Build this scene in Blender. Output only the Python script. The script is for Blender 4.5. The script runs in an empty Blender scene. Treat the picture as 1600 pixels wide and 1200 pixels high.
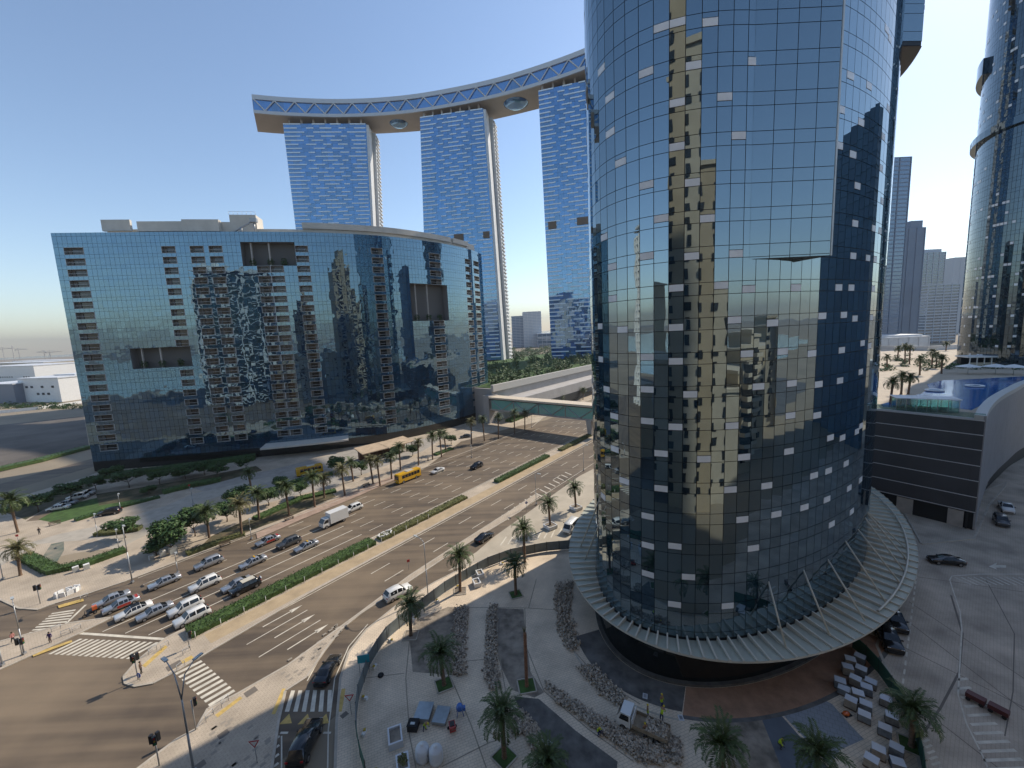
import bpy, bmesh, math, random
from mathutils import Vector, Matrix, Quaternion
random.seed(7)
R = math.radians
sc = bpy.context.scene
col = sc.collection

# ---------------------------------------------------------------- camera
H = 44.0                      # the camera stands at a window this high above the ground
FPX = 640.0
down = Vector((230, 4900, FPX)).normalized()      # straight down, in camera axes (right, down, forward)
up_c = -down
fw_c = (Vector((0, 0, 1)) - Vector((0, 0, 1)).dot(up_c) * up_c).normalized()
rt_c = fw_c.cross(up_c)
if rt_c.x < 0: rt_c = -rt_c
cx_w = Vector((rt_c.x, fw_c.x, up_c.x)); cd_w = Vector((rt_c.y, fw_c.y, up_c.y)); cf_w = Vector((rt_c.z, fw_c.z, up_c.z))
cam = bpy.data.objects.new('camera', bpy.data.cameras.new('camera')); col.objects.link(cam)
m3 = Matrix((cx_w, -cd_w, -cf_w)).transposed()
cam.matrix_world = Matrix.Translation((0, 0, H)) @ m3.to_4x4()
cam.data.sensor_width = 36; cam.data.lens = FPX / 1600 * 36
cam.data.clip_start = .3; cam.data.clip_end = 30000
sc.camera = cam

# ---------------------------------------------------------------- sky, sun, exposure
SUN_EL = R(40); SUN_AZ = R(51.6)   # azimuth measured from +Y towards +X
w = bpy.data.worlds.new('World'); sc.world = w; w.use_nodes = True
nt = w.node_tree; bg = nt.nodes['Background']
sky = nt.nodes.new('ShaderNodeTexSky'); sky.sky_type = 'NISHITA'; sky.sun_disc = False
sky.sun_elevation = SUN_EL; sky.sun_rotation = SUN_AZ; sky.air_density = 1.0; sky.dust_density = .3; sky.ozone_density = 1.0
sky.altitude = 20
nt.links.new(sky.outputs[0], bg.inputs[0]); bg.inputs[1].default_value = .13
sl = bpy.data.lights.new('sun', 'SUN'); sl.energy = 3.4; sl.angle = R(.55); sl.color = (1, .9, .76)
so = bpy.data.objects.new('sun', sl); col.objects.link(so)
sd = Vector((math.sin(SUN_AZ) * math.cos(SUN_EL), math.cos(SUN_AZ) * math.cos(SUN_EL), math.sin(SUN_EL)))
so.rotation_euler = (-sd).to_track_quat('-Z', 'Y').to_euler(); so.location = (60, 60, 300)
sc.view_settings.view_transform = 'Standard'; sc.view_settings.look = 'None'
sc.view_settings.exposure = 0.6; sc.view_settings.gamma = 1
sc.cycles.use_denoising = True
sc.cycles.max_bounces = 7; sc.cycles.glossy_bounces = 4; sc.cycles.transmission_bounces = 4; sc.cycles.diffuse_bounces = 2
sc.cycles.volume_bounces = 0; sc.cycles.sample_clamp_indirect = 6; sc.cycles.caustics_reflective = False; sc.cycles.caustics_refractive = False

# ---------------------------------------------------------------- helpers
def ray(px, py):
    v = Vector((px - 800, py - 600, FPX))
    return Vector((v.dot(rt_c), v.dot(fw_c), v.dot(up_c)))
def G(px, py, z=0.0):                      # ground (or level z) point surveyed from the photograph
    r = ray(px, py); t = (z - H) / r.z
    return (r.x * t, r.y * t)
def V(px, py, Y):                          # point at depth Y
    r = ray(px, py); t = Y / r.y
    return Vector((r.x * t, Y, H + r.z * t))
def zat(px, py, xy):                       # height of the point above plan position xy
    r = ray(px, py); return H + r.z * math.hypot(*xy) / math.hypot(r.x, r.y)
U = Vector((.607, .795)).normalized(); W = Vector((-U.y, U.x))
def S(s, t):                               # road coordinates: s along the avenue, t across it
    p = U * s + W * t; return (p.x, p.y)
ROADANG = math.atan2(U.y, U.x)

class MB:
    def __init__(s): s.v = []; s.f = []; s.sm = []
    def vert(s, p): s.v.append(tuple(p)); return len(s.v) - 1
    def face(s, pts, smooth=False):
        i = len(s.v); s.v += [tuple(p) for p in pts]; s.f.append(tuple(range(i, i + len(pts)))); s.sm.append(smooth)
    def box(s, c, d, rz=0, taper=1.0, M=None):
        x, y, z = d[0] / 2, d[1] / 2, d[2] / 2; i = len(s.v); ca, sa = math.cos(rz), math.sin(rz)
        for dz in (-1, 1):
            k = taper if dz > 0 else 1
            for dx, dy in ((-1, -1), (1, -1), (1, 1), (-1, 1)):
                a, b = dx * x * k, dy * y * k
                p = Vector((c[0] + a * ca - b * sa, c[1] + a * sa + b * ca, c[2] + dz * z))
                s.v.append(tuple(M @ p if M else p))
        for q in ((0, 3, 2, 1), (4, 5, 6, 7), (0, 1, 5, 4), (1, 2, 6, 5), (2, 3, 7, 6), (3, 0, 4, 7)):
            s.f.append(tuple(i + k for k in q)); s.sm.append(False)
    def prism(s, poly, z0, z1, bottom=False):
        n = len(poly); i = len(s.v)
        ar = sum(poly[k][0] * poly[(k + 1) % n][1] - poly[(k + 1) % n][0] * poly[k][1] for k in range(n))
        if ar < 0: poly = list(reversed(poly))
        for z in (z0, z1): s.v += [(p[0], p[1], z) for p in poly]
        s.f.append(tuple(i + n + k for k in range(n))); s.sm.append(False)
        if bottom: s.f.append(tuple(i + n - 1 - k for k in range(n))); s.sm.append(False)
        for k in range(n):
            s.f.append((i + k, i + (k + 1) % n, i + n + (k + 1) % n, i + n + k)); s.sm.append(False)
    def sheet(s, poly, z):
        n = len(poly)
        ar = sum(poly[k][0] * poly[(k + 1) % n][1] - poly[(k + 1) % n][0] * poly[k][1] for k in range(n))
        if ar < 0: poly = list(reversed(poly))
        s.face([(p[0], p[1], z) for p in poly])
    def strip(s, pts, wdt, z, closed=False):          # flat ribbon along a polyline
        n = len(pts)
        L = []; Rr = []
        for k in range(n):
            a = Vector(pts[max(k - 1, 0)][:2]); b = Vector(pts[min(k + 1, n - 1)][:2]); d = (b - a)
            d = d.normalized() if d.length > 1e-9 else Vector((1, 0)); nn = Vector((-d.y, d.x)) * wdt / 2; p = Vector(pts[k][:2])
            L.append(p + nn); Rr.append(p - nn)
        for k in range(n - 1):
            s.face([(*Rr[k], z), (*Rr[k + 1], z), (*L[k + 1], z), (*L[k], z)])
    def wall(s, pts, z0, z1, th):                      # upright band along a polyline
        n = len(pts); L = []; Rr = []
        for k in range(n):
            a = Vector(pts[max(k - 1, 0)][:2]); b = Vector(pts[min(k + 1, n - 1)][:2]); d = (b - a).normalized()
            nn = Vector((-d.y, d.x)) * th / 2; p = Vector(pts[k][:2]); L.append(p + nn); Rr.append(p - nn)
        for k in range(n - 1):
            a, b, c, d = Rr[k], Rr[k + 1], L[k + 1], L[k]
            s.face([(*a, z0), (*b, z0), (*b, z1), (*a, z1)]); s.face([(*c, z0), (*d, z0), (*d, z1), (*c, z1)])
            s.face([(*a, z1), (*b, z1), (*c, z1), (*d, z1)]); s.face([(*d, z0), (*c, z0), (*b, z0), (*a, z0)])
        for (a, d, fl) in ((Rr[0], L[0], 1), (L[-1], Rr[-1], 1)):
            s.face([(*d, z0), (*a, z0), (*a, z1), (*d, z1)])
    def tube(s, p0, p1, r0, r1=None, n=6, caps=True, smooth=True):
        r1 = r0 if r1 is None else r1; p0 = Vector(p0); p1 = Vector(p1); d = (p1 - p0)
        if d.length < 1e-6: return
        q = d.to_track_quat('Z', 'Y'); i = len(s.v)
        for p, r in ((p0, r0), (p1, r1)):
            for k in range(n):
                a = 2 * math.pi * k / n; s.v.append(tuple(p + q @ Vector((math.cos(a) * r, math.sin(a) * r, 0))))
        for k in range(n):
            s.f.append((i + k, i + (k + 1) % n, i + n + (k + 1) % n, i + n + k)); s.sm.append(smooth)
        if caps:
            s.f.append(tuple(i + n - 1 - k for k in range(n))); s.sm.append(False)
            s.f.append(tuple(i + n + k for k in range(n))); s.sm.append(False)
    def path(s, pts, rads, n=6, smooth=True):
        for k in range(len(pts) - 1): s.tube(pts[k], pts[k + 1], rads[k], rads[k + 1], n, caps=(k in (0, len(pts) - 2)), smooth=smooth)
    def lathe(s, prof, c=(0, 0, 0), n=12, smooth=True):
        i = len(s.v)
        for r, z in prof:
            for k in range(n):
                a = 2 * math.pi * k / n; s.v.append((c[0] + r * math.cos(a), c[1] + r * math.sin(a), c[2] + z))
        for j in range(len(prof) - 1):
            for k in range(n):
                s.f.append((i + j * n + k, i + j * n + (k + 1) % n, i + (j + 1) * n + (k + 1) % n, i + (j + 1) * n + k)); s.sm.append(smooth)
        s.f.append(tuple(i + (len(prof) - 1) * n + k for k in range(n))); s.sm.append(False)
        s.f.append(tuple(i + n - 1 - k for k in range(n))); s.sm.append(False)
    def blob(s, c, r, n=6, m=4, jit=.2, rnd=random):
        i = len(s.v)
        rx, ry, rz = (r, r, r) if not isinstance(r, (tuple, list)) else r
        for j in range(m + 1):
            a = math.pi * j / m
            for k in range(n):
                b = 2 * math.pi * k / n; q = 1 + rnd.uniform(-jit, jit)
                s.v.append((c[0] + rx * q * math.sin(a) * math.cos(b), c[1] + ry * q * math.sin(a) * math.sin(b), c[2] + rz * q * math.cos(a)))
        for j in range(m):
            for k in range(n):
                s.f.append((i + j * n + k, i + (j + 1) * n + k, i + (j + 1) * n + (k + 1) % n, i + j * n + (k + 1) % n)); s.sm.append(True)
    def mesh(s, name):
        me = bpy.data.meshes.new(name); me.from_pydata(s.v, [], s.f); me.polygons.foreach_set('use_smooth', s.sm); me.update(); return me
    def build(s, name, mat, parent=None, kind=None):
        return obj(name, s.mesh(name), mat, parent, kind)

def obj(name, me, mat, parent=None, kind=None, loc=None, rz=None):
    if mat is not None and len(me.materials) == 0: me.materials.append(mat)
    o = bpy.data.objects.new(name, me); col.objects.link(o)
    if parent: o.parent = parent
    if kind: o['kind'] = kind
    if loc is not None: o.location = loc
    if rz is not None: o.rotation_euler = (0, 0, rz)
    return o
def tag(o, label, cat, group=None):
    o['label'] = label; o['category'] = cat
    if group: o['group'] = group
    return o
def thing(name, label, cat, loc=(0, 0, 0), rz=0, group=None):
    o = bpy.data.objects.new(name, None); col.objects.link(o); o.location = loc; o.rotation_euler = (0, 0, rz); o.empty_display_size = .3
    return tag(o, label, cat, group)
def dup(root, label, loc, rz=0, group=None, scale=None):
    r = root.copy(); col.objects.link(r); r.location = loc; r.rotation_euler = (0, 0, rz); r['label'] = label
    if group: r['group'] = group
    if scale: r.scale = (scale,) * 3 if not isinstance(scale, (tuple, list)) else scale
    for ch in root.children:
        c = ch.copy(); col.objects.link(c); c.parent = r
        for g in ch.children:
            d = g.copy(); col.objects.link(d); d.parent = c
    return r
def structure(o): o['kind'] = 'structure'; return o

# ---------------------------------------------------------------- materials
MATS = {}
def mat(name, color, rough=.7, metal=0.0, ior=None, noise=0, nscale=1.0, col2=None, bump=0, bscale=8.0, emit=None, alpha=None, trans=0, coat=0, detail=5, spec=None, stretch=None):
    if name in MATS: return MATS[name]
    m = bpy.data.materials.new(name); m.use_nodes = True; n = m.node_tree; b = n.nodes['Principled BSDF']
    c = (*color, 1); b.inputs['Base Color'].default_value = c; b.inputs['Roughness'].default_value = rough; b.inputs['Metallic'].default_value = metal
    if ior: b.inputs['IOR'].default_value = ior
    if trans: b.inputs['Transmission Weight'].default_value = trans
    if coat: b.inputs['Coat Weight'].default_value = coat
    if spec is not None: b.inputs['Specular IOR Level'].default_value = spec
    tc = None
    def coords():
        g = n.nodes.new('ShaderNodeNewGeometry'); o = g.outputs['Position']
        if stretch:
            mp = n.nodes.new('ShaderNodeMapping'); mp.inputs['Rotation'].default_value = (0, 0, stretch[0]); mp.inputs['Scale'].default_value = stretch[1]
            n.links.new(o, mp.inputs[0]); return mp.outputs[0]
        return o
    if noise or col2:
        tc = coords(); t = n.nodes.new('ShaderNodeTexNoise'); t.inputs['Scale'].default_value = nscale; t.inputs['Detail'].default_value = detail; t.inputs['Roughness'].default_value = .6
        n.links.new(tc, t.inputs['Vector'])
        r = n.nodes.new('ShaderNodeValToRGB'); e = r.color_ramp.elements
        a = tuple(max(0, x * (1 - noise)) for x in color); bb = tuple(col2) if col2 else tuple(min(1, x * (1 + noise)) for x in color)
        e[0].color = (*a, 1); e[0].position = .32; e[1].color = (*bb, 1); e[1].position = .68
        n.links.new(t.outputs['Fac'], r.inputs[0]); n.links.new(r.outputs[0], b.inputs['Base Color'])
    if bump:
        tc = tc or coords(); t2 = n.nodes.new('ShaderNodeTexNoise'); t2.inputs['Scale'].default_value = bscale; t2.inputs['Detail'].default_value = 4
        n.links.new(tc, t2.inputs['Vector']); bp = n.nodes.new('ShaderNodeBump'); bp.inputs['Strength'].default_value = bump; bp.inputs['Distance'].default_value = .1
        n.links.new(t2.outputs['Fac'], bp.inputs['Height']); n.links.new(bp.outputs[0], b.inputs['Normal'])
    if emit: b.inputs['Emission Color'].default_value = (*emit[0], 1); b.inputs['Emission Strength'].default_value = emit[1]
    MATS[name] = m; return m

def mirror_glass(name, base, tint, ior, wave=0.0, wscale=.5, rough=.01, vary=.35, dist=1.0, per_pane=1.0):
    """coated facade glass: strong tinted mirror over a dark room, every pane a little different, slightly wavy"""
    m = bpy.data.materials.new(name); m.use_nodes = True; n = m.node_tree; b = n.nodes['Principled BSDF']
    b.inputs['Roughness'].default_value = rough; b.inputs['IOR'].default_value = ior; b.inputs['Specular Tint'].default_value = (*tint, 1)
    g = n.nodes.new('ShaderNodeNewGeometry'); oi = n.nodes.new('ShaderNodeObjectInfo')
    sm = n.nodes.new('ShaderNodeMath'); sm.operation = 'ADD'; fr = n.nodes.new('ShaderNodeMath'); fr.operation = 'FRACT'
    n.links.new(g.outputs['Random Per Island'], sm.inputs[0]); n.links.new(oi.outputs['Random'], sm.inputs[1]); n.links.new(sm.outputs[0], fr.inputs[0])
    rmp = n.nodes.new('ShaderNodeValToRGB'); e = rmp.color_ramp.elements
    e[0].color = (*[c * (1 - vary) for c in base], 1); e[1].color = (*[c * (1 + 2 * vary) for c in base], 1)
    n.links.new(fr.outputs[0], rmp.inputs[0]); n.links.new(rmp.outputs[0], b.inputs['Base Color'])
    if wave:
        ad = n.nodes.new('ShaderNodeVectorMath'); ad.operation = 'ADD'
        cb = n.nodes.new('ShaderNodeVectorMath'); cb.operation = 'SCALE'; cb.inputs[0].default_value = (37 * per_pane, 91 * per_pane, 53 * per_pane)
        n.links.new(fr.outputs[0], cb.inputs['Scale'])
        n.links.new(g.outputs['Position'], ad.inputs[0]); n.links.new(cb.outputs[0], ad.inputs[1])
        t = n.nodes.new('ShaderNodeTexNoise'); t.inputs['Scale'].default_value = wscale; t.inputs['Detail'].default_value = 1.0
        n.links.new(ad.outputs[0], t.inputs['Vector'])
        bp = n.nodes.new('ShaderNodeBump'); bp.inputs['Strength'].default_value = wave; bp.inputs['Distance'].default_value = dist
        n.links.new(t.outputs['Fac'], bp.inputs['Height']); n.links.new(bp.outputs[0], b.inputs['Normal'])
    MATS[name] = m; return m

M_tower = mirror_glass('tower_glass', (.01, .026, .042), (.72, .9, 1), 3.7, wave=.011, wscale=.3)
M_arc = mirror_glass('crescent_glass', (.006, .03, .065), (.56, .83, 1), 3.0, wave=.045, wscale=.24, per_pane=.015)
M_gate = mirror_glass('gate_glass', (.008, .09, .3), (.5, .78, 1), 3.4, wave=.01, wscale=.3)
M_dark = mat('dark_backing', (.018, .02, .022), .6)
M_frame = mat('dark_frame', (.03, .032, .035), .4, .5)
M_white = mat('white_panel', (.78, .8, .82), .35, noise=.08, nscale=.4)
M_whitep = mat('white_paint', (.78, .77, .74), .55, noise=.1, nscale=1.5)
M_beige = mat('beige_render', (.5, .4, .27), .85, noise=.1, nscale=.15)
M_beige2 = mat('pale_beige_render', (.58, .5, .38), .85, noise=.1, nscale=.2)
M_conc = mat('concrete', (.42, .4, .37), .85, noise=.15, nscale=.5, bump=.15, bscale=6)
M_steel = mat('painted_steel', (.5, .52, .5), .45, .3)
M_galv = mat('galvanised_steel', (.38, .39, .4), .45, .6)
M_black = mat('black_rubber', (.012, .012, .013), .8)
M_glass = mat('clear_glass', (.55, .75, .72), .02, ior=1.45, trans=.85)
# ================================================================ GROUND
def gp(l, z=0): return [G(*p, z) for p in l]
M_sand = mat('sand', (.27, .22, .155), .95, noise=.22, nscale=.02, bump=.2, bscale=1.5, detail=8)
# asphalt with faint tyre tracks along the lanes
def asphalt(name, c1, c2, ang):
    m = bpy.data.materials.new(name); m.use_nodes = True; n = m.node_tree; b = n.nodes['Principled BSDF']; b.inputs['Roughness'].default_value = .75
    g = n.nodes.new('ShaderNodeNewGeometry'); mp = n.nodes.new('ShaderNodeMapping'); mp.vector_type = 'POINT'
    mp.inputs['Rotation'].default_value = (0, 0, -ang); mp.inputs['Scale'].default_value = (.02, .55, 1)
    n.links.new(g.outputs['Position'], mp.inputs[0])
    t = n.nodes.new('ShaderNodeTexNoise'); t.inputs['Scale'].default_value = 1; t.inputs['Detail'].default_value = 3; n.links.new(mp.outputs[0], t.inputs[0])
    t2 = n.nodes.new('ShaderNodeTexNoise'); t2.inputs['Scale'].default_value = .25; t2.inputs['Detail'].default_value = 8; n.links.new(g.outputs['Position'], t2.inputs[0])
    mx = n.nodes.new('ShaderNodeMath'); mx.operation = 'MULTIPLY_ADD'; mx.inputs[1].default_value = .35; n.links.new(t2.outputs['Fac'], mx.inputs[0]); n.links.new(t.outputs['Fac'], mx.inputs[2])
    r = n.nodes.new('ShaderNodeValToRGB'); e = r.color_ramp.elements; e[0].position = .48; e[1].position = .86; e[0].color = (*c1, 1); e[1].color = (*c2, 1)
    n.links.new(mx.outputs[0], r.inputs[0])
    du = n.nodes.new('ShaderNodeTexNoise'); du.inputs['Scale'].default_value = .035; du.inputs['Detail'].default_value = 6; n.links.new(g.outputs['Position'], du.inputs[0])
    dr = n.nodes.new('ShaderNodeMapRange'); dr.inputs['From Min'].default_value = .5; dr.inputs['From Max'].default_value = .72; dr.inputs['To Max'].default_value = .75; n.links.new(du.outputs['Fac'], dr.inputs[0])
    mc = n.nodes.new('ShaderNodeMix'); mc.data_type = 'RGBA'; mc.inputs['B'].default_value = (c2[0] * 1.5, c2[1] * 1.5, c2[2] * 1.45, 1); n.links.new(dr.outputs[0], mc.inputs['Factor']); n.links.new(r.outputs[0], mc.inputs['A']); n.links.new(mc.outputs['Result'], b.inputs['Base Color'])
    t3 = n.nodes.new('ShaderNodeTexNoise'); t3.inputs['Scale'].default_value = 25; n.links.new(g.outputs['Position'], t3.inputs[0])
    bp = n.nodes.new('ShaderNodeBump'); bp.inputs['Strength'].default_value = .15; bp.inputs['Distance'].default_value = .02; n.links.new(t3.outputs['Fac'], bp.inputs['Height']); n.links.new(bp.outputs[0], b.inputs['Normal'])
    MATS[name] = m; return m
M_asph = asphalt('asphalt', (.085, .064, .046), (.18, .135, .09), ROADANG)
# block paving: rows of small setts
def paving(name, c1, c2, mortar, bw, bh, ang, blotch=.12, rough=.85):
    m = bpy.data.materials.new(name); m.use_nodes = True; n = m.node_tree; b = n.nodes['Principled BSDF']; b.inputs['Roughness'].default_value = rough
    g = n.nodes.new('ShaderNodeNewGeometry'); mp = n.nodes.new('ShaderNodeMapping'); mp.inputs['Rotation'].default_value = (0, 0, -ang); n.links.new(g.outputs['Position'], mp.inputs[0])
    br = n.nodes.new('ShaderNodeTexBrick'); br.inputs['Color1'].default_value = (*c1, 1); br.inputs['Color2'].default_value = (*c2, 1); br.inputs['Mortar'].default_value = (*mortar, 1)
    br.inputs['Scale'].default_value = 1; br.inputs['Brick Width'].default_value = bw; br.inputs['Row Height'].default_value = bh; br.inputs['Mortar Size'].default_value = .025; br.inputs['Mortar Smooth'].default_value = .4
    n.links.new(mp.outputs[0], br.inputs['Vector'])
    t = n.nodes.new('ShaderNodeTexNoise'); t.inputs['Scale'].default_value = .22; t.inputs['Detail'].default_value = 8; n.links.new(g.outputs['Position'], t.inputs[0])
    mr = n.nodes.new('ShaderNodeMapRange'); mr.inputs['From Min'].default_value = .3; mr.inputs['From Max'].default_value = .7; mr.inputs['To Min'].default_value = 1 - blotch; mr.inputs['To Max'].default_value = 1 + blotch
    n.links.new(t.outputs['Fac'], mr.inputs[0])
    mx = n.nodes.new('ShaderNodeVectorMath'); mx.operation = 'SCALE'; n.links.new(br.outputs['Color'], mx.inputs[0]); n.links.new(mr.outputs[0], mx.inputs['Scale'])
    n.links.new(mx.outputs[0], b.inputs['Base Color'])
    bp = n.nodes.new('ShaderNodeBump'); bp.inputs['Strength'].default_value = .3; bp.inputs['Distance'].default_value = .01; bp.invert = True; n.links.new(br.outputs['Fac'], bp.inputs['Height']); n.links.new(bp.outputs[0], b.inputs['Normal'])
    MATS[name] = m; return m
M_pave = paving('pale_paving', (.48, .4, .305), (.435, .36, .275), (.3, .25, .19), .6, .3, ROADANG, .2)
M_plaza = paving('plaza_paving', (.7, .575, .43), (.64, .525, .39), (.44, .36, .27), .6, .3, R(20), .2)
M_drive = paving('drive_paving', (.47, .395, .31), (.45, .375, .297), (.38, .32, .25), .6, .3, R(40), .3)
M_bed = mat('bare_bedding', (.25, .21, .165), .95, noise=.45, nscale=.6, bump=.5, bscale=5, detail=9)
M_bed2 = mat('dark_membrane', (.125, .118, .108), .9, noise=.5, nscale=.45, bump=.3, bscale=4, detail=9)
M_red = mat('red_earth', (.32, .18, .11), .95, noise=.25, nscale=.6, bump=.5, bscale=5, detail=8)
M_grass = mat('lawn', (.05, .1, .022), .95, noise=.4, nscale=.7, bump=.6, bscale=10)
M_line = mat('road_marking', (.62, .57, .47), .7, noise=.2, nscale=.8)
M_liney = mat('tactile_yellow', (.55, .38, .12), .8, noise=.2, nscale=2)
M_kerb = mat('kerb_stone', (.44, .39, .32), .85, noise=.15, nscale=1)
M_water = mat('sea', (.03, .09, .13), .12, bump=.1, bscale=.3)

def sheet(name, poly, z, m): b = MB(); b.sheet(poly, z); return structure(b.build(name, m))
def slab(name, poly, m, z1=.12, z0=-.02): b = MB(); b.prism(poly, z0, z1); return structure(b.build(name, m))
g = MB(); ring = [(9000 * math.cos(a * math.pi / 24), 9000 * math.sin(a * math.pi / 24)) for a in range(48)]
g.sheet(ring, -.03); structure(g.build('ground', M_sand))
# asphalt: the avenue with its junction
sheet('road', [S(-260, 44), S(900, 44), S(900, 106), S(6, 106), S(0, 130), S(-30, 190), S(-120, 190), S(-260, 160)], 0, M_asph)
# drives on the right-hand side of the tower
sheet('driveway', gp([(880, 845), (830, 800), (905, 742), (1000, 700)]) + [(60, 160), (160, 130), (200, 90), (75, 10), (30, 24), (20, 60)], -.008, M_drive)

def kerbed(name, poly, m):
    o = slab(name, poly, m)
    n = len(poly); b = MB(); pts = list(poly) + [poly[0]]
    b2 = MB()
    for k in range(n):
        a = Vector(pts[k]); c = Vector(pts[k + 1]); L = (c - a).length
        if L < .05: continue
        d = (c - a) / L
        b2.box(((a.x + c.x) / 2, (a.y + c.y) / 2, .064), (L, .3, .16), math.atan2(d.y, d.x))
    k = b2.build('kerb', M_kerb, o); return o
# pavement along the far side of the avenue, under the crescent building
kerbed('pavement_far', gp([(87, 943), (132, 930)]) + [S(12, 104.3), S(150, 104.3), S(168, 110), S(500, 118), S(500, 230), (-30, 262), (-160, 180)] + gp([(140, 744), (0, 786), (-120, 822), (-120, 900), (0, 937), (30, 951), (60, 953)]), M_pave)
# refuge island of the turning lane
kerbed('refuge_island', gp([(-60, 1070), (0, 1047), (60, 1020), (118, 993), (176, 965), (110, 974), (45, 991), (0, 1003), (-60, 1015)]), M_pave)
# central reservation
kerbed('median', gp([(194, 1057), (196, 1068), (212, 1073), (240, 1068), (269, 1053), (306, 1031)]) + [S(30, 70), S(135, 70.4), S(150, 71.5), S(420, 71.5), S(420, 76), S(150, 76), S(135, 77), S(30, 77.6)] + gp([(262, 996), (240, 1012), (215, 1033)]), M_pave)
# corner pavement between avenue and slip lane
kerbed('pavement_corner', gp([(180, 1230), (222, 1197), (275, 1157), (307, 1140), (325, 1108), (371, 1085), (450, 1040), (560, 960), (640, 900), (720, 848), (800, 797), (838, 772), (842, 776), (812, 800), (710, 862), (608, 930), (560, 962), (532, 985), (505, 1020), (480, 1058), (446, 1080), (435, 1130), (425, 1200), (422, 1240)]), M_pave)
# plaza round the tower
PLAZA = gp([(515, 1240), (524, 1200), (526, 1130), (532, 1060), (545, 1020), (572, 985), (622, 945), (680, 910), (740, 880), (800, 862), (880, 850)]) + [(22, 78), (40, 95), (70, 90), (70, 70), (56, 57)] + gp([(1370, 1010), (1400, 1080), (1425, 1140), (1440, 1210), (1445, 1260)])
kerbed('plaza', PLAZA, M_plaza)
# pavement strip under the long wall on the right
kerbed('pavement_right', gp([(1370, 800), (1412, 800), (1440, 850), (1522, 842), (1545, 790), (1570, 760)]) + [(124, 99), (112, 94), (93, 80), (78, 92)], M_drive)
# ================================================================ THE OVAL TOWER
TC = Vector((39.39, 69.49)); TA, TB, TTH = 33.3, 16.93, R(39.5)
def oval(u, da=0.0, db=0.0):
    if da == 2.2 or da == 2.3: da *= 1.25 * (1 if R(296) < u < R(352) else 0); db = da
    a, b = TA + da, TB + db; x = a * math.cos(u); y = b * math.sin(u)
    if math.sin(u) > 0: y += 7 * math.sin(u) ** 5          # unseen far side bulged out to widen the cast shadow
    c, s = math.cos(TTH), math.sin(TTH)
    return Vector((TC.x + c * x - s * y, TC.y + s * x + c * y))
def oval_n(u): 
    d = oval(u + .002) - oval(u - .002); d.normalize(); return Vector((d.y, -d.x))
def tower_hit(px, py):
    r = ray(px, py); c, s = math.cos(TTH), math.sin(TTH)
    ox, oy = (-c * TC.x - s * TC.y) / TA, (s * TC.x - c * TC.y) / TB
    dx, dy = (c * r.x + s * r.y) / TA, (-s * r.x + c * r.y) / TB
    a = dx * dx + dy * dy; b = 2 * (ox * dx + oy * dy); cc = ox * ox + oy * oy - 1; D = b * b - 4 * a * cc
    if D < 0: return None
    t = (-b - math.sqrt(D)) / (2 * a)
    return math.atan2(oy + t * dy, ox + t * dx) % (2 * math.pi), H + r.z * t
# equal-arc column boundaries
NS = 2880; us = [2 * math.pi * k / NS for k in range(NS + 1)]; arc = [0.0]
for k in range(NS): arc.append(arc[-1] + (oval(us[k + 1]) - oval(us[k])).length)
NCOL = round(arc[-1] / 1.52); colu = []; j = 0
for c_ in range(NCOL + 1):
    tgt = arc[-1] * c_ / NCOL
    while j < NS - 1 and arc[j + 1] < tgt: j += 1
    colu.append(us[j] + (us[j + 1] - us[j]) * (tgt - arc[j]) / max(arc[j + 1] - arc[j], 1e-9))
FH = 3.725; Z0 = 29.5 - 6 * FH                       # top of a spandrel band
SP = 1.3
def u_dist(c_): return colu[c_]
tower = thing('oval_tower', 'huge oval dark mirror glass tower with scattered white panels above a flared canopy', 'tower', (TC.x, TC.y, 0))
OFF = Vector((-TC.x, -TC.y, 0))
class TB_(MB):
    def build(s, name, m, parent=None, kind=None):
        s.v = [(x - TC.x, y - TC.y, z) for x, y, z in s.v]; return MB.build(s, name, m, parent, kind)
rnd = random.Random(3)
# bay that leans out of the face
BU0, BU1 = R(360 - 142), R(360 - 124.6); BZ = 50.3
bayL = oval(BU0); bayR = oval(BU1) + oval_n(BU1) * 2.1
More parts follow.
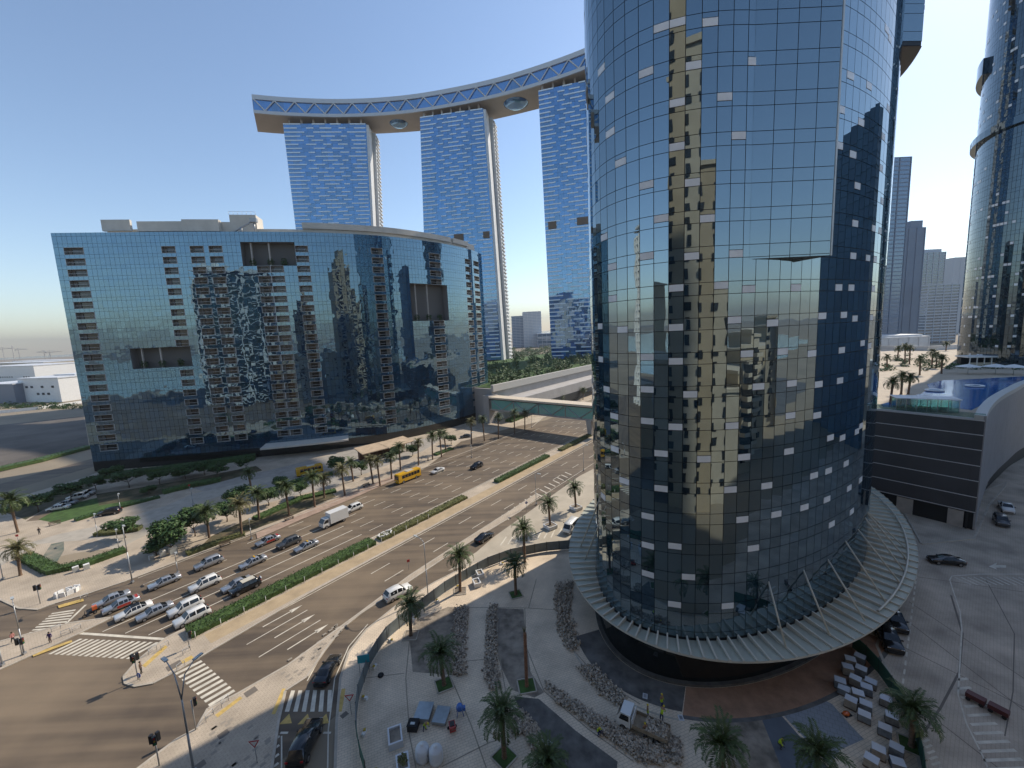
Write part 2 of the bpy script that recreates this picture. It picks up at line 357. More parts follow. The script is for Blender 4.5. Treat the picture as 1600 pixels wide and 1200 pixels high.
# which columns / rows are visible
rows = [(6.35, Z0, False)]                                              # (z0, z1, spandrel?)
for k in range(-1, 62):
    top = Z0 + k * FH
    if top - SP > 6.3: rows.append((top - SP, top, True))
    lo = max(top, 6.35)
    if top + FH - SP > 6.6: rows.append((lo, top + FH - SP, False))
WP = [(1025,47),(1047,42),(1099,39),(1074,107),(1004,119),(952,150),(1049,164),(1122,152),(1169,99),(954,215),(1048,235),(1165,213),(967,260),(1003,292),(1071,290),(941,115),(1024,345),(1094,345),(1005,403),(1069,405),(1160,400),(1045,453),(1115,449),(1178,455),(1156,502),(1045,516),(1175,555),(1067,569),(1005,560),(944,375),(955,414),(956,471),(969,519),(939,511),(939,564),(1332,355),(1364,356),(1375,324),(1375,371),(1336,398),(1356,402),(1368,414),(1307,446),(1246,454),(1332,455),(1362,450),(1283,496),(1314,495),(1336,502),(1212,509),(1358,501),(1227,551),(1267,557),(1310,551),(1346,538),(1359,542),(1347,580),(1239,602),(1316,597),(1190,607),(1277,604),(1151,670),(1236,651),(1274,653),(1292,686),(1317,687),(1168,721),(1233,712),(1268,750),(1297,739),(1320,735),(1346,662),(1338,675),(1147,774),(1200,776),(1214,815),(1253,811),(1294,793),(1329,764),(1342,757),(1164,824),(1331,800),(1299,831),(1022,610),(1089,620),(1066,671),(1043,712),(1109,714),(1043,782),(1064,834),(1021,867),(1084,883),(1180,868),(1005,816),(1062,927),(1143,928),(1004,907),(947,610),(957,649),(1003,658),(958,705),(971,763),(941,790),(1306,60),(1330,95),(1355,118),(1317,150),(1345,190),(1388,30),(1390,85),(1388,140),(1384,180),(1378,220),(1375,270),(1328,245),(1342,290),(1310,230)]
white = {}
for px, py in WP:
    h = tower_hit(px, py)
    if not h: continue
    u, z = h
    ci = max(k for k in range(NCOL) if colu[k] <= u)
    k = min(range(len(rows)), key=lambda q: abs((rows[q][0] + rows[q][1]) / 2 - z) if rows[q][2] else 1e9)
    white[(ci, k)] = 0 if z < (rows[k][0] + rows[k][1]) / 2 else 1
for k in range(len(rows)):                              # the same scatter goes on round the back and up
    if rows[k][2]:
        for ci in range(NCOL):
            u = colu[ci]
            if (rows[k][0] > 82 or not (R(150) < u < R(300))) and rnd.random() < .07: white[(ci, k)] = rnd.randint(0, 1)
panes = []                                              # (distance, quad)
def pane_quad(p0, p1, n, z0, z1, tilt=.0018, out=.06, gap=.032):
    d = (p1 - p0).normalized(); a = p0 + d * gap; b = p1 - d * gap; L = (b - a).length; h = z1 - z0 - 2 * gap
    t1, t2 = rnd.gauss(0, tilt) * L / 2, rnd.gauss(0, tilt) * h / 2
    o = [out - t1 - t2, out + t1 - t2, out + t1 + t2, out - t1 + t2]
    q = [(a, z0 + gap), (b, z0 + gap), (b, z1 - gap), (a, z1 - gap)]
    return [(p.x + n.x * e, p.y + n.y * e, z) for (p, z), e in zip(q, o)]
wpan = []
for ci in range(NCOL):
    u0, u1 = colu[ci], colu[ci + 1]; um = (u0 + u1) / 2
    back = not (R(150) < um < R(318))
    for k, (z0, z1, sp) in enumerate(rows):
        up = z0 > 83.5
        inb = (not up) and z0 > BZ - .3 and BU0 + .005 < um < BU1
        if inb: continue
        da, db = (2.2, .8) if up else (0, 0)
        p0, p1 = oval(u0, da, db), oval(u1, da, db)
        d = p1 - p0; n = Vector((d.y, -d.x)).normalized()
        if (ci, k) in white:
            zm = z0 + (z1 - z0) * .42 if white[(ci, k)] == 0 else z0 + (z1 - z0) * .55
            lo, hi = ((z0, zm + .25), (zm + .25, z1)) if white[(ci, k)] == 0 else ((zm - .2, z1), (z0, zm - .2))
            wpan.append(pane_quad(p0, p1, n, lo[0], lo[1], out=.09)); panes.append((1e6 if back else 1e5, pane_quad(p0, p1, n, hi[0], hi[1])))
        else:
            c = Vector(((p0.x + p1.x) / 2, (p0.y + p1.y) / 2, (z0 + z1) / 2 - H)); dist = c.length
            vis = (not back) and (c.z / math.hypot(c.x, c.y) < .72) and not up and not sp
            face = -(c.xy.normalized().dot(n))
            panes.append((dist / max(face, .02) if vis else 1e6, pane_quad(p0, p1, n, z0, z1)))
panes.sort(key=lambda q: q[0])
def quad_obj(name, q, m, parent, off, thick=None):
    c = [sum(p[i] for p in q) / len(q) for i in range(3)]
    me = bpy.data.meshes.new(name); me.from_pydata([tuple(p[i] - c[i] for i in range(3)) for p in q], [], [tuple(range(len(q)))])
    return obj(name, me, m, parent, loc=(c[0] - off[0], c[1] - off[1], c[2]))
for dist, q in panes[:300]: quad_obj('pane', q, M_tower, tower, TC)
b = TB_()
for dist, q in panes[300:]: b.face(q)
b.build('pane_field', M_tower, tower, 'stuff')
for q in wpan[:]:
    pass
vis_w = [q for q in wpan if q[0][2] < 84]; hid_w = [q for q in wpan if q[0][2] >= 84]
def panel_mesh(q, t=.05):
    a, b_, c, d = [Vector(p) for p in q]; n = (b_ - a).cross(d - a).normalized() * t
    return [a, b_, c, d, a - n, b_ - n, c - n, d - n]
for q in vis_w[:300]:
    v = panel_mesh(q); c = v[0]
    me = bpy.data.meshes.new('spandrel_panel'); me.from_pydata([tuple(p - c) for p in v], [], [(0, 1, 2, 3), (0, 4, 5, 1), (1, 5, 6, 2), (2, 6, 7, 3), (3, 7, 4, 0)])
    obj('spandrel_panel', me, M_white, tower, loc=(c.x - TC.x, c.y - TC.y, c.z))
b = TB_()
for q in vis_w[300:] + hid_w: b.face(q)
b.build('upper_spandrel_panel', M_white, tower, 'stuff')
# dark frame behind the panes
b = TB_(); N = NCOL
for (z0, z1, da, db) in ((6.0, 83.5, 0, 0), (83.5, 258, 2.2, .8)):
    for ci in range(N):
        p0, p1 = oval(colu[ci], da, db), oval(colu[ci + 1], da, db)
        b.face([(*p0, z0), (*p1, z0), (*p1, z1), (*p0, z1)])
for ci in range(N):                                      # underside of the wider upper storeys, roof
    p0, p1, q0, q1 = oval(colu[ci]), oval(colu[ci + 1]), oval(colu[ci], 2.3, .9), oval(colu[ci + 1], 2.3, .9)
    b.face([(*q0, 83.4), (*p0, 83.4), (*p1, 83.4), (*q1, 83.4)])
b.sheet([tuple(oval(colu[ci], 2.2, .8)) for ci in range(N)], 258)
b.build('frame', M_frame, tower)
# leaning bay
bay = TB_(); nb = (bayR - bayL); nb = Vector((nb.y, -nb.x)).normalized(); NB = 4
bz1 = 83.3
back0 = oval(BU1) 
bay.face([(*bayL, BZ), (*bayR, BZ), (*bayR, bz1), (*bayL, bz1)])
poly = [tuple(bayL)] + [tuple(bayR)] + [tuple(oval(BU1 + (BU0 - BU1) * k / 6)) for k in range(7)]
bay.sheet(poly, BZ)
bayo = bay.build('bay', M_frame, tower)
for c_ in range(NB):
    p0 = bayL.lerp(bayR, c_ / NB); p1 = bayL.lerp(bayR, (c_ + 1) / NB)
    for (z0, z1, sp) in rows:
        if z1 < BZ + .2 or z0 > 83: continue
        quad_obj('pane', pane_quad(p0, p1, nb, max(z0, BZ + .02), z1, tilt=.0015), M_tower, bayo, TC)
b = TB_(); d_ = (bayR - back0)
b.box(((bayR.x + back0.x) / 2 + .05, (bayR.y + back0.y) / 2 + .02, (BZ + bz1) / 2), (d_.length + .25, .22, bz1 - BZ - .02), math.atan2(d_.y, d_.x))
b.build('side_wall', mat('bay_cheek', (.5, .55, .56), .25, noise=.15, nscale=.4), bayo)
# glazed drum under the canopy, plinth and kerb ring
b = TB_()
for k in range(180):
    u0, u1 = 2 * math.pi * k / 180, 2 * math.pi * (k + 1) / 180; p0, p1 = oval(u0, -.1, -.1), oval(u1, -.1, -.1)
    b.face([(*p0, .4), (*p1, .4), (*p1, 6.2), (*p0, 6.2)])
b.build('ground_floor_glazing', mat('base_glass', (.012, .014, .014), .06, ior=1.6), tower)
b = TB_()
for k in range(180):
    u0, u1 = 2 * math.pi * k / 180, 2 * math.pi * (k + 1) / 180
    a0, a1, c0, c1 = oval(u0, .45, .45), oval(u1, .45, .45), oval(u0, -.3, -.3), oval(u1, -.3, -.3)
    b.face([(*a0, 0), (*a1, 0), (*a1, .42), (*a0, .42)]); b.face([(*a0, .42), (*a1, .42), (*c1, .42), (*c0, .42)])
b.build('plinth', mat('plinth_stone', (.1, .095, .085), .8, noise=.3, nscale=1), tower)
# canopy: glass and louvre skirt, wide on the right
CC = Vector((44.16, 79.06)); CA, CB, CTH = 45.1, 26.48, R(47.5); CZ = 6.1
def canopy(u):
    x, y = CA * math.cos(u), CB * math.sin(u); c, s = math.cos(CTH), math.sin(CTH)
    return Vector((CC.x + c * x - s * y, CC.y + s * x + c * y))
def inner_for(p):                                         # nearest point on the tower
    best = min(colu[:-1:2], key=lambda u: (oval(u) - p).length); 
    for st in (.02, .006, .002): best = min([best + st * k for k in range(-4, 5)], key=lambda u: (oval(u) - p).length)
    return best
M_can = mat('canopy_glass', (.42, .44, .37), .45, ior=1.5, noise=.12, nscale=.3, spec=.4)
M_rib = mat('canopy_rib', (.56, .53, .45), .5, noise=.1, nscale=.5)
can = TB_(); NR = 132; edge = []
for k in range(NR + 1):
    p = canopy(2 * math.pi * k / NR); u = inner_for(p); q = oval(u, .12, .12)
    if (p - TC).length < (q - TC).length: p = q + (q - TC).normalized() * .3
    edge.append((q, p))
for k in range(NR):
    q0, p0 = edge[k]; q1, p1 = edge[k + 1]
    can.face([(*q0, CZ), (*p0, CZ - .15), (*p1, CZ - .15), (*q1, CZ)])
    can.face([(*q0, CZ - .06), (*q1, CZ - .06), (*p1, CZ - .21), (*p0, CZ - .21)])
canopy_o = can.build('canopy', M_can, tower)
for k in range(NR):
    q, p = edge[k]; d = p - q; L = d.length
    if L < .8: continue
    rib = MB(); n_ = 4
    for sgn in (-1, 1): pass
    # tapering fin standing on the glass: deep at the tower, thin at the rim
    h0 = .55; t = .09
    rib.v = [(0, -t, 0), (L, -t, -.16), (L, -t, .02), (0, -t, h0), (0, t, 0), (L, t, -.16), (L, t, .02), (0, t, h0)]
    rib.f = [(0, 1, 2, 3), (7, 6, 5, 4), (3, 2, 6, 7), (1, 5, 6, 2), (0, 3, 7, 4), (0, 4, 5, 1)]; rib.sm = [False] * 6
    obj('rib', rib.mesh('rib'), M_rib, canopy_o, loc=(q.x - TC.x, q.y - TC.y, CZ + .01), rz=math.atan2(d.y, d.x))
b = TB_()
for k in range(NR):
    (q0, p0), (q1, p1) = edge[k], edge[k + 1]
    b.face([(*p0, CZ - .35), (*p1, CZ - .35), (*p1, CZ - .1), (*p0, CZ - .1)])
    if (p0 - q0).length > 5 and (p1 - q1).length > 5:
        a0, a1 = p0.lerp(q0, .2), p1.lerp(q1, .2)
        b.tube((*a0, CZ + .3), (*a1, CZ + .3), .14, n=5, caps=False)
b.build('ring_beam', M_rib, canopy_o)
for px, py, qx, qy in ((885,575,960,860),(1035,525,1150,810),(1140,480,1300,745),(1215,400,1390,665),(1270,350,1450,580),(1300,300,1468,530),(1314,215,1480,480),(1318,180,1472,430)):
    u, z = tower_hit(880 + px / 2.759, 700 + py / 2.759) or (R(318), 12)
    if z > 16: z = 14
    top = oval(u); low = Vector(G(880 + qx / 2.759, 700 + qy / 2.759, CZ + .3))
    b = TB_(); b.tube((*top, z), (*low, CZ + .3), .11, n=5); b.build('tie_rod', M_rib, canopy_o)
for px, qy in ((941, 770), (948, 790)):
    u, z = tower_hit(px, qy); top = oval(u); low = Vector(G(px - 34, qy + 85, CZ + .3)); b = TB_(); b.tube((*top, z), (*low, CZ + .3), .11, n=5); b.build('tie_rod', M_rib, canopy_o)
# ================================================================ CURVED APARTMENT BLOCK (left)
ctrl = [(-168, 143.4), (-153.8, 145.2), (-110.8, 151.7), (-73.9, 159.9), (-48.6, 171.3), (-30.8, 187.1), (-18.5, 204.2), (-12.8, 220), (-12.2, 238)]
def catmull(P, n=24):
    out = []
    for i in range(1, len(P) - 2):
        p0, p1, p2, p3 = [Vector(q) for q in P[i - 1:i + 3]]
        for k in range(n):
            t = k / n; out.append(.5 * ((2 * p1) + (-p0 + p2) * t + (2 * p0 - 5 * p1 + 4 * p2 - p3) * t * t + (-p0 + 3 * p1 - 3 * p2 + p3) * t ** 3))
    out.append(Vector(P[-2])); return out
APATH = catmull(ctrl); AL = [0.0]
for k in range(len(APATH) - 1): AL.append(AL[-1] + (APATH[k + 1] - APATH[k]).length)
def apos(d):
    d = min(max(d, 0), AL[-1] - 1e-6)
    k = max(i for i in range(len(AL) - 1) if AL[i] <= d); return APATH[k].lerp(APATH[k + 1], (d - AL[k]) / (AL[k + 1] - AL[k]))
def ahit(px, py):
    r = ray(px, py); best = None
    for k in range(len(APATH) - 1):
        p, q = APATH[k], APATH[k + 1]; e = q - p; det = r.x * -e.y + e.x * r.y
        if abs(det) < 1e-9: continue
        t = (p.x * -e.y + e.x * p.y) / det; s_ = (r.x * p.y - r.y * p.x) / det
        if 0 <= s_ <= 1 and t > 0 and (best is None or t < best[0]): best = (t, AL[k] + s_ * e.length, H + r.z * t)
    return best
AC = APATH[0]; ATOP = 84.0; AF = 3.65
arc_b = thing('crescent_block', 'wide curved mirror glass apartment block with dark openings and white roof storey', 'building', (AC.x, AC.y, 0))
class AB(MB):
    def build(s, name, m, parent=None, kind=None):
        s.v = [(x - AC.x, y - AC.y, z) for x, y, z in s.v]; return MB.build(s, name, m, parent, kind)
NA = round(AL[-1] / 1.5); acol = [apos(AL[-1] * k / NA) for k in range(NA + 1)]
arow = []
z = ATOP
while z > 4.5:
    arow.append((z - 1.2, z, True)); arow.append((z - AF, z - 1.2, False)); z -= AF
ABOT = z
# openings in the skin (photo survey) -> column/row ranges
holes = []; balc = []
for (x0, y0, x1, y1) in ((208, 540, 298, 570), (378, 380, 459, 416), (640, 444, 700, 505)):
    a = ahit(x0, (y0 + y1) / 2); c = ahit(x1, (y0 + y1) / 2)
    m0 = ahit((x0 + x1) / 2, y0)[2]; m1 = ahit((x0 + x1) / 2, y1)[2]
    k0, k1 = round(a[1] / AL[-1] * NA), round(c[1] / AL[-1] * NA)
    r0 = min(range(len(arow)), key=lambda i: abs(arow[i][1] - m0)); r1 = min(range(len(arow)), key=lambda i: abs(arow[i][0] - m1))
    holes.append((k0, k1, r0, r1))
balcols = [(100, 450, 4, 1, 99), (262, 385, 3, 1, 99), (307, 385, 3, 1, 99), (333, 385, 3, 1, 99), (414, 450, 3, 3, 99), (436, 450, 3, 3, 99), (475, 450, 3, 1, 99), (589, 450, 3, 1, 99), (678, 400, 4, 1, 99), (731, 450, 3, 1, 99), (745, 450, 4, 1, 99)]
skip = set()
def inhole(c, r): return any(k0 <= c < k1 and r0 <= r <= r1 for k0, k1, r0, r1 in holes)
for px, py, wd, f0, f1 in balcols:
    h = ahit(px, py)
    if not h: continue
    c = round(h[1] / AL[-1] * NA) - wd // 2
    if px == 100: c = max(c, 2)
    for f in range(f0, len(arow) // 2 - 1):
        r = 2 * f + 1
        if any(inhole(c + q, r) for q in range(wd)): continue
        for q in range(wd): skip.add((c + q, r))
        balc.append((c, wd, r))
rnd = random.Random(5); ap = []
for c in range(NA):
    p0, p1 = acol[c], acol[c + 1]; d = p1 - p0; n = Vector((d.y, -d.x)).normalized()
    for r, (z0, z1, sp) in enumerate(arow):
        if (c, r) in skip or inhole(c, r): continue
        ctr = Vector((p0.x, p0.y, z0 - H)); ap.append((ctr.length / max(.02, -(ctr.xy.normalized().dot(n))) + (1e5 if sp else 0), pane_quad(p0, p1, n, z0, z1, tilt=.0014, gap=.035)))
ap.sort(key=lambda q: q[0])
for dist, q in ap[:300]: quad_obj('pane', q, M_arc, arc_b, AC)
b = AB()
for dist, q in ap[300:]: b.face(q)
b.build('pane_field', M_arc, arc_b, 'stuff')
# backing frame with the openings left out
b = AB()
for c in range(NA):
    p0, p1 = acol[c], acol[c + 1]
    for r, (z0, z1, sp) in enumerate(arow):
        if (c, r) in skip or inhole(c, r): continue
        b.face([(*p0, z0), (*p1, z0), (*p1, z1), (*p0, z1)])
b.build('frame', M_frame, arc_b)
# body behind: back wall, ends, roof deck
b = AB(); back = []
for k in range(NA + 1):
    i0, i1 = max(k - 1, 0), min(k + 1, NA); d = (acol[i1] - acol[i0]).normalized(); back.append(acol[k] - Vector((d.y, -d.x)) * 20)
for k in range(NA): b.face([(*back[k + 1], 0), (*back[k], 0), (*back[k], ATOP), (*back[k + 1], ATOP)])
for a_, c_ in ((acol[0], back[0]), (back[-1], acol[-1])): b.face([(*c_, 0), (*a_, 0), (*a_, ATOP), (*c_, ATOP)])
b.build('rear_wall', M_beige2, arc_b)
b = AB()
for k in range(NA): b.face([(*acol[k], ATOP - .02), (*acol[k + 1], ATOP - .02), (*back[k + 1], ATOP - .02), (*back[k], ATOP - .02)])
b.build('roof', M_conc, arc_b)
b = AB()
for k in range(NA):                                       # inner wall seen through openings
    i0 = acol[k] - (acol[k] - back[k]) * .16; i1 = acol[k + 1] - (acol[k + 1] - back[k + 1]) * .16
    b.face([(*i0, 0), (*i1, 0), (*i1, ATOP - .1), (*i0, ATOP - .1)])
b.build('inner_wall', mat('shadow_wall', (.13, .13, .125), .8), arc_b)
b = AB()
for k in range(NA):
    b.face([(*acol[k], .1), (*acol[k + 1], .1), (*acol[k + 1], ABOT), (*acol[k], ABOT)])
b.build('ground_floor_glazing', MATS['base_glass'], arc_b)
# sky gardens: deck, frame posts, shrubs in planters
M_leafd = mat('shrub_leaf', (.035, .075, .02), .8, noise=.5, nscale=2)
def leafblob(b, c, r, n, rnd, s=.22):
    for _ in range(n):
        v = Vector((rnd.gauss(0, 1), rnd.gauss(0, 1), rnd.gauss(0, 1))).normalized() * rnd.random() ** .4
        p = Vector((c[0] + v.x * r[0], c[1] + v.y * r[1], c[2] + v.z * r[2])); a = Vector((rnd.gauss(0, 1), rnd.gauss(0, 1), rnd.gauss(0, .6))).normalized(); e = a.orthogonal().normalized()
        k = s * rnd.uniform(.6, 1.3); b.face([p - a * k, p + e * k * .55, p + a * k, p - e * k * .55])
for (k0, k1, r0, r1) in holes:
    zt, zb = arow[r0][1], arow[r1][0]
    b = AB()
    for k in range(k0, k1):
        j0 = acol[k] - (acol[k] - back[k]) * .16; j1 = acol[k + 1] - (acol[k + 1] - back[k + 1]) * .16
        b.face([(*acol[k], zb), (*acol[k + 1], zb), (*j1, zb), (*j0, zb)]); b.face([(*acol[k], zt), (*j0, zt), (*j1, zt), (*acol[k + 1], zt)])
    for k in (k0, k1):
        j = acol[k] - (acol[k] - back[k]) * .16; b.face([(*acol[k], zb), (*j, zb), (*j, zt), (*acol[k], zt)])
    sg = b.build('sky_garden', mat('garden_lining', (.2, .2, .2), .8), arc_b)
    for q in range(3):
        k = k0 + int((k1 - k0) * (.2 + .3 * q)); p = acol[k] - (acol[k] - back[k]) * .06
        s = AB(); leafblob(s, (p.x, p.y, zb + 1.5), (1.3, .9, 1.5), 160, rnd, .3); s.build('shrub', M_leafd, sg)
        c = AB(); c.box((p.x, p.y, (zb + zt) / 2), (.5, .5, zt - zb - .04)); c.build('column', M_conc, sg) if q < 2 else None
# recessed balconies with white surround and glass balustrade
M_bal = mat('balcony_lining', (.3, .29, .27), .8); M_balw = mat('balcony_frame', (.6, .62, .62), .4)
bal_mesh = {}
def balcony_meshes(wd):
    if wd in bal_mesh: return bal_mesh[wd]
    w_ = wd * 1.5; h = AF - 1.2; b = MB()
    b.face([(0, 1.6, 0), (w_, 1.6, 0), (w_, 1.6, h), (0, 1.6, h)]); b.face([(0, 0, 0), (w_, 0, 0), (w_, 1.6, 0), (0, 1.6, 0)]); b.face([(0, 0, h), (0, 1.6, h), (w_, 1.6, h), (w_, 0, h)])
    b.face([(0, 0, 0), (0, 1.6, 0), (0, 1.6, h), (0, 0, h)]); b.face([(w_, 0, 0), (w_, 0, h), (w_, 1.6, h), (w_, 1.6, 0)])
    f = MB(); t = .09
    f.box((w_ / 2, -.08, h - t / 2), (w_, .1, t)); f.box((w_ / 2, -.08, t / 2), (w_, .1, t)); f.box((t / 2, -.08, h / 2), (t, .1, h - 2 * t)); f.box((w_ - t / 2, -.08, h / 2), (t, .1, h - 2 * t)); f.box((w_ / 2, -.06, 1.05), (w_ - 2 * t, .06, .07))
    d = MB(); d.face([(w_ * .18, 1.57, .1), (w_ * .72, 1.57, .1), (w_ * .72, 1.57, 2.1), (w_ * .18, 1.57, 2.1)])
    bal_mesh[wd] = (b.mesh('balcony'), f.mesh('surround'), d.mesh('window')); return bal_mesh[wd]
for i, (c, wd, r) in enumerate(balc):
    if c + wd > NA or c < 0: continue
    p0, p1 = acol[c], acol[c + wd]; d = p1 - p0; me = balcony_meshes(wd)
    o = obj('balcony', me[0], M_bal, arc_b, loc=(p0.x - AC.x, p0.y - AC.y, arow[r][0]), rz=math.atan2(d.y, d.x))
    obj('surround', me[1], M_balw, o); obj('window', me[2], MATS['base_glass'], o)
# white roof storey
def offset(k, dist):
    i0, i1 = max(k - 1, 0), min(k + 1, NA); d = (acol[i1] - acol[i0]).normalized(); return acol[k] - Vector((d.y, -d.x)) * dist
M_roofw = mat('roof_cladding', (.6, .56, .49), .7, noise=.08, nscale=.3)
def roof_piece(name, k0, k1, d0, d1, z0, z1, parent=arc_b):
    b = AB(); k1 = min(k1, NA); f = [offset(k, d0) for k in range(k0, k1 + 1)]; g_ = [offset(k, d1) for k in range(k0, k1 + 1)]
    for i in range(len(f) - 1):
        b.face([(*f[i], z0), (*f[i + 1], z0), (*f[i + 1], z1), (*f[i], z1)]); b.face([(*f[i], z1), (*f[i + 1], z1), (*g_[i + 1], z1), (*g_[i], z1)]); b.face([(*g_[i + 1], z0), (*g_[i], z0), (*g_[i], z1), (*g_[i + 1], z1)])
    b.face([(*g_[0], z0), (*f[0], z0), (*f[0], z1), (*g_[0], z1)]); b.face([(*f[-1], z0), (*g_[-1], z0), (*g_[-1], z1), (*f[-1], z1)])
    return b.build(name, M_roofw, parent)
kk = lambda px: round(ahit(px, 370)[1] / AL[-1] * NA)
roof_piece('roof_storey', kk(470), NA - 3, 2.2, 14, ATOP, ATOP + 3.6)
for x0, x1 in ((470, 545), (547, 612), (614, 708), (710, 735)):
    roof_piece('cornice', kk(x0), min(kk(x1), NA - 3), 1.5, 2.3, ATOP + 1.7, ATOP + 3.9)
roof_piece('roof_screen', kk(150), kk(200), 3, 4, ATOP + 1.2, ATOP + 5.0); roof_piece('roof_screen', kk(206), kk(280), 4, 5, ATOP + 1.2, ATOP + 4.6)
roof_piece('roof_screen', kk(280), kk(338), 3, 5, ATOP + .9, ATOP + 5.0); roof_piece('roof_screen', kk(338), kk(352), 5, 6, ATOP + .9, ATOP + 4.6); roof_piece('lift_room', kk(353), kk(398), 5, 12, ATOP, ATOP + 7.2)
roof_piece('roof_storey', kk(152), kk(470), 5.2, 14, ATOP, ATOP + 2.2)
# facade cleaning cradle arm on the roof
b = AB(); p = offset(kk(360), 2.5); q = offset(kk(392), 2.5)
b.tube((*p, ATOP + .3), (*q, ATOP + 4.4), .3, n=6); b.tube((*p.lerp(q, .4), ATOP), (*p.lerp(q, .4), ATOP + 2.3), .4, n=6); b.box((*q, ATOP + 4.6), (2.2, 1.6, 1.4), .2); b.tube((*q, ATOP), (*q, ATOP + 4), .3, n=6)
b.build('cleaning_arm', M_galv, arc_b)
b = AB(); c0 = kk(353); f = [offset(k, 5) for k in range(c0, kk(398) + 1)]
for i in range(len(f)): b.tube((*f[i], ATOP + 7.2), (*f[i], ATOP + 8.3), .05, n=4)
for i in range(len(f) - 1): b.tube((*f[i], ATOP + 8.3), (*f[i + 1], ATOP + 8.3), .05, n=4)
b.build('roof_railing', M_galv, arc_b)
# entrance canopies at the foot
for x0, x1, y0 in ((405, 535, 700),):
    k0, k1 = round(ahit(x0, 600)[1] / AL[-1] * NA), round(ahit(x1, 600)[1] / AL[-1] * NA)
    b = AB(); f = [offset(k, -6) for k in range(k0, k1 + 1)]; g_ = [offset(k, .2) for k in range(k0, k1 + 1)]
    for i in range(len(f) - 1):
        for z_ in (4.6, 5.2): b.face([(*f[i], z_ - .4), (*f[i + 1], z_ - .4), (*g_[i + 1], z_), (*g_[i], z_)])
        b.face([(*f[i], 4.2), (*f[i + 1], 4.2), (*f[i + 1], 4.8), (*f[i], 4.8)])
    b.build('entrance_canopy', M_roofw, arc_b)
# ================================================================ GATE TOWERS AND SKY BRIDGE
M_stripe = mat('pale_blue_fin', (.74, .84, .93), .4)
M_lit = mat('white_cladding', (.62, .63, .64), .5, noise=.1, nscale=.2)
M_soff = mat('soffit', (.4, .36, .33), .7, noise=.06, nscale=.1)
M_pod = mat('podium_wall', (.42, .4, .38), .8, noise=.08, nscale=.2)
def plane_pt(px, py, A, B):                  # ray with the upright plane through A, B
    r = ray(px, py); e = Vector(B) - Vector(A); A = Vector(A)
    det = r.x * -e.y + e.x * r.y; t = (A.x * -e.y + e.x * A.y) / det; s_ = (r.x * A.y - r.y * A.x) / det
    return s_ * e.length, H + r.z * t
def gate_tower(label, A, B, edges, sidew, seed, zt=238.0, zb=14.0):
    A = Vector(A); B = Vector(B); e = (B - A).normalized(); n = Vector((e.y, -e.x))
    root = thing('gate_tower', label, 'tower', (A.x, A.y, 0), math.atan2(e.y, e.x), 'gate towers under the sky bridge')
    def lin(p, q):                            # edge position along the facade as a function of height
        (a0, z0), (a1, z1) = plane_pt(*p, A, B), plane_pt(*q, A, B)
        return lambda z: a0 + (a1 - a0) * (z - z0) / (z1 - z0)
    Lf, Rf = lin(*edges[0]), lin(*edges[1]); rn = random.Random(seed)
    D = 30.0
    # glass storeys, one row of panes each
    b = MB(); FHG = 3.45; k = 0; z = zt
    st = MB(); dk = MB()
    while z - FHG > zb:
        z0 = z - FHG; a0, a1, c0, c1 = Lf(z0), Rf(z0), Lf(z), Rf(z); NP = 14
        for q in range(NP):
            f0, f1 = q / NP, (q + 1) / NP; j = rn.gauss(0, .02)
            b.face([(a0 + (a1 - a0) * f0 + .05, j, z0 + .05), (a0 + (a1 - a0) * f1 - .05, -j, z0 + .05), (c0 + (c1 - c0) * f1 - .05, -j, z - .05), (c0 + (c1 - c0) * f0 + .05, j, z - .05)])
        wd = c1 - c0; ph = k % 6
        segs = {0: [(0, .21), (.34, .49), (.56, .7), (.8, .985)], 1: [(0, .17), (.27, .36), (.43, .58), (.66, .76), (.85, .985)], 2: [(0, .24), (.35, .68), (.76, .985)],
                3: [(0, .19), (.26, .36), (.44, .61), (.68, .77), (.86, .985)], 4: [(0, .23), (.32, .47), (.55, .69), (.81, .985)], 5: [(0, .16), (.25, .38), (.46, .56), (.64, .76), (.83, .985)]}[ph]
        for s0, s1 in segs:
            s1 += rn.uniform(-.015, .015); x0 = c0 + wd * s0 + .1; x1 = c0 + wd * min(s1, .99); st.box(((x0 + x1) / 2, -.18, z - .45), (x1 - x0, .4, .95))
        z = z0; k += 1
    b.build('pane_field', M_gate, root, 'stuff'); st.build('sun_fin', M_stripe, root, 'stuff')
    b = MB(); w0, w1 = Rf(zb), Rf(zt)
    b.v = [(Lf(zb), .1, zb), (w0, .1, zb), (w0, D, zb), (Lf(zb), D, zb), (Lf(zt), .1, zt), (w1, .1, zt), (w1, D, zt), (Lf(zt), D, zt)]
    b.f = [(0, 1, 5, 4), (1, 2, 6, 5), (2, 3, 7, 6), (3, 0, 4, 7), (4, 5, 6, 7)]; b.sm = [False] * 5; b.build('core', M_frame, root)
    # sunlit side wall in two blades with a dark slot between, storey ledges
    for (y0, y1, dx) in ((-.05, D * .42, sidew * .42), (D * .5, D, sidew)):
        s = MB(); s.v = [(w0 - .02, y0, zb), (w0 + dx, y0 + .3, zb), (w0 + dx, y1, zb), (w0 - .02, y1, zb), (w1 - .02, y0, zt - 1), (w1 + dx, y0 + .3, zt - 1), (w1 + dx, y1, zt - 1), (w1 - .02, y1, zt - 1)]
        s.f = [(0, 1, 5, 4), (1, 2, 6, 5), (2, 3, 7, 6), (3, 0, 4, 7), (4, 5, 6, 7)]; s.sm = [False] * 5; s.build('side_blade', M_lit, root)
    s = MB(); zz = zb + 3
    while zz < zt - 2:
        x = w0 + (w1 - w0) * (zz - zb) / (zt - zb) + sidew; s.box((x + .5, D * .78, zz), (1.2, D * .4, 1.0)); zz += 3.45
    s.build('balcony_tier', M_lit, root, 'stuff')
    return root, Lf, Rf
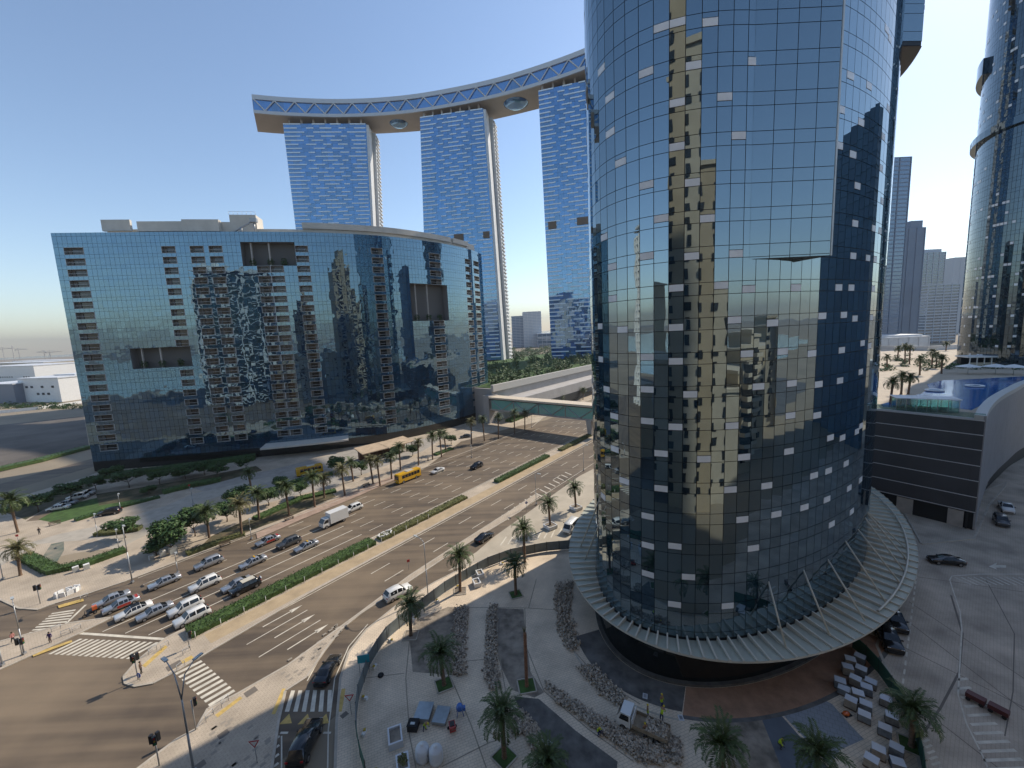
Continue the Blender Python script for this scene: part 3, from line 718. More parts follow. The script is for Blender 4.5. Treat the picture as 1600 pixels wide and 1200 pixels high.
g1, L1, R1 = gate_tower('glass gate tower at the left end under the sky bridge', (-194.9, 397), (-122.3, 403.7), (((442, 193), (460, 340)), ((572, 193), (580, 353))), 4.6, 1)
g2, L2, R2 = gate_tower('middle gate tower under the sky bridge, free on both sides', (-71.6, 397), (-13.9, 387), (((656, 183), (662, 360)), ((755, 169), (769, 360))), 5.0, 2)
g3, L3, R3 = gate_tower('gate tower whose right side is hidden by the oval tower', (32.8, 364.7), (92, 346.5), (((841, 142), (852, 360)), ((955, 120), (965, 360))), 5, 3)
def small_windows(root, A, B, lst):           # brown plant openings in the glass
    for px, py, w_, h_ in lst:
        s0, z0 = plane_pt(px, py, A, B); m = MB(); m.box((s0, -.45, z0), (w_, .25, h_)); m.build('louvre_panel', mat('brown_louvre', (.16, .12, .09), .8), root)
small_windows(g2, (-71.6, 397), (-13.9, 387), [(717, 371, 9, 6), (760, 367, 6, 6)])
small_windows(g3, (32.8, 364.7), (92, 346.5), [(863, 352, 7, 6), (911, 345, 10, 6)])
# sky bridge
BF = [(-214, 386.5), (-185, 393.7), (-144.8, 399.6), (-101.5, 400.1), (-56.9, 394.3), (.6, 379), (52.4, 356.2), (88, 334), (125, 306), (150, 284)]
BB = [(-231, 420), (-205, 427), (-160, 433), (-110, 434.5), (-62, 431), (-3.4, 417), (62, 391), (104, 366), (145, 335), (172, 310)]
bf = catmull([(-240, 379)] + BF + [(165, 268)], 6); bb = catmull([(-258, 411)] + BB + [(190, 292)], 6)
sb = thing('sky_bridge', 'long curved sky bridge with white zigzag trusses resting on the gate towers', 'sky bridge', (0, 400, 240))
class SB(MB):
    def build(s, name, m, parent=None, kind=None):
        s.v = [(x, y - 400, z - 240) for x, y, z in s.v]; return MB.build(s, name, m, parent, kind)
bz0, bz1 = 243.0, 257.0; nB = len(bf)
b = SB()
for i in range(nB - 1): b.face([(*bf[i], bz0), (*bb[i], bz0), (*bb[i + 1], bz0), (*bf[i + 1], bz0)])
b.build('soffit', M_soff, sb)
b = SB()
for i in range(nB - 1): b.face([(*bf[i], bz1), (*bf[i + 1], bz1), (*bb[i + 1], bz1 - 2), (*bb[i], bz1 - 2)]); b.face([(*bb[i + 1], bz0), (*bb[i], bz0), (*bb[i], bz1 - 2), (*bb[i + 1], bz1 - 2)])
b.face([(*bb[0], bz0), (*bf[0], bz0), (*bf[0], bz1), (*bb[0], bz1 - 2)]); b.build('roof', M_lit, sb)
b = SB()
for i in range(nB - 1): b.face([(*(bf[i] + Vector((0, .6))), bz0 + 1), (*(bf[i + 1] + Vector((0, .6))), bz0 + 1), (*(bf[i + 1] + Vector((0, .6))), bz1 - 1), (*(bf[i] + Vector((0, .6))), bz1 - 1)])
b.build('glazing', M_gate, sb)
for nm, za, zb_ in (('upper_band', bz1 - 3.2, bz1 + .4), ('lower_band', bz0 - .6, bz0 + 2.0)):
    b = SB(); b.wall(bf, za, zb_, 1.2); b.build(nm, mat('bridge_band', (.5, .53, .57), .5), sb)
LB = [0]
for i in range(nB - 1): LB.append(LB[-1] + (bf[i + 1] - bf[i]).length)
def bpos(d):
    k = max(i for i in range(nB - 1) if LB[i] <= d); return bf[k].lerp(bf[k + 1], (d - LB[k]) / (LB[k + 1] - LB[k]))
d = 1.0; upz = True; NT = int((LB[-1] - 2) / 8.2)
for i in range(NT):
    p, q = bpos(1 + i * 8.2), bpos(1 + (i + 1) * 8.2); z0, z1 = (bz0 + 2, bz1 - 3) if i % 2 else (bz1 - 3, bz0 + 2)
    b = SB(); b.tube((p.x, p.y - .35, z0), (q.x, q.y - .35, z1), .5, n=4, smooth=False); b.build('truss_diagonal', mat('truss_white', (.6, .62, .64), .5), sb)
for px, py, rr in ((623, 193, 8.5), (806, 162, 11)):
    p = G(px, py, bz0); b = SB(); i = len(b.v); b.lathe([(.3, -3.2), (rr * .6, -2.4), (rr, -.3), (rr, .05)], (p[0], p[1], bz0), 20); b.build('glass_belly', M_gate, sb)
for t_, (A_, e_) in enumerate((((-194.9, 397), (-122.3, 403.7)), ((-71.6, 397), (-13.9, 387)), ((32.8, 364.7), (92, 346.5)))):
    for q in range(7):
        p = Vector(A_).lerp(Vector(e_), .06 + q * .145); b = SB(); b.box((p.x, p.y + 3, 240.6), (1.6, 1.6, 5)); b.build('bearing_column', M_soff, sb)

# ---------------------------------------------------------------- podium with roof garden, footbridge
root = thing('garden_podium', 'long grey podium with planted roof behind the footbridge', 'podium', (*S(150, 127), 0), ROADANG)
PH = 16.4
b = MB(); b.box((150, 60, PH / 2), (300, 120, PH)); b.build('wall', M_pod, root)
b = MB(); b.box((150, -.4, PH + .3), (300.6, 1.6, 3.2)); b.build('parapet', mat('parapet', (.5, .48, .44), .7), root)
b = MB(); b.box((70, -5, 8.5), (120, 10, 5)); b.build('entrance_fascia', M_pod, root)
b = MB(); b.box((58, -9.9, 4), (40, .4, 4)); b.build('entrance_opening', M_dark, root)
b = MB(); b.box((150, 60, PH + .15), (297, 116, .3)); b.build('planting_bed', M_grass, root)
fA = Vector(G(768, 641, 6.6)); fB = Vector(G(930, 658.5, 6.6)); fd = fB - fA; fL = fd.length; fang = math.atan2(fd.y, fd.x)
fb = thing('footbridge', 'enclosed glass footbridge with beige roof and truss sides crossing the avenue', 'footbridge', (fA.x, fA.y, 0), fang)
b = MB(); b.box((fL / 2, 2.5, 6.9), (fL + 4, 5, .7)); b.build('deck', M_conc, fb)
b = MB(); b.box((fL / 2, 2.5, 12.6), (fL + 4, 6.4, .8)); b.build('roof', mat('bridge_roof', (.62, .53, .41), .7, noise=.05, nscale=.3), fb)
b = MB(); b.box((fL / 2, 2.5, 12.0), (fL + 4, 5.8, .4)); b.build('roof_beam', M_frame, fb)
M_gg = mat('green_glass', (.2, .44, .38), .08, ior=1.6)
NPB = 4
for sy in (.06, 4.94):
    for k in range(NPB):
        b = MB(); x0, x1 = fL * k / NPB, fL * (k + 1) / NPB; b.box(((x0 + x1) / 2, sy, 9.55), (x1 - x0 - .3, .06, 4.5)); b.build('pane', M_gg, fb)
    for k in range(NPB):
        x0, x1 = fL * k / NPB, fL * (k + 1) / NPB; xm = (x0 + x1) / 2; yy = sy - .15 if sy < 1 else sy + .15
        for (a_, c_) in (((x0, 11.8), (xm, 7.3)), ((xm, 7.3), (x1, 11.8))):
            b = MB(); b.tube((a_[0], yy, a_[1]), (c_[0], yy, c_[1]), .2, n=4, smooth=False); b.build('truss_diagonal', M_galv, fb)
        b = MB(); b.tube((x0, yy, 7.2), (x0, yy, 12), .22, n=4, smooth=False); b.build('post', M_galv, fb)
b = MB(); b.box((-2.5, 2.5, 6.8), (3.5, 6.8, 13.6)); b.build('stair_tower', M_pod, fb)
pc = Vector(G(919, 683)); lp = (pc - fA); xx = lp.dot(fd.normalized()); b = MB(); b.box((xx, 2.5, 3.28), (1.6, 3.6, 6.5), taper=1.5); b.build('pier', M_pod, fb)

# ---------------------------------------------------------------- right-hand podium with pool deck
DZ = 22.5; wl = Vector(G(1370, 792)); wc = Vector((90.7, 76.8)); wd_ = (wl - wc).normalized(); wfar = wc + wd_ * 75
curve = catmull([(70, 60), (90.7, 76.8), (101, 84.8), (112.5, 92.9), (127, 102), (144, 112), (172, 125), (212, 138), (260, 150)], 8)
M_gran = mat('dark_granite', (.075, .077, .085), .55, noise=.15, nscale=.15)
M_curv = mat('ribbed_cladding', (.3, .3, .31), .6, noise=.08, nscale=.3)
pd = thing('pool_podium', 'dark stone podium with pale horizontal joints and curved grey flank below the pool deck', 'podium', (wc.x, wc.y, 0))
class PB(MB):
    def build(s, name, m, parent=None, kind=None):
        s.v = [(x - wc.x, y - wc.y, z) for x, y, z in s.v]; return MB.build(s, name, m, parent, kind)
nw = Vector((wd_.y, -wd_.x)); nw = nw if nw.dot(-wc) > 0 else -nw
ph = [3.9, 7.0, 10.3, 13.4, 16.6, 19.6, DZ - .05]; z = 3.6
for i, zt_ in enumerate(ph):                 # courses of stone, pale strip at each joint
    b = PB(); p, q = wc, wfar
    for k in range(1):
        b.face([(*q, z + .1), (*p, z + .1), (*p, zt_ - .1), (*q, zt_ - .1)])
    b.build('stone_course', M_gran, pd)
    c = PB(); m_ = (p + q) / 2 + nw * .03; c.box((m_.x, m_.y, zt_), ((q - p).length, .12, .14), math.atan2((q - p).y, (q - p).x)); c.build('joint_strip', M_lit, pd)
    z = zt_
b = PB(); p, q = wc - nw * .4, wfar - nw * .4; b.face([(*q, 0), (*p, 0), (*p, DZ - .2), (*q, DZ - .2)]); b.build('core', M_dark, pd)
for f0, f1 in ((.0, .03), (.1, .135), (.19, .3)):
    a_, c_ = wc.lerp(wfar, f0 + .02), wc.lerp(wfar, f1 + .02); b = PB(); b.wall([tuple(a_ - nw * .2), tuple(c_ - nw * .2)], .02, 3.55, .3); b.build('ground_floor_pier', M_conc, pd)
# curved flank in narrow upright panels
CL = [0]
for i in range(len(curve) - 1): CL.append(CL[-1] + (curve[i + 1] - curve[i]).length)
def cpos(d):
    k = max(i for i in range(len(curve) - 1) if CL[i] <= d + 1e-9); return curve[k].lerp(curve[k + 1], min(1, (d - CL[k]) / (CL[k + 1] - CL[k])))
d = 0.0; i = 0
while d + 2.4 < CL[-1]:
    p, q = cpos(d + .03), cpos(d + 2.37); b = PB(); lift = 0.3 + 4.2 * min(1, d / 22); b.wall([tuple(p), tuple(q)], lift, DZ + .9, .35); b.build('cladding_panel', M_curv, pd); d += 2.4
b = PB(); b.wall([tuple(p + Vector((-.6, .9))) for p in curve], 0, DZ - .1, .3); b.build('inner_wall', M_dark, pd)
b = PB(); b.wall([tuple(p + Vector((-.35, .5))) for p in curve], DZ - .02, DZ + 1.0, 1.6); b.build('coping', mat('coping_stone', (.5, .5, .47), .6), pd)
M_deck = paving('deck_paving', (.46, .38, .285), (.42, .35, .265), (.32, .265, .2), .8, .8, .3, .08)
deck = [tuple(wfar), tuple(wc)] + [tuple(p) for p in curve[::4]] + [(300, 165), (290, 215), (215, 232), (150, 225), (70, 150)]
b = PB(); b.sheet(deck, DZ); b.build('deck', M_deck, pd)
b = PB(); b.wall([tuple(wc - nw * .5), tuple(wfar - nw * .5)], DZ + .01, DZ + .25, .6); b.build('deck_edge', M_lit, pd)
b = PB(); b.wall([tuple(wc - nw * .6), tuple(wfar - nw * .6)], DZ + .26, DZ + 1.3, .05); b.build('balustrade', mat('balustrade_glass', (.6, .78, .72), .03, ior=1.45, trans=.9), pd)
pool = gp([(1376, 632), (1395, 627), (1440, 615), (1452, 606), (1448, 600), (1475, 594), (1530, 592), (1600, 588), (1660, 590), (1660, 596), (1600, 606), (1566, 617), (1536, 632), (1518, 641), (1480, 636), (1400, 636), (1380, 636)], DZ)
M_pool = mat('pool_water', (.012, .1, .32), .08, ior=1.25, bump=.3, bscale=.8, noise=.15, nscale=.1)
b = MB(); b.sheet(pool, DZ + .03); structure(b.build('pool', M_pool))
# glass pavilion
pa = Vector(G(1400, 642, DZ)); pb_ = Vector(G(1498, 646, DZ)); pe = pb_ - pa; pl = pe.length
pv = thing('glass_pavilion', 'green glass pavilion with flat roof at the edge of the pool deck', 'pavilion', (pa.x, pa.y, DZ), math.atan2(pe.y, pe.x))
for k in range(7):
    for yy in (.0, 3.6):
        b = MB(); b.box((pl * k / 6, yy, 1.4), (.1, .1, 2.8)); b.build('post', M_galv, pv)
M_pglass = mat('pavilion_glass', (.45, .75, .66), .03, ior=1.45, trans=.9)
for k in range(6):
    for yy in (-.06, 3.66):
        b = MB(); b.box((pl * (k + .5) / 6, yy, 1.35), (pl / 6 - .12, .03, 2.6)); b.build('pane', M_pglass, pv)
b = MB(); b.box((pl / 2, 1.8, 2.9), (pl + .5, 4.4, .16)); b.build('roof', M_lit, pv)
b = MB(); b.box((pl / 2, 1.8, .05), (pl, 3.4, .1)); b.build('floor', M_conc, pv)
for k, xx in enumerate((.25, .42, .55, .8)):
    b = MB(); b.box((pl * xx, 1.8, .55), (1.1, .9, .9)); b.build('cabinet', M_gg, pv)

# ---------------------------------------------------------------- second oval tower on the deck
az0 = math.atan2(*ray(1521, 275).xy)
def oval2(u, c, a, b_, th, off=0): x, y = (a + off) * math.cos(u), (b_ + off) * math.sin(u); return Vector((c.x + math.cos(th) * x - math.sin(th) * y, c.y + math.sin(th) * x + math.cos(th) * y))
RC = Vector((202, 172)); RA, RB, RTH = 30.0, 17.5, R(36)
for _ in range(40):                            # slide until its left edge has the surveyed bearing
    mn = min(math.atan2(*oval2(2 * math.pi * k / 180, RC, RA, RB, RTH)) for k in range(180))
    RC = RC + Vector((math.cos(az0), -math.sin(az0))) * (az0 - mn) * RC.length
rt = thing('second_oval_tower', 'dark glass oval tower dotted with pale panels at the right edge, behind the pool', 'tower', (RC.x, RC.y, DZ))
class RBd(MB):
    def build(s, name, m, parent=None, kind=None):
        s.v = [(x - RC.x, y - RC.y, z - DZ) for x, y, z in s.v]; return MB.build(s, name, m, parent, kind)
M_tower2 = mirror_glass('second_tower_glass', (.012, .02, .026), (.68, .86, 1), 2.25, wave=.02, wscale=.5)
f = RBd(); wp = RBd(); fr = RBd(); rnd = random.Random(9); NC2 = 108
ub = [2 * math.pi * k / NC2 for k in range(NC2 + 1)]
for k in range(NC2):
    p0, p1 = oval2(ub[k], RC, RA, RB, RTH), oval2(ub[k + 1], RC, RA, RB, RTH); d_ = p1 - p0; n_ = Vector((d_.y, -d_.x)).normalized(); z = DZ + .5
    fr.face([(*p0, DZ), (*p1, DZ), (*p1, 264), (*p0, 264)])
    while z < 260:
        f.face(pane_quad(p0, p1, n_, z, z + 2.4, tilt=.003, gap=.04)); f.face(pane_quad(p0, p1, n_, z + 2.4, z + 3.7, tilt=.003, gap=.04))
        if rnd.random() < .15: wp.face(pane_quad(p0, p1, n_, z + 2.6, z + 3.6, out=.12, gap=.08))
        z += 3.7
fr.sheet([tuple(oval2(u, RC, RA, RB, RTH)) for u in ub[:-1]], 264)
f.build('pane_field', M_tower2, rt, 'stuff'); wp.build('spandrel_panel', M_white, rt, 'stuff'); fr.build('frame', M_frame, rt)
ed = min(range(180), key=lambda k: math.atan2(*oval2(2 * math.pi * k / 180, RC, RA, RB, RTH))); ue = 2 * math.pi * ed / 180; pe_ = oval2(ue, RC, RA, RB, RTH)
for (ya, yb, du) in ((112, 138, .4), (226, 238, 1.3)):
    z1, z0 = zat(1530, ya, pe_), zat(1522, yb, pe_); b = RBd(); N_ = 16
    for k in range(N_):
        a0, a1 = ue - .5 + (du + .5) * k / N_, ue - .5 + (du + .5) * (k + 1) / N_; p0, p1 = oval2(a0, RC, RA, RB, RTH, 1.7), oval2(a1, RC, RA, RB, RTH, 1.7); q0, q1 = oval2(a0, RC, RA, RB, RTH), oval2(a1, RC, RA, RB, RTH)
        b.face([(*p0, z0), (*p1, z0), (*p1, z1), (*p0, z1)]); b.face([(*p0, z1), (*p1, z1), (*q1, z1), (*q0, z1)]); b.face([(*q0, z0), (*q1, z0), (*p1, z0), (*p0, z0)])
        if k in (0, N_ - 1): pp, qq = (p0, q0) if k == 0 else (p1, q1); b.face([(*pp, z0), (*pp, z1), (*qq, z1), (*qq, z0)])
    b.build('projecting_ring', M_tower2, rt)

# ---------------------------------------------------------------- far towers
def far_tower(label, x0, x1, ytop, Y, depth, m, wall=None, ybase=None, floors=None, rot=0, cap=None, group=None, name='far_tower', cat='tower', zb=0, finw=.5):
    p, q = V(x0, ytop, Y), V(x1, ytop, Y); wd = q.x - p.x; zt_ = (p.z + q.z) / 2
    o = thing(name, label, cat, (p.x, Y, zb), rot, group); b = MB(); hh = zt_ - zb
    b.box((wd / 2, depth / 2, hh / 2), (wd, depth, hh)); b.build('wall', m, o)
    nf = floors or max(3, int(hh / 3.8)); b = MB()
    for k in range(1, nf + 1): b.box((wd / 2, depth / 2, hh * k / nf - .3), (wd + .5, depth + .5, hh / nf * finw))
    b.build('floor_band', wall or M_lit, o, 'stuff')
    b = MB()
    for k in range(int(wd / 9) + 1):
        xx = wd * k / max(1, int(wd / 9)); b.box((xx, -.2, hh / 2), (.8, .7, hh))
    b.build('pier', wall or M_lit, o, 'stuff')
    if cap: b = MB(); b.box((wd * .5, depth / 2, hh + cap / 2), (wd * .86, depth * .8, cap)); b.build('roof_plant', wall or M_lit, o)
    return o, wd, hh
M_blue = mirror_glass('far_blue_glass', (.03, .08, .15), (.7, .85, 1), 2.4)
M_slate = mat('slate_facade', (.1, .17, .27), .4, noise=.1, nscale=.05); M_pale = mat('pale_facade', (.38, .45, .52), .7)
M_bluefin = mat('blue_fin', (.1, .17, .27), .35)
o, wd, hh = far_tower('tall slim blue glass tower just right of the oval tower', 1372, 1424, 246, 420, 40, M_blue, M_bluefin, finw=.25)
o, wd, hh = far_tower('slate blue tower half hidden behind the slim blue one', 1408, 1446, 356, 470, 40, M_slate, M_slate, finw=.3)
b = MB(); b.box((wd * .7, 20, hh + 4), (wd * .5, 36, 8)); b.build('stepped_top', M_slate, o)
far_tower('hazy pale blue tower with flat crown beyond the slate tower', 1441, 1478, 394, 640, 40, M_blue, M_pale, cap=5, finw=.2)
far_tower('mid-height white framed block with blue bands, in front of the far towers', 1451, 1500, 444, 560, 40, M_blue, M_pale, finw=.45)
far_tower('thin pale tower peeping out left of the second oval tower', 1492, 1512, 402, 760, 40, M_pale, M_pale, finw=.3)
far_tower('low white office block at the foot of the far blue towers', 1374, 1452, 527, 380, 30, M_lit, M_lit, cap=2, floors=4, finw=.25, name='low_block', cat='building')
far_tower('narrow grey hotel slab left of the pale one, between the gate towers', 799, 818, 494, 1050, 40, M_slate, M_pale, finw=.45, name='hotel_block', cat='building')
far_tower('taller pale gridded hotel block between the gate towers', 817, 845, 487, 1040, 60, M_pale, M_lit, finw=.4, name='hotel_block', cat='building')
far_tower('low blue glass hall beside the hotel blocks', 840, 868, 521, 1000, 60, M_blue, M_pale, finw=.15, floors=4, name='hall', cat='building')

# ---------------------------------------------------------------- left distance: sheds, empty lot, cranes
def shed(label, px0, px1, pyb, h, depth, m, rows=2, seed=0, dx=0):
    a = Vector(G(px0, pyb)); c = Vector(G(px1, pyb)); e = c - a; L = e.length
    o = thing('industrial_building', label, 'building', (a.x, a.y, -.02), math.atan2(e.y, e.x), 'industrial buildings beyond the empty lot'); b = MB(); b.box((L / 2, depth / 2, h / 2), (L, depth, h)); b.build('wall', m, o)
    b = MB(); b.box((L / 2, depth / 2, h + .4), (L + 1, depth + 1, .8)); b.build('roof', M_lit, o)
    rn = random.Random(seed)
    for r in range(rows):
        for k in range(int(L / 7)):
            if rn.random() < .65: w_ = MB(); w_.box((4 + k * 7, -.05, h * (.35 + .3 * r)), (3.2, .3, 1.9)); w_.build('window', M_dark, o)
    return o
shed('white office building with small windows at the far left, by the empty lot', 34, 97, 628, 21, 40, M_whitep, 2, 1)
shed('grey fronted shed left of the white office building', -30, 26, 630, 17, 40, mat('grey_sheet', (.2, .22, .26), .6), 1, 2)
shed('tan block between the white office building and the crescent block', 92, 124, 622, 22, 40, mat('tan_block', (.34, .27, .2), .8), 3, 3)
shed('broad white warehouse behind the sheds at the far left', -30, 57, 598, 25, 60, M_whitep, 1, 4)
for i, (x0, x1, yb, h) in enumerate(((60, 130, 580, 14), (-20, 70, 577, 18), (20, 128, 571, 16))):
    shed(('hazy long shed behind the tan block', 'hazy pale hall behind the broad warehouse', 'farthest low hall under the cranes')[i], x0, x1, yb, h, 60, (M_pale, M_beige2, M_pale)[i], 0, 5 + i)
def crane(label, px, py, hgt, jib, ang, seed):
    p = G(px, py); o = thing('tower_crane', label, 'crane', (*p, 0), ang, 'tower cranes on the horizon'); b = MB(); b.tube((0, 0, 0), (0, 0, hgt), 1.6, n=4, smooth=False); b.build('mast', M_conc, o)
    b = MB(); b.tube((-jib * .3, 0, hgt), (jib, 0, hgt + 1), 1.3, n=4, smooth=False); b.build('jib', M_conc, o)
    b = MB(); b.tube((0, 0, hgt), (0, 0, hgt + 9), .9, n=4, smooth=False); b.tube((0, 0, hgt + 9), (jib * .7, 0, hgt + 1.5), .5, n=4); b.tube((0, 0, hgt + 9), (-jib * .28, 0, hgt + 1), .5, n=4); b.build('apex', M_conc, o)
    b = MB(); b.box((-jib * .26, 0, hgt - 2), (6, 3, 4)); b.build('counterweight', M_conc, o)
for i, (px, py, h, j, a) in enumerate(((8, 566, 74, 52, .3), (24, 567, 80, 48, 2.4), (32, 565, 66, 50, .1), (72, 566, 46, 45, 2.9), (80, 565, 44, 40, .6))):
    crane(('leftmost tower crane on the hazy horizon', 'tallest tower crane, second from the left', 'tower crane third from the left', 'low tower crane fourth from the left', 'low tower crane nearest the crescent block')[i], px, py, h, j, a, i)
# empty lot strips
M_lot = mat('dark_lot', (.085, .075, .065), .95, noise=.35, nscale=.03, col2=(.17, .145, .12), detail=8)
structure(sheet('vacant_lot', gp([(-80, 668), (0, 664), (131, 650), (140, 702), (0, 738), (-80, 756)]), -.02, M_lot))
structure(sheet('side_street', gp([(-80, 775), (0, 756), (146, 716), (150, 728), (0, 770), (-80, 790)]), -.012, M_asph))
b = MB(); b.wall([G(-40, 650), G(60, 640), G(128, 630)], -.02, 2.2, .3); tag(b.build('boundary_wall', M_whitep), 'low pale boundary wall behind the vacant lot', 'wall')
structure(sheet('sea', [(-7000, 3400), (-1500, 3600), (3000, 4200), (7000, 4400), (6500, 6100), (0, 8800), (-6200, 6200)], -.02, M_water))
# ================================================================ BUILDINGS BEHIND THE VIEWER (seen mirrored in the glass)
win_m = MB(); win_m.box((0, 0, 0), (1.5, .25, 1.7)); win_mesh = win_m.mesh('window'); win_mesh.materials.append(M_dark)
win_t = MB(); win_t.box((0, 0, 0), (.8, .25, 2.4)); win_tall = win_t.mesh('window'); win_tall.materials.append(M_dark)
def balc_mesh(w_):
    b = MB(); b.box((0, .8, 0), (w_, 1.7, .25)); b.box((0, 1.6, .6), (w_, .12, 1.0)); b.box((-w_ / 2, .8, .6), (.12, 1.6, 1.0)); b.box((w_ / 2, .8, .6), (.12, 1.6, 1.0)); me = b.mesh('balcony'); me.materials.append(M_beige2); return me
bm5 = balc_mesh(4.6)
def apartment(label, x, y, rz, shafts, fh=3.5, base=None):
    """stepped apartment tower; shafts = (x0, x1, depth forward, height, kind)"""
    o = thing('apartment_tower', label, 'tower', (x, y, 0), rz, 'beige towers mirrored in the glass')
    for (x0, x1, yf, h, kind) in shafts:
        b = MB(); b.box(((x0 + x1) / 2, yf - 11, h / 2), (x1 - x0, 22, h)); b.build('wall', M_beige if kind % 2 == 0 else M_beige2, o)
        b = MB(); b.box(((x0 + x1) / 2, yf - 11, h + .5), (x1 - x0 + 1.2, 23, 1.0)); b.build('cornice', M_beige2, o)
        n = int((h - 4) / fh)
        for k in range(n):
            z = 4 + k * fh + 1.2
            if kind in (0, 1):                      # windows either side
                for f in ((.5,) if x1 - x0 < 6 else (.25, .75)): obj('window', win_tall if k % 3 else win_mesh, None, o, loc=(x0 + (x1 - x0) * f, yf + .02, z))
            elif kind in (2, 3):                    # balcony stack with a dark recess
                obj('balcony', bm5, None, o, loc=((x0 + x1) / 2, yf, z - 1.2))
        if kind in (2, 3):
            b = MB(); b.box(((x0 + x1) / 2, yf + .05, h / 2), (x1 - x0 - 1.6, .3, h - 6)); b.build('recess', MATS['base_glass'], o)
    return o
apartment('tall stepped beige apartment tower with balcony stacks, mirrored in the middle of the oval tower', 8, -3.5, 0,
          [(-20, -12, -2, 98, 0), (-12, -6, -.6, 104, 2), (-6, 4, -1.4, 112, 0), (4, 10, -2.6, 108, 4), (10, 16, -1.2, 100, 1), (16, 22, -.4, 84, 2), (22, 29, -1.2, 76, 0), (29, 35, -2, 64, 3), (35, 42, -3, 52, 1), (-46, -20, -6, 34, 1), (42, 62, -6, 26, 1)])
apartment('slimmer beige apartment tower with pointed top, mirrored left of centre in the crescent block', -62, -36, .1,
          [(-14, -7, 0, 66, 0), (-7, -1, 1.2, 76, 2), (-1, 5, 0, 84, 1), (5, 11, 1, 72, 3), (11, 17, 0, 58, 0)])
apartment('broad low beige block with arched base, mirrored at the lower right of the oval tower', 150, -30, R(-40) + math.pi * 0 + .9,
          [(-30, -20, 0, 34, 0), (-20, -12, 1, 40, 2), (-12, 0, 0, 44, 1), (0, 8, 1, 42, 3), (8, 20, 0, 36, 0)])
# white lattice tower
lt = thing('lattice_tower', 'dark glass tower in a white lattice, mirrored at the left of the crescent block', 'tower', (-134, -14, 0), R(4))
b = MB(); b.box((0, -14, 46), (62, 28, 92)); b.build('glass_core', mirror_glass('lattice_glass', (.02, .05, .05), (.7, .9, .9), 1.9), lt)
b = MB()
for k in range(25): b.box((0, -13.4, 2 + k * 3.7), (63.5, 31, .55))
b.build('floor_edge', M_whitep, lt, 'stuff')
b = MB()
for x_ in (-31, -27, -22, -10, -6, 4, 8, 20, 26, 31): b.box((x_, .9, 46), (.9, 3.0, 92))
for y_ in (-26, -18, -8): b.box((31.2, y_, 46), (1.5, .9, 92))
b.build('upright', M_whitep, lt, 'stuff')
b = MB(); b.box((0, -13.5, 95), (64, 32, 1.2)); b.box((-20, -12, 98), (14, 12, 5)); b.build('roof_frame', M_whitep, lt)
# slab added out of view to shade the drive and blocks behind the viewer
o = thing('shade_slab', 'blue slab added out of view for shade, mirrored in the right flank of the oval tower', 'tower', (165, 59, 0), math.atan2(.784, -.621)); b = MB(); b.box((0, -8, 53), (80, 16, 106)); b.build('wall', M_slate, o)
b = MB()
for k in range(27): b.box((0, -8, 2 + k * 3.8), (80.6, 16.6, 1.3))
b.build('floor_band', M_bluefin, o, 'stuff')

# water and streets behind the viewer
structure(sheet('canal', [(-1500, -170), (-420, -150), (60, -190), (900, -150), (1500, -900), (0, -2600), (-1800, -1200)], -.02, M_water))
structure(sheet('back_street', [(-260, 10), (-150, 40), (-60, 20), (80, -40), (300, -10), (300, -150), (-300, -140)], -.012, mat('worn_asphalt', (.1, .095, .09), .85, noise=.3, nscale=.1)))
apartment('shaded beige wing with rows of small windows, mirrored at the foot of the oval tower', 70, -12, R(-14), [(-6, 8, 0, 30, 0), (8, 14, 1, 36, 2), (14, 30, 0, 40, 1), (30, 36, 1, 38, 3), (36, 56, 0, 34, 0)])
apartment('pale beige slab with flat roof, mirrored low in the crescent block', -80, 4, R(12), [(-26, -16, 0, 26, 0), (-16, -10, 1, 30, 2), (-10, 4, 0, 32, 1), (4, 10, 1, 30, 3), (10, 22, 0, 24, 0)])
# ================================================================ ROAD MARKINGS AND SURFACE PATCHES
def lane_line(name, s0, s1, t, wdt=.15, dash=None, z=.006):
    if not dash:
        b = MB(); b.strip([S(s0, t), S(s1, t)], wdt, z); return structure(b.build(name, M_line))
    s = s0; k = 0
    while s < s1:
        b = MB(); b.strip([S(s, t), S(min(s + dash[0], s1), t)], wdt, z); structure(b.build(name, M_line)); s += dash[0] + dash[1]; k += 1
for t in (81.3, 85.0, 88.7, 92.4): lane_line('lane_line', 13 - (t - 77.7) * .55, 48, t, .2)
for t in (81.3, 85.0, 88.7, 92.4, 96.1, 99.9): lane_line('lane_dash', 50 if t < 95 else 14, 200, t, .16, (3.6, 5.2))
for t in (61.7, 65.9): lane_line('lane_dash', 40, 215, t, .16, (4.2, 7.5))
for t, s0, s1 in ((57.95, 34, 210), (69.6, 18, 210), (77.95, 16, 150), (103.7, 14, 150)): lane_line('edge_line', s0, s1, t, .14)
for i, t in enumerate((59.7, 63.8, 67.9)):            # turn arrows on the near carriageway
    b = MB(); s0 = 22; L = 6.2
    b.strip([S(s0, t), S(s0 + L * .72, t)], .2, .007); p0, p1, p2 = S(s0 + L * .68, t - .45), S(s0 + L * .68, t + .45), S(s0 + L, t); b.sheet([p0, p2, p1], .007)
    structure(b.build('lane_arrow', M_line))
for i, t in enumerate((61.7, 65.9)):
    b = MB(); b.strip([S(19, t), S(28, t)], .16, .006); structure(b.build('lane_line', M_line))
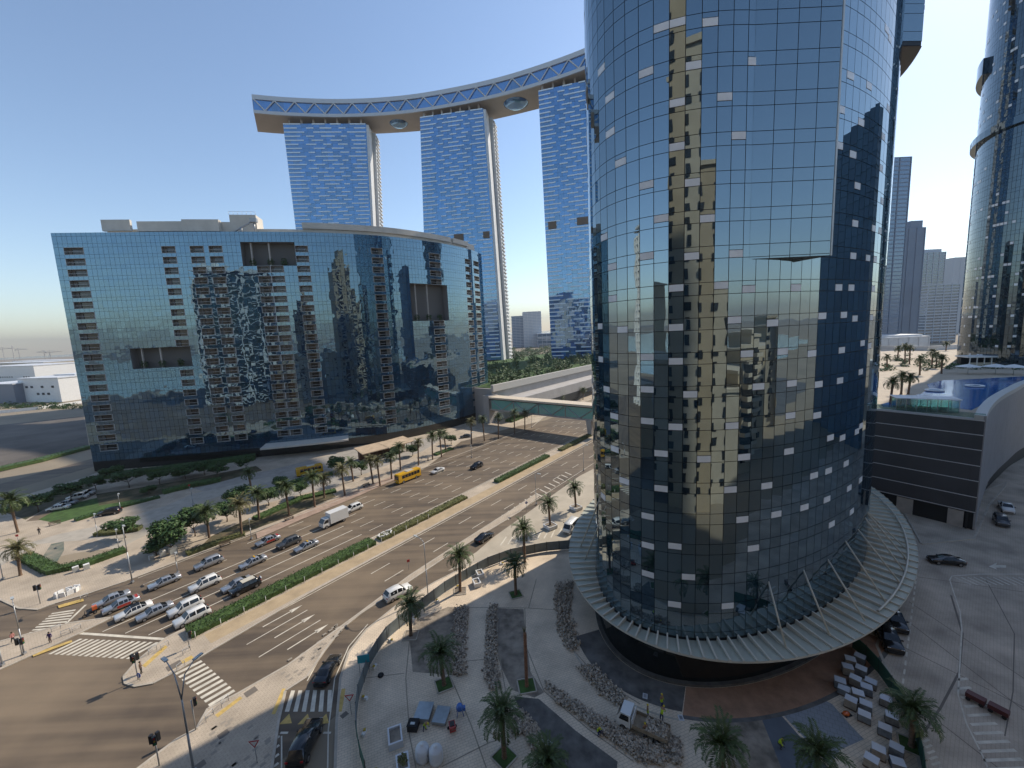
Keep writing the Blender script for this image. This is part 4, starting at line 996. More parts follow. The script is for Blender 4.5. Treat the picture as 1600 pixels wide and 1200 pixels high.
def crosswalk(a0, a1, b0, b1, n, duty=.5, m=None, name='crossing_stripe'):
    A0, A1, B0, B1 = [Vector(G(*p)) for p in (a0, a1, b0, b1)]
    for i in range(n):
        f0, f1 = i / n, (i + duty) / n; b = MB(); b.sheet([tuple(A0.lerp(A1, f0)), tuple(A0.lerp(A1, f1)), tuple(B0.lerp(B1, f1)), tuple(B0.lerp(B1, f0))], .008); structure(b.build(name, m or M_line))
crosswalk((75, 1022), (206, 1030), (125, 998), (253, 1004), 14)
crosswalk((268, 1047), (331, 1107), (309, 1027), (371, 1083), 11)
crosswalk((445, 1112), (524, 1112), (455, 1079), (524, 1078), 6, .52)
crosswalk((44, 990), (84, 956), (95, 987), (120, 950), 8)
b = MB(); b.strip([G(118, 989), G(262, 999)], .45, .008); structure(b.build('stop_line', M_line))
b = MB(); b.strip([G(94, 983), G(134, 945)], .35, .008); structure(b.build('stop_line', M_line))
for q in range(3): # speed table triangles
    x = 436 + q * 29; b = MB(); b.sheet([G(x, 1132), G(x + 20, 1130), G(x + 16, 1115)], .009); structure(b.build('speed_table_mark', M_liney))
for x0 in (438, 471, 505): b = MB(); b.strip([G(x0, 1145), G(x0 + 12, 1145)], .25, .008); structure(b.build('give_way_dash', M_line))
for q in range(7):
    y = 1150 + q * 14; b = MB(); b.strip([G(421 + q * -.5, y + 12), G(437 - q * .6, y)], .3, .008); structure(b.build('hatch_stripe', M_line))
for q in range(9):
    f = q / 8; x = 462 + 52 * f; y = 1062 - 62 * f; b = MB(); b.strip([G(x, y), G(x + 18, y - 14)], .35, .008); structure(b.build('hatch_stripe', M_line))
b = MB(); b.strip(gp([(440, 1200), (440, 1150)]), .14, .007); b.strip(gp([(480, 1064), (502, 1024), (530, 986)]), .14, .007); b.strip(gp([(512, 1200), (513, 1140), (523, 1060), (545, 1010), (575, 975)]), .14, .007); structure(b.build('edge_line', M_line))
for pts in ([(430, 1116), (447, 1076), (441, 1076), (424, 1116)], [(526, 1112), (534, 1076), (540, 1076), (534, 1112)], [(336, 1117), (375, 1088), (379, 1091), (340, 1121)], [(264, 1049), (303, 1028), (299, 1024), (262, 1043)], [(222, 1040), (258, 1008), (262, 1011), (227, 1043)], [(90, 946), (130, 935), (131, 939), (92, 950)], [(50, 1022), (112, 1000), (113, 1003), (52, 1026)]):
    b = MB(); b.sheet([G(*p, .12) for p in pts], .126); structure(b.build('tactile_paving', M_liney))
# separator hatching of the service lane
for q in range(14):
    f = q / 13; p = Vector(G(795, 812)).lerp(Vector(G(893, 742)), f); b = MB(); b.strip([tuple(p), tuple(p + Vector((-1.6, 2.6)))], .35, .008); structure(b.build('hatch_stripe', M_line))
# drop-off hatch beside the hoarding
for q in range(9):
    f = q / 8; p = Vector(G(782, 852)).lerp(Vector(G(872, 838)), f); b = MB(); b.strip([tuple(p), tuple(p + Vector((1.2, 3.4)))], .3, .008); structure(b.build('hatch_stripe', M_line))
# concrete apron of the drop-off
M_apron = mat('concrete_apron', (.44, .385, .3), .85, noise=.12, nscale=.2)
sheet('drop_off_apron', gp([(700, 892), (745, 862), (770, 840), (840, 790), (905, 744), (990, 700), (1000, 760), (900, 850), (800, 862)]), .003, M_apron)
# right-hand drive
def rl(pts, w_=.14, z=-.002, m=None, name='edge_line'): b = MB(); b.strip(gp(pts), w_, z); structure(b.build(name, m or M_line))
rl([(1600, 897), (1530, 897), (1487, 900), (1484, 906), (1490, 925), (1500, 955), (1503, 985), (1499, 1050), (1497, 1085), (1510, 1130), (1535, 1180), (1550, 1215)])
for q in range(12): x = 1492 + q * 10; rl([(x, 902), (x + 26, 914)], .25, name='hatch_stripe')
for q in range(11): y = 1062 + q * 14; x = 1497 + max(0, q - 1) * 5.0; rl([(x, y), (x + 15 + q * 5, y - 2)], .3, name='hatch_stripe')
p, q = Vector(G(1432, 900)), Vector(G(1410, 1075))
for i in range(16): b = MB(); b.strip([tuple(p.lerp(q, i / 16)), tuple(p.lerp(q, (i + .55) / 16))], .18, -.002); structure(b.build('lane_dash', M_line))
for i in range(7): rl([(1440 + i * 3.2, 1150 + i * 9), (1447 + i * 4.4, 1146 + i * 9)], .2, name='hatch_stripe')
b = MB(); b.sheet(gp([(1545, 885), (1558, 879), (1556, 883), (1572, 883), (1572, 887), (1556, 887), (1558, 890)]), -.002); structure(b.build('lane_arrow', M_line))
M_joint = mat('expansion_joint', (.17, .145, .12), .9)
for pts in ([(1420, 940), (1600, 1060)], [(1415, 968), (1600, 1110)], [(1410, 1010), (1500, 1055), (1600, 1105)], [(1425, 900), (1600, 925)], [(1540, 905), (1585, 990), (1583, 1080), (1570, 1150)], [(1470, 1130), (1560, 1200)]): rl(pts, .1, -.003, M_joint, 'expansion_joint')
for pts in ([(1486, 930), (1504, 990), (1499, 1050), (1470, 1105), (1440, 1150)],): rl(pts, .22, -.003, M_joint, 'drain_channel')
for x, y, w_ in ((392, 1081, 1.3), (349, 1147, 1.0), (312, 1196, 1.0), (538, 1117, .8), (272, 1040, 1.6)):
    p = G(x, y, .12); b = MB(); b.box((*p, .125), (w_, w_ * .8, .02), ROADANG); structure(b.build('manhole_cover', M_joint))
# darker setts scattered in the corner pavement
rn = random.Random(4)
for q in range(34):
    f, g_ = rn.random(), rn.uniform(-.5, .5); p = Vector(G(440, 1060, .12)).lerp(Vector(G(535, 975, .12)), f) + W * g_ * 5 * (1 - f * .6); b = MB(); b.box((p.x, p.y, .121), (.55, .35, .014), ROADANG); structure(b.build('dark_sett', mat('dark_sett', (.3, .26, .21), .85)))
for q in range(26):
    p = Vector(G(rn.uniform(330, 420), rn.uniform(1125, 1198), .12)); b = MB(); b.box((p.x, p.y, .121), (.55, .35, .014), ROADANG); structure(b.build('dark_sett', MATS['dark_sett']))
# ---- unfinished plaza: bedding strips, membrane, red earth ring, tile fields
PZ = .126
def patch(name, pts, m, z=PZ): return structure(sheet(name, [G(*p, .12) for p in pts], z, m))
patch('bedding_strip', [(648, 970), (700, 948), (728, 950), (722, 1000), (722, 1056), (645, 1050), (640, 1000)], M_bed)
patch('bedding_strip', [(770, 950), (818, 952), (822, 1000), (829, 1050), (850, 1082), (835, 1090), (800, 1078), (782, 1040), (772, 1000)], M_bed)
patch('membrane_field', [(803, 1088), (842, 1092), (900, 1142), (965, 1190), (960, 1240), (830, 1240), (848, 1180), (820, 1130)], M_bed2)
patch('membrane_field', [(1128, 1122), (1188, 1118), (1225, 1205), (1140, 1215)], M_bed, PZ - .002)
patch('dark_tile_field', [(1188, 1118), (1212, 1108), (1298, 1205), (1225, 1210)], mat('slate_tile', (.11, .125, .145), .6, noise=.1, nscale=.5))
patch('grey_tile_field', [(1214, 1107), (1274, 1086), (1300, 1100), (1328, 1132), (1350, 1155), (1312, 1172), (1298, 1197)], paving('grey_tile', (.27, .29, .31), (.25, .27, .29), (.17, .18, .19), .6, .6, R(-30), .06))
def ring(name, u0, u1, d0, d1, m, z=PZ + .004):
    N_ = 40; b = MB()
    for k in range(N_):
        a, c = R(u0 + (u1 - u0) * k / N_), R(u0 + (u1 - u0) * (k + 1) / N_); b.face([(*oval(a, d1, d1), z), (*oval(c, d1, d1), z), (*oval(c, d0, d0), z), (*oval(a, d0, d0), z)])
    return structure(b.build(name, m))
ring('membrane_ring', 158, 202, .5, 4.2, M_bed2); ring('earth_ring', 202.2, 262, .5, 4.6, M_red); ring('trench_edge', 202.2, 262, 4.6, 5.1, M_bed2); ring('plaza_joint', 150, 202, 5.2, 5.45, M_kerb)
# saw-cut joints of the big paving bays
for pts in ([(640, 1000), (634, 1060), (640, 1150), (650, 1200)], [(705, 1060), (735, 1130), (760, 1200)], [(776, 945), (778, 1010), (790, 1080), (815, 1130)], [(820, 950), (822, 1010), (850, 1080), (920, 1140), (990, 1190)], [(700, 949), (822, 950), (872, 953)], [(838, 905), (826, 950)], [(566, 1060), (632, 1052)], [(728, 1033), (762, 1030)], [(690, 1198), (765, 1160), (800, 1150)], [(875, 965), (882, 1000), (935, 1060), (1000, 1100)]):
    b = MB(); b.strip([G(*p, .12) for p in pts], .13, PZ + .003); structure(b.build('paving_joint', mat('paving_joint', (.3, .25, .19), .9)))
# rubble setts in heaps
M_stone = mat('rubble_stone', (.4, .34, .27), .9, noise=.65, nscale=3.0)
def rubble(pts, n, seed, hgt=.35):
    rn = random.Random(seed); P_ = [Vector(G(*p, .12)) for p in pts]; xs = [p.x for p in P_]; ys = [p.y for p in P_]; b = MB(); c = 0; tries = 0
    def inside(x, y):
        r = False; j = len(P_) - 1
        for i in range(len(P_)):
            if (P_[i].y > y) != (P_[j].y > y) and x < (P_[j].x - P_[i].x) * (y - P_[i].y) / (P_[j].y - P_[i].y) + P_[i].x: r = not r
            j = i
        return r
    while c < n and tries < n * 20:
        tries += 1; x, y = rn.uniform(min(xs) - .3, max(xs) + .3), rn.uniform(min(ys) - .3, max(ys) + .3)
        if not inside(x + rn.gauss(0, .2), y + rn.gauss(0, .2)): continue
        q = Quaternion((rn.gauss(0, 1), rn.gauss(0, 1), rn.gauss(0, 1), rn.gauss(0, 1))).normalized().to_matrix().to_4x4()
        b.box((0, 0, 0), (rn.uniform(.16, .34), rn.uniform(.12, .24), rn.uniform(.1, .18)), M=Matrix.Translation((x, y, .2 + rn.random() * hgt)) @ q); c += 1
    o = b.build('rubble_heap', M_stone, kind='stuff'); o['label'] = 'loose grey rubble stones heaped on the plaza'; return o
for i, (pts, n, h_) in enumerate((([(714, 949), (732, 949), (728, 1000), (726, 1055), (709, 1056), (707, 1000)], 900, .35), ([(764, 947), (774, 947), (772, 1010), (783, 1075), (768, 1080), (759, 1060), (760, 1000)], 900, .35), ([(871, 914), (894, 908), (890, 958), (906, 1012), (890, 1022), (875, 992), (866, 942)], 800, .4), ([(903, 1045), (930, 1044), (977, 1092), (964, 1104), (938, 1085)], 500, .35), ([(853, 1068), (868, 1078), (935, 1122), (1000, 1158), (1038, 1168), (1040, 1196), (1000, 1190), (930, 1138), (872, 1098)], 1500, .35), ([(822, 1118), (840, 1140), (848, 1178), (834, 1172), (818, 1140)], 300, .35), ([(1044, 1148), (1060, 1158), (1064, 1196), (1050, 1194)], 260, .3), ([(792, 1118), (815, 1110), (822, 1140), (804, 1150)], 260, .3))): rubble(pts, n, i, h_)
# ================================================================ VEGETATION
M_frond = mat('palm_frond', (.065, .095, .026), .6, noise=.45, nscale=1.2)
M_frond2 = mat('dry_palm_frond', (.13, .12, .045), .7, noise=.35, nscale=1.2)
M_trunk = mat('palm_trunk', (.17, .11, .07), .9, noise=.4, nscale=6, bump=.6, bscale=12)
M_leaf = mat('tree_leaf', (.04, .085, .018), .7, noise=.5, nscale=1.5)
M_leaf2 = mat('hedge_leaf', (.055, .1, .022), .7, noise=.5, nscale=1.5)
M_leaf3 = mat('dusty_shrub_leaf', (.12, .125, .04), .75, noise=.4, nscale=1.5)
M_bark = mat('bark', (.12, .085, .06), .9, noise=.3, nscale=5)
def frond_mesh(L, droop, seed, leaf=.36, n=24):
    rn = random.Random(seed); b = MB(); pts = []
    el0 = 1.0; x = z = 0.0; a = el0
    for k in range(9):
        pts.append(Vector((x, 0, z))); x += L / 8 * math.cos(a); z += L / 8 * math.sin(a); a -= droop / 8 * (1 + k * .12)
    for k in range(8): b.tube(pts[k], pts[k + 1], .035 * (1 - k / 9), .035 * (1 - (k + 1) / 9), 3, caps=False)
    for k in range(n):
        f = .12 + .86 * k / n; i = min(7, int(f * 8)); p = pts[i].lerp(pts[i + 1], f * 8 - i); d = (pts[i + 1] - pts[i]).normalized()
        for sg in (-1, 1):
            l = leaf * (1.0 - abs(f - .45) * .9) * rn.uniform(.85, 1.15) * 1.35; v = (Vector((0, sg, 0)) * .8 + d * .6 + Vector((0, 0, -.25 + rn.uniform(-.15, .2)))).normalized() * l
            b.face([p, p + v * .5 + d * .05, p + v, p + v * .5 - d * .045])
    return b.mesh('frond')
FR = [frond_mesh(2.5, d_, i) for i, d_ in enumerate((1.5, 1.9, 2.3, 2.6))]
for m_ in FR: m_.materials.append(M_frond)
FRD = [frond_mesh(2.4, 3.0, 20)]; FRD[0].materials.append(M_frond2)
def trunk_mb(h, r=.24, lean=0.05):
    b = MB(); n = max(6, int(h / .35))
    for k in range(n):
        z0, z1 = h * k / n, h * (k + 1) / n; b.tube((lean * z0, 0, z0), (lean * z1, 0, z1), r * (1.12 if k > 0 else 1.35), r * .94, 8, caps=k == n - 1)
    return b
def crown_specs(seed, nf=27):
    rn = random.Random(seed); out = []
    for k in range(nf):
        f = k / nf; tilt = -.75 + 1.45 * f + rn.uniform(-.1, .1); out.append((k * 2.39996, tilt, rn.uniform(.85, 1.1), min(3, int(f * 4)) if f < .92 else 4))
    return out
def palm(label, xy, z, h, group, seed, near=True, scale=1.0, dry=False, grate=None):
    o = thing('date_palm', label, 'palm tree', (*xy, z), random.Random(seed).uniform(0, 6), group); b = trunk_mb(h); b.build('trunk', M_trunk, o)
    lean = .05
    if near:
        for (a, tl, s_, kind) in crown_specs(seed):
            f = obj('frond', (FRD[0] if kind == 4 else FR[kind]), None, o, loc=(lean * h, 0, h)); f.rotation_euler = (0, tl, a); f.scale = (s_ * scale,) * 3
    else:
        key = ('crown', seed % 3, dry)
        if key not in CR: CR[key] = crown_mesh(seed % 3 + 40, dry)
        c = obj('crown', CR[key], None, o, loc=(lean * h, 0, h)); c.scale = (scale,) * 3
    return o
CR = {}
def crown_mesh(seed, dry):
    vs = []; fs = []; sm = []
    for (a, tl, s_, kind) in crown_specs(seed, 30):
        me = FRD[0] if kind == 4 else FR[kind]; Mx = Matrix.Rotation(a, 4, 'Z') @ Matrix.Rotation(tl, 4, 'Y') @ Matrix.Scale(s_, 4); i = len(vs)
        vs += [tuple(Mx @ v.co) for v in me.vertices]; fs += [tuple(i + q for q in p.vertices) for p in me.polygons]
    me = bpy.data.meshes.new('crown'); me.from_pydata(vs, [], fs); me.update(); me.materials.append(M_frond2 if dry else M_frond); return me
def bed(label, xy, w_, rz, raised=0.0, m=None):
    o = thing('tree_pit', label, 'tree pit', (*xy, .12), rz, 'tree pits and planters on the plaza'); b = MB()
    if raised:
        for sx, sy, lx, ly in ((0, w_ / 2, w_, .2), (0, -w_ / 2, w_, .2), (w_ / 2, 0, .2, w_ - .2), (-w_ / 2, 0, .2, w_ - .2)): b.box((sx, sy, raised / 2), (lx, ly, raised))
        b.build('planter_wall', M_lit, o)
    else:
        for sx, sy, lx, ly in ((0, w_ / 2, w_, .14), (0, -w_ / 2, w_, .14), (w_ / 2, 0, .14, w_ - .14), (-w_ / 2, 0, .14, w_ - .14)): b.box((sx, sy, .05), (lx, ly, .12))
        b.build('edging', M_kerb, o)
    b = MB(); b.box((0, 0, max(.02, raised - .12) / 2 + .01), (w_ - .2, w_ - .2, max(.04, raised - .1))); b.build('soil', m or M_grass, o)
PP = [((642, 993), 952, 'date palm at the hoarding with windswept crown, left of the rubble strips'), ((719, 924), 872, 'tall sunlit date palm behind the hoarding, beside the two white planters'), ((820, 878), 832, 'sunlit date palm just outside the hoarding near the drop-off hatching'), ((806, 929), 888, 'date palm in a tree pit nearest the shadow edge'), ((694, 1070), 1025, 'bushy date palm in the square pit left of the first rubble strip'), ((788, 1183), 1118, 'big date palm in the diamond tree pit near the bottom edge'), ((858, 1245), 1198, 'date palm cut by the bottom edge below the dark membrane'), ((1128, 1248), 1172, 'date palm cut by the bottom edge right of the tipper truck'), ((1278, 1262), 1182, 'date palm cut by the bottom edge over the tile field'), ((1424, 1166), 1112, 'date palm beside the stacked paver pallets at the right'), ((860, 824), 790, 'date palm in a concrete planter beside the drop-off lane'), ((900, 795), 766, 'date palm in a planter against the left flank of the canopy')]
for i, (bp_, ct, lab) in enumerate(PP):
    xy = G(*bp_, .12); h = zat(bp_[0] - (bp_[1] - ct) * .05, ct, xy); h = min(max(h, 3.2), 8.5)
    palm(lab, xy, .12, h, 'date palms on the plaza', i + 1, True, 1.38)
    if i in (10, 11): bed('concrete planter under the palm by the drop-off lane' if i == 10 else 'concrete planter under the palm beside the canopy', xy, 2.2, .6, .7, M_bed)
    elif i not in (2,): bed(('square soil pit under the palm at the hoarding', 'soil pit under the tall sunlit palm', '', 'grass pit under the palm by the shadow edge', 'square grass pit under the bushy palm', 'diamond grass pit under the big palm near the bottom', 'grass pit at the bottom edge under the cut-off palm by the membrane', 'grass pit under the palm right of the tipper truck', 'grass pit under the palm over the tile field', 'dark grass pit under the palm by the pallets')[i], xy, 2.0, .78 if i == 5 else (.1 * i), 0, M_bed if i < 2 else M_grass)
xy = G(823, 1072, .12); o = thing('bare_palm_trunk', 'tall bare palm trunk without fronds in a white edged grass pit', 'palm trunk', (*xy, .12)); h = zat(820, 990, xy); trunk_mb(h, .2, .01).build('trunk', mat('wrapped_trunk', (.24, .12, .07), .9, noise=.3, nscale=5), o)
b = MB(); 
for k in range(7): b.tube((0, 0, h), (.25 * math.cos(k), .25 * math.sin(k), h + .8), .05, .02, 4)
b.build('cut_fronds', M_frond2, o); bed('white edged grass pit under the bare trunk', xy, 2.1, .15)
FP = [((28, 832), 786, 1.6, 0), ((32, 899), 862, 1.1, 1), ((327, 840), 803, 1.3, 0), ((378, 838), 793, 1.2, 1), ((405, 812), 776, 1.2, 0), ((395, 775), 741, 1.0, 0), ((452, 805), 765, 1.2, 0), ((492, 792), 750, 1.15, 0), ((507, 778), 752, 1.1, 1), ((539, 774), 738, 1.1, 1), ((583, 756), 722, 1.0, 1), ((594, 759), 724, 1.0, 1), ((552, 752), 726, 1.0, 0), ((626, 735), 702, 1.05, 0), ((654, 727), 694, 1.0, 1), ((676, 718), 684, 1.05, 0), ((690, 714), 682, 1.05, 0), ((697, 706), 680, 1.0, 0), ((737, 694), 662, 1.0, 1), ((757, 689), 657, 1.0, 0), ((779, 686), 651, 1.0, 0), ((804, 678), 648, 1.0, 0), ((820, 672), 648, 1.0, 1), ((612, 748), 716, 1.0, 0)]
FPL = ['large spreading palm in the shade at the far left', 'single palm on the corner pavement at the left edge', 'palm beside the big round tree by the far kerb', 'palm with dry fronds next along from the big round tree', 'third palm from the big round tree', 'palm farther back in front of the crescent block entrance', 'palm left of the kerbside pair', 'kerbside palm behind the box truck', 'right palm of the kerbside pair behind the box truck', 'tall thin pale palm level with the box truck', 'dry palm left of the yellow bus in the lane', 'dry palm second left of the yellow bus in the lane', 'palm standing back beside the parked yellow bus', 'palm directly behind the yellow bus in the lane', 'dry palm just right of the yellow bus in the lane', 'palm behind the white sedan on the avenue', 'bushy palm right of the white sedan', 'palm deepest in the group behind the white sedan', 'palm at the side road exit left of the footbridge', 'palm under the left end of the footbridge', 'second palm under the left end of the footbridge', 'palm under the middle of the footbridge', 'dry palm farthest along under the footbridge', 'palm half hidden behind the yellow bus roof']
for i, (bp_, ct, s_, dry) in enumerate(FP):
    xy = G(*bp_, .12); h = min(max(zat(bp_[0] - 3, ct, xy), 3.5), 9); palm(FPL[i], xy, .12, h, 'palms along the far pavement', i, False, s_ * 1.3, bool(dry))
for i, (bp_, ct) in enumerate((((889, 628), 617), ((911, 625), 611), ((876, 634), 622))):
    xy = G(*bp_); palm(('palm left of the pair seen above the footbridge roof', 'palm above the right end of the footbridge roof', 'small palm above the middle of the footbridge roof')[i], xy, 0, zat(*(bp_[0], ct), xy), 'palms beyond the footbridge', i, False, 1.5)
DP = [((1391, 629), 600), ((1408, 616), 590), ((1419, 616), 592), ((1437, 586), 564), ((1471, 584), 562), ((1478, 548), 538), ((1402, 562), 546), ((1414, 569), 543), ((1421, 569), 545), ((1386, 575), 560), ((1456, 574), 552), ((1463, 575), 556)]
DPL = ['palm nearest the oval tower on the pool deck', 'left palm of the pair behind the glass pavilion', 'right palm of the pair behind the glass pavilion', 'palm on the open sand of the pool deck', 'large palm left of the pool kiosk', 'lone palm before the white wall under the far towers', 'palm at the back of the deck, left of three', 'tall palm at the back of the deck, middle of three', 'palm at the back of the deck, right of three', 'palm half hidden by the oval tower on the deck', 'thin palm left of the large one on the deck', 'thin palm touching the large one on the deck']
for i, (bp_, ct) in enumerate(DP):
    xy = G(*bp_, DZ); palm(DPL[i], xy, DZ, max(3.5, zat(*(bp_[0], ct), xy) - DZ), 'palms on the pool deck', i, False, 1.15)
# broadleaf trees
def crown_leaf_mesh(seed, rx, rz, n, leaf=.22):
    rn = random.Random(seed); b = MB(); lobes = []
    for k in range(13):
        a = rn.uniform(0, 6.3); r = rn.random() ** .6 * .68; lobes.append((Vector((math.cos(a) * rx * r, math.sin(a) * rx * r, rn.uniform(-.5, .65) * rz)), rn.uniform(.32, .52)))
    for k in range(n):
        c, s_ = rn.choice(lobes); v = Vector((rn.gauss(0, 1), rn.gauss(0, 1), rn.gauss(0, 1))).normalized() * rn.uniform(.6, 1.04); p = c + Vector((v.x * rx * s_, v.y * rx * s_, v.z * rz * s_ * 1.15))
        nrm = (v + Vector((rn.gauss(0, .5), rn.gauss(0, .5), rn.gauss(.3, .5)))).normalized(); a = nrm.orthogonal().normalized(); a = Quaternion(nrm, rn.uniform(0, 6.3)) @ a; e = nrm.cross(a); q = leaf * rn.uniform(.6, 1.4)
        b.face([p - a * q, p - e * q * .6, p + a * q, p + e * q * .6])
    return b.mesh('crown')
TM = [crown_leaf_mesh(i, 1.0, .8, 2600, .085) for i in range(3)]
for m_ in TM: m_.materials.append(M_leaf)
def tree(label, xy, z, h, rx, rz, seed, group):
    o = thing('broadleaf_tree', label, 'tree', (*xy, z), seed * 1.3, group); b = MB(); zt_ = max(h - rz * .9, .6); b.path([(0, 0, 0), (.1, 0, zt_ * .5), (0, .1, zt_)], [.16, .12, .1], 6)
    for k in range(5): a = k * 1.26 + seed; b.tube((0, .1, zt_), (rx * .55 * math.cos(a), rx * .55 * math.sin(a), zt_ + rz * .7), .07, .025, 5)
    b.build('trunk', M_bark, o); c = obj('crown', TM[seed % 3], None, o, loc=(0, 0, h)); c.scale = (rx, rx, rz); return o
TT = [((268, 862), 4.2, 4.4, 3.6, 'big round dark tree by the far kerb'), ((305, 838), 4.5, 3.8, 3.0, 'bright green tree behind the big round one'), ((245, 868), 2.4, 3.0, 2.2, 'lower tree at the left foot of the big round one'), ((196, 840), 3.2, 3.6, 1.7, 'flat topped tree on the sandy island, left of the big round tree'), ((112, 782), 4.0, 3.8, 1.9, 'umbrella shaped tree in the shade over the parked cars'), ((150, 768), 3.6, 3.6, 2.0, 'shaded tree at the left corner of the crescent block'), ((202, 762), 3.8, 4.6, 2.2, 'shaded tree in front of the crescent block by the curved path'), ((290, 748), 3.0, 5.0, 2.0, 'flowering bushy tree against the crescent block'), ((250, 756), 3.0, 3.0, 1.8, 'small shaded tree between the path trees'), ((232, 772), 1.4, 2.2, 1.2, 'clipped bush on the lawn'), ((340, 746), 3.2, 3.6, 2.0, 'dark tree by the entrance drive'), ((372, 790), 3.5, 3.4, 2.4, 'green tree behind the first kerbside palms'), ((440, 768), 3.0, 2.6, 1.8, 'tree left of the parked yellow bus'), ((528, 738), 3.6, 3.4, 2.2, 'leafy tree right of the parked yellow bus'), ((620, 716), 3.0, 2.6, 1.8, 'leafy tree behind the lane bus')]
for i, (bp_, h, rx, rz, lab) in enumerate(TT): tree(lab, G(*bp_, .12), .12, h, rx, rz, i, 'garden trees before the crescent block')
# hedges
def hedge(label, pts, wdt, h, seed, m, dens=26, cat='hedge', name='hedge', z=.12):
    rn = random.Random(seed); b = MB(); pts = [Vector(p) for p in pts]; core = MB(); core.wall([tuple(p) for p in pts], z, z + h * .86, wdt * .86)
    for k in range(len(pts) - 1):
        L = (pts[k + 1] - pts[k]).length; d = (pts[k + 1] - pts[k]).normalized(); n = Vector((-d.y, d.x))
        for q in range(int(L * (wdt + 2 * h) * dens)):
            f = rn.random(); side = rn.random() * (wdt + 2 * h); p = pts[k].lerp(pts[k + 1], f)
            if side < h: o_, zz = -wdt / 2, side
            elif side < h + wdt: o_, zz = side - h - wdt / 2, h
            else: o_, zz = wdt / 2, side - h - wdt
            c = Vector((p.x + n.x * (o_ * .97 + rn.gauss(0, .05)), p.y + n.y * (o_ * .97 + rn.gauss(0, .05)), z + zz * .97 + rn.gauss(0, .06))); a = Vector((rn.gauss(0, 1), rn.gauss(0, 1), rn.gauss(0, .7))).normalized(); e = a.orthogonal().normalized(); l = rn.uniform(.08, .17)
            b.face([c - a * l, c + e * l * .6, c + a * l, c - e * l * .6])
    o = thing(name, label, cat, (0, 0, 0), 0, 'hedges and shrub beds'); core.build('inner_growth', m, o); b.build('foliage', m, o, 'stuff'); return o
hedge('clipped green hedge on the median beside the queueing cars', [S(14.6, 75.7), S(47, 75.7)], 3.3, .9, 1, M_leaf2, 22)
hedge('dusty shrub strip on the median after the clipped hedge', [S(48.5, 75.2), S(75, 75)], 2.4, .7, 2, M_leaf3)
hedge('green shrubs on the median past the white barrier pile', [S(88, 74.6), S(116, 74.6)], 2.2, .9, 3, M_leaf2)
hedge('dusty shrubs on the median opposite the black car in the far lanes', [S(124, 74.2), S(150, 74.2)], 2.2, .8, 4, M_leaf3)
hedge('shrubs on the median in the footbridge shadow', [S(156, 73.8), S(190, 73.8)], 2.2, .9, 5, M_leaf2, 16)
hedge('low clipped hedge round the sandy bed at the left', [G(38, 872), G(84, 895), G(140, 882), G(196, 862)], 2.6, 1.0, 6, M_leaf2, 18)
hedge('low hedge behind the kerb near the round tree', [G(292, 868), G(340, 850), G(382, 836)], 2.0, .7, 7, M_leaf3, 18)
hedge('yellowing shrubs round the flat topped tree', [G(152, 836), G(180, 834), G(220, 828)], 2.4, .9, 8, M_leaf3, 18)
hedge('shaded hedge along the lawn path', [G(118, 815), G(165, 800), G(250, 778)], 1.8, .7, 9, M_leaf, 14)
hedge('green ground cover strip under the kerbside palms', [G(400, 812), G(470, 780), G(525, 768)], 3.0, .6, 10, M_leaf2, 14)
hedge('green bed left of the side road exit', [G(680, 712), G(706, 702)], 2.4, .7, 11, M_leaf2, 14)
hedge('flowering verge beyond the side street at the far left', [G(-30, 742), G(60, 722), G(140, 700)], 5, 1.4, 12, M_leaf2, 4)
hedge('green verge by the podium under the footbridge', [G(795, 660), G(815, 652)], 5, 1.2, 13, M_leaf2, 8)
# lawn, beds and paths in front of the crescent block
patch('lawn', [(60, 812), (100, 790), (150, 778), (215, 765), (240, 762), (235, 776), (150, 800), (90, 818)], M_grass, .125)
patch('sand_bed', [(45, 868), (88, 888), (140, 876), (190, 856), (130, 862), (80, 872)], M_sand, .125)
patch('play_mat', [(65, 872), (80, 850), (100, 846), (100, 860), (88, 880)], mat('mural_green', (.1, .2, .16), .8, noise=.5, nscale=.25, col2=(.3, .26, .2)), .13)
patch('car_park', [(40, 815), (110, 770), (148, 762), (150, 772), (70, 812)], M_asph, .124)
patch('garden_path', [(0, 862), (90, 835), (170, 818), (260, 790), (300, 772), (420, 745), (430, 750), (310, 785), (270, 815), (180, 860), (150, 842), (60, 850), (0, 885)], mat('path_paving', (.4, .36, .3), .85, noise=.15, nscale=.4), .122)
patch('forecourt', [(290, 760), (420, 735), (560, 700), (700, 680), (660, 705), (520, 760), (400, 790)], mat('forecourt_paving', (.34, .31, .27), .85, noise=.15, nscale=.4), .1215)
patch('service_lane', [(655, 738), (720, 690), (800, 668), (860, 655), (870, 660), (800, 682), (735, 708), (700, 722)], M_asph, .1235)
for i, (x0, x1, t0, t1) in enumerate(((30, 135, 70.6, 73.6),)): structure(sheet('sand_strip', [S(x0 - 14, t0), S(x1, t0), S(x1, t1), S(x0 - 14, t1)], .125, mat('median_sand', (.42, .32, .2), .95, noise=.15, nscale=.4)))
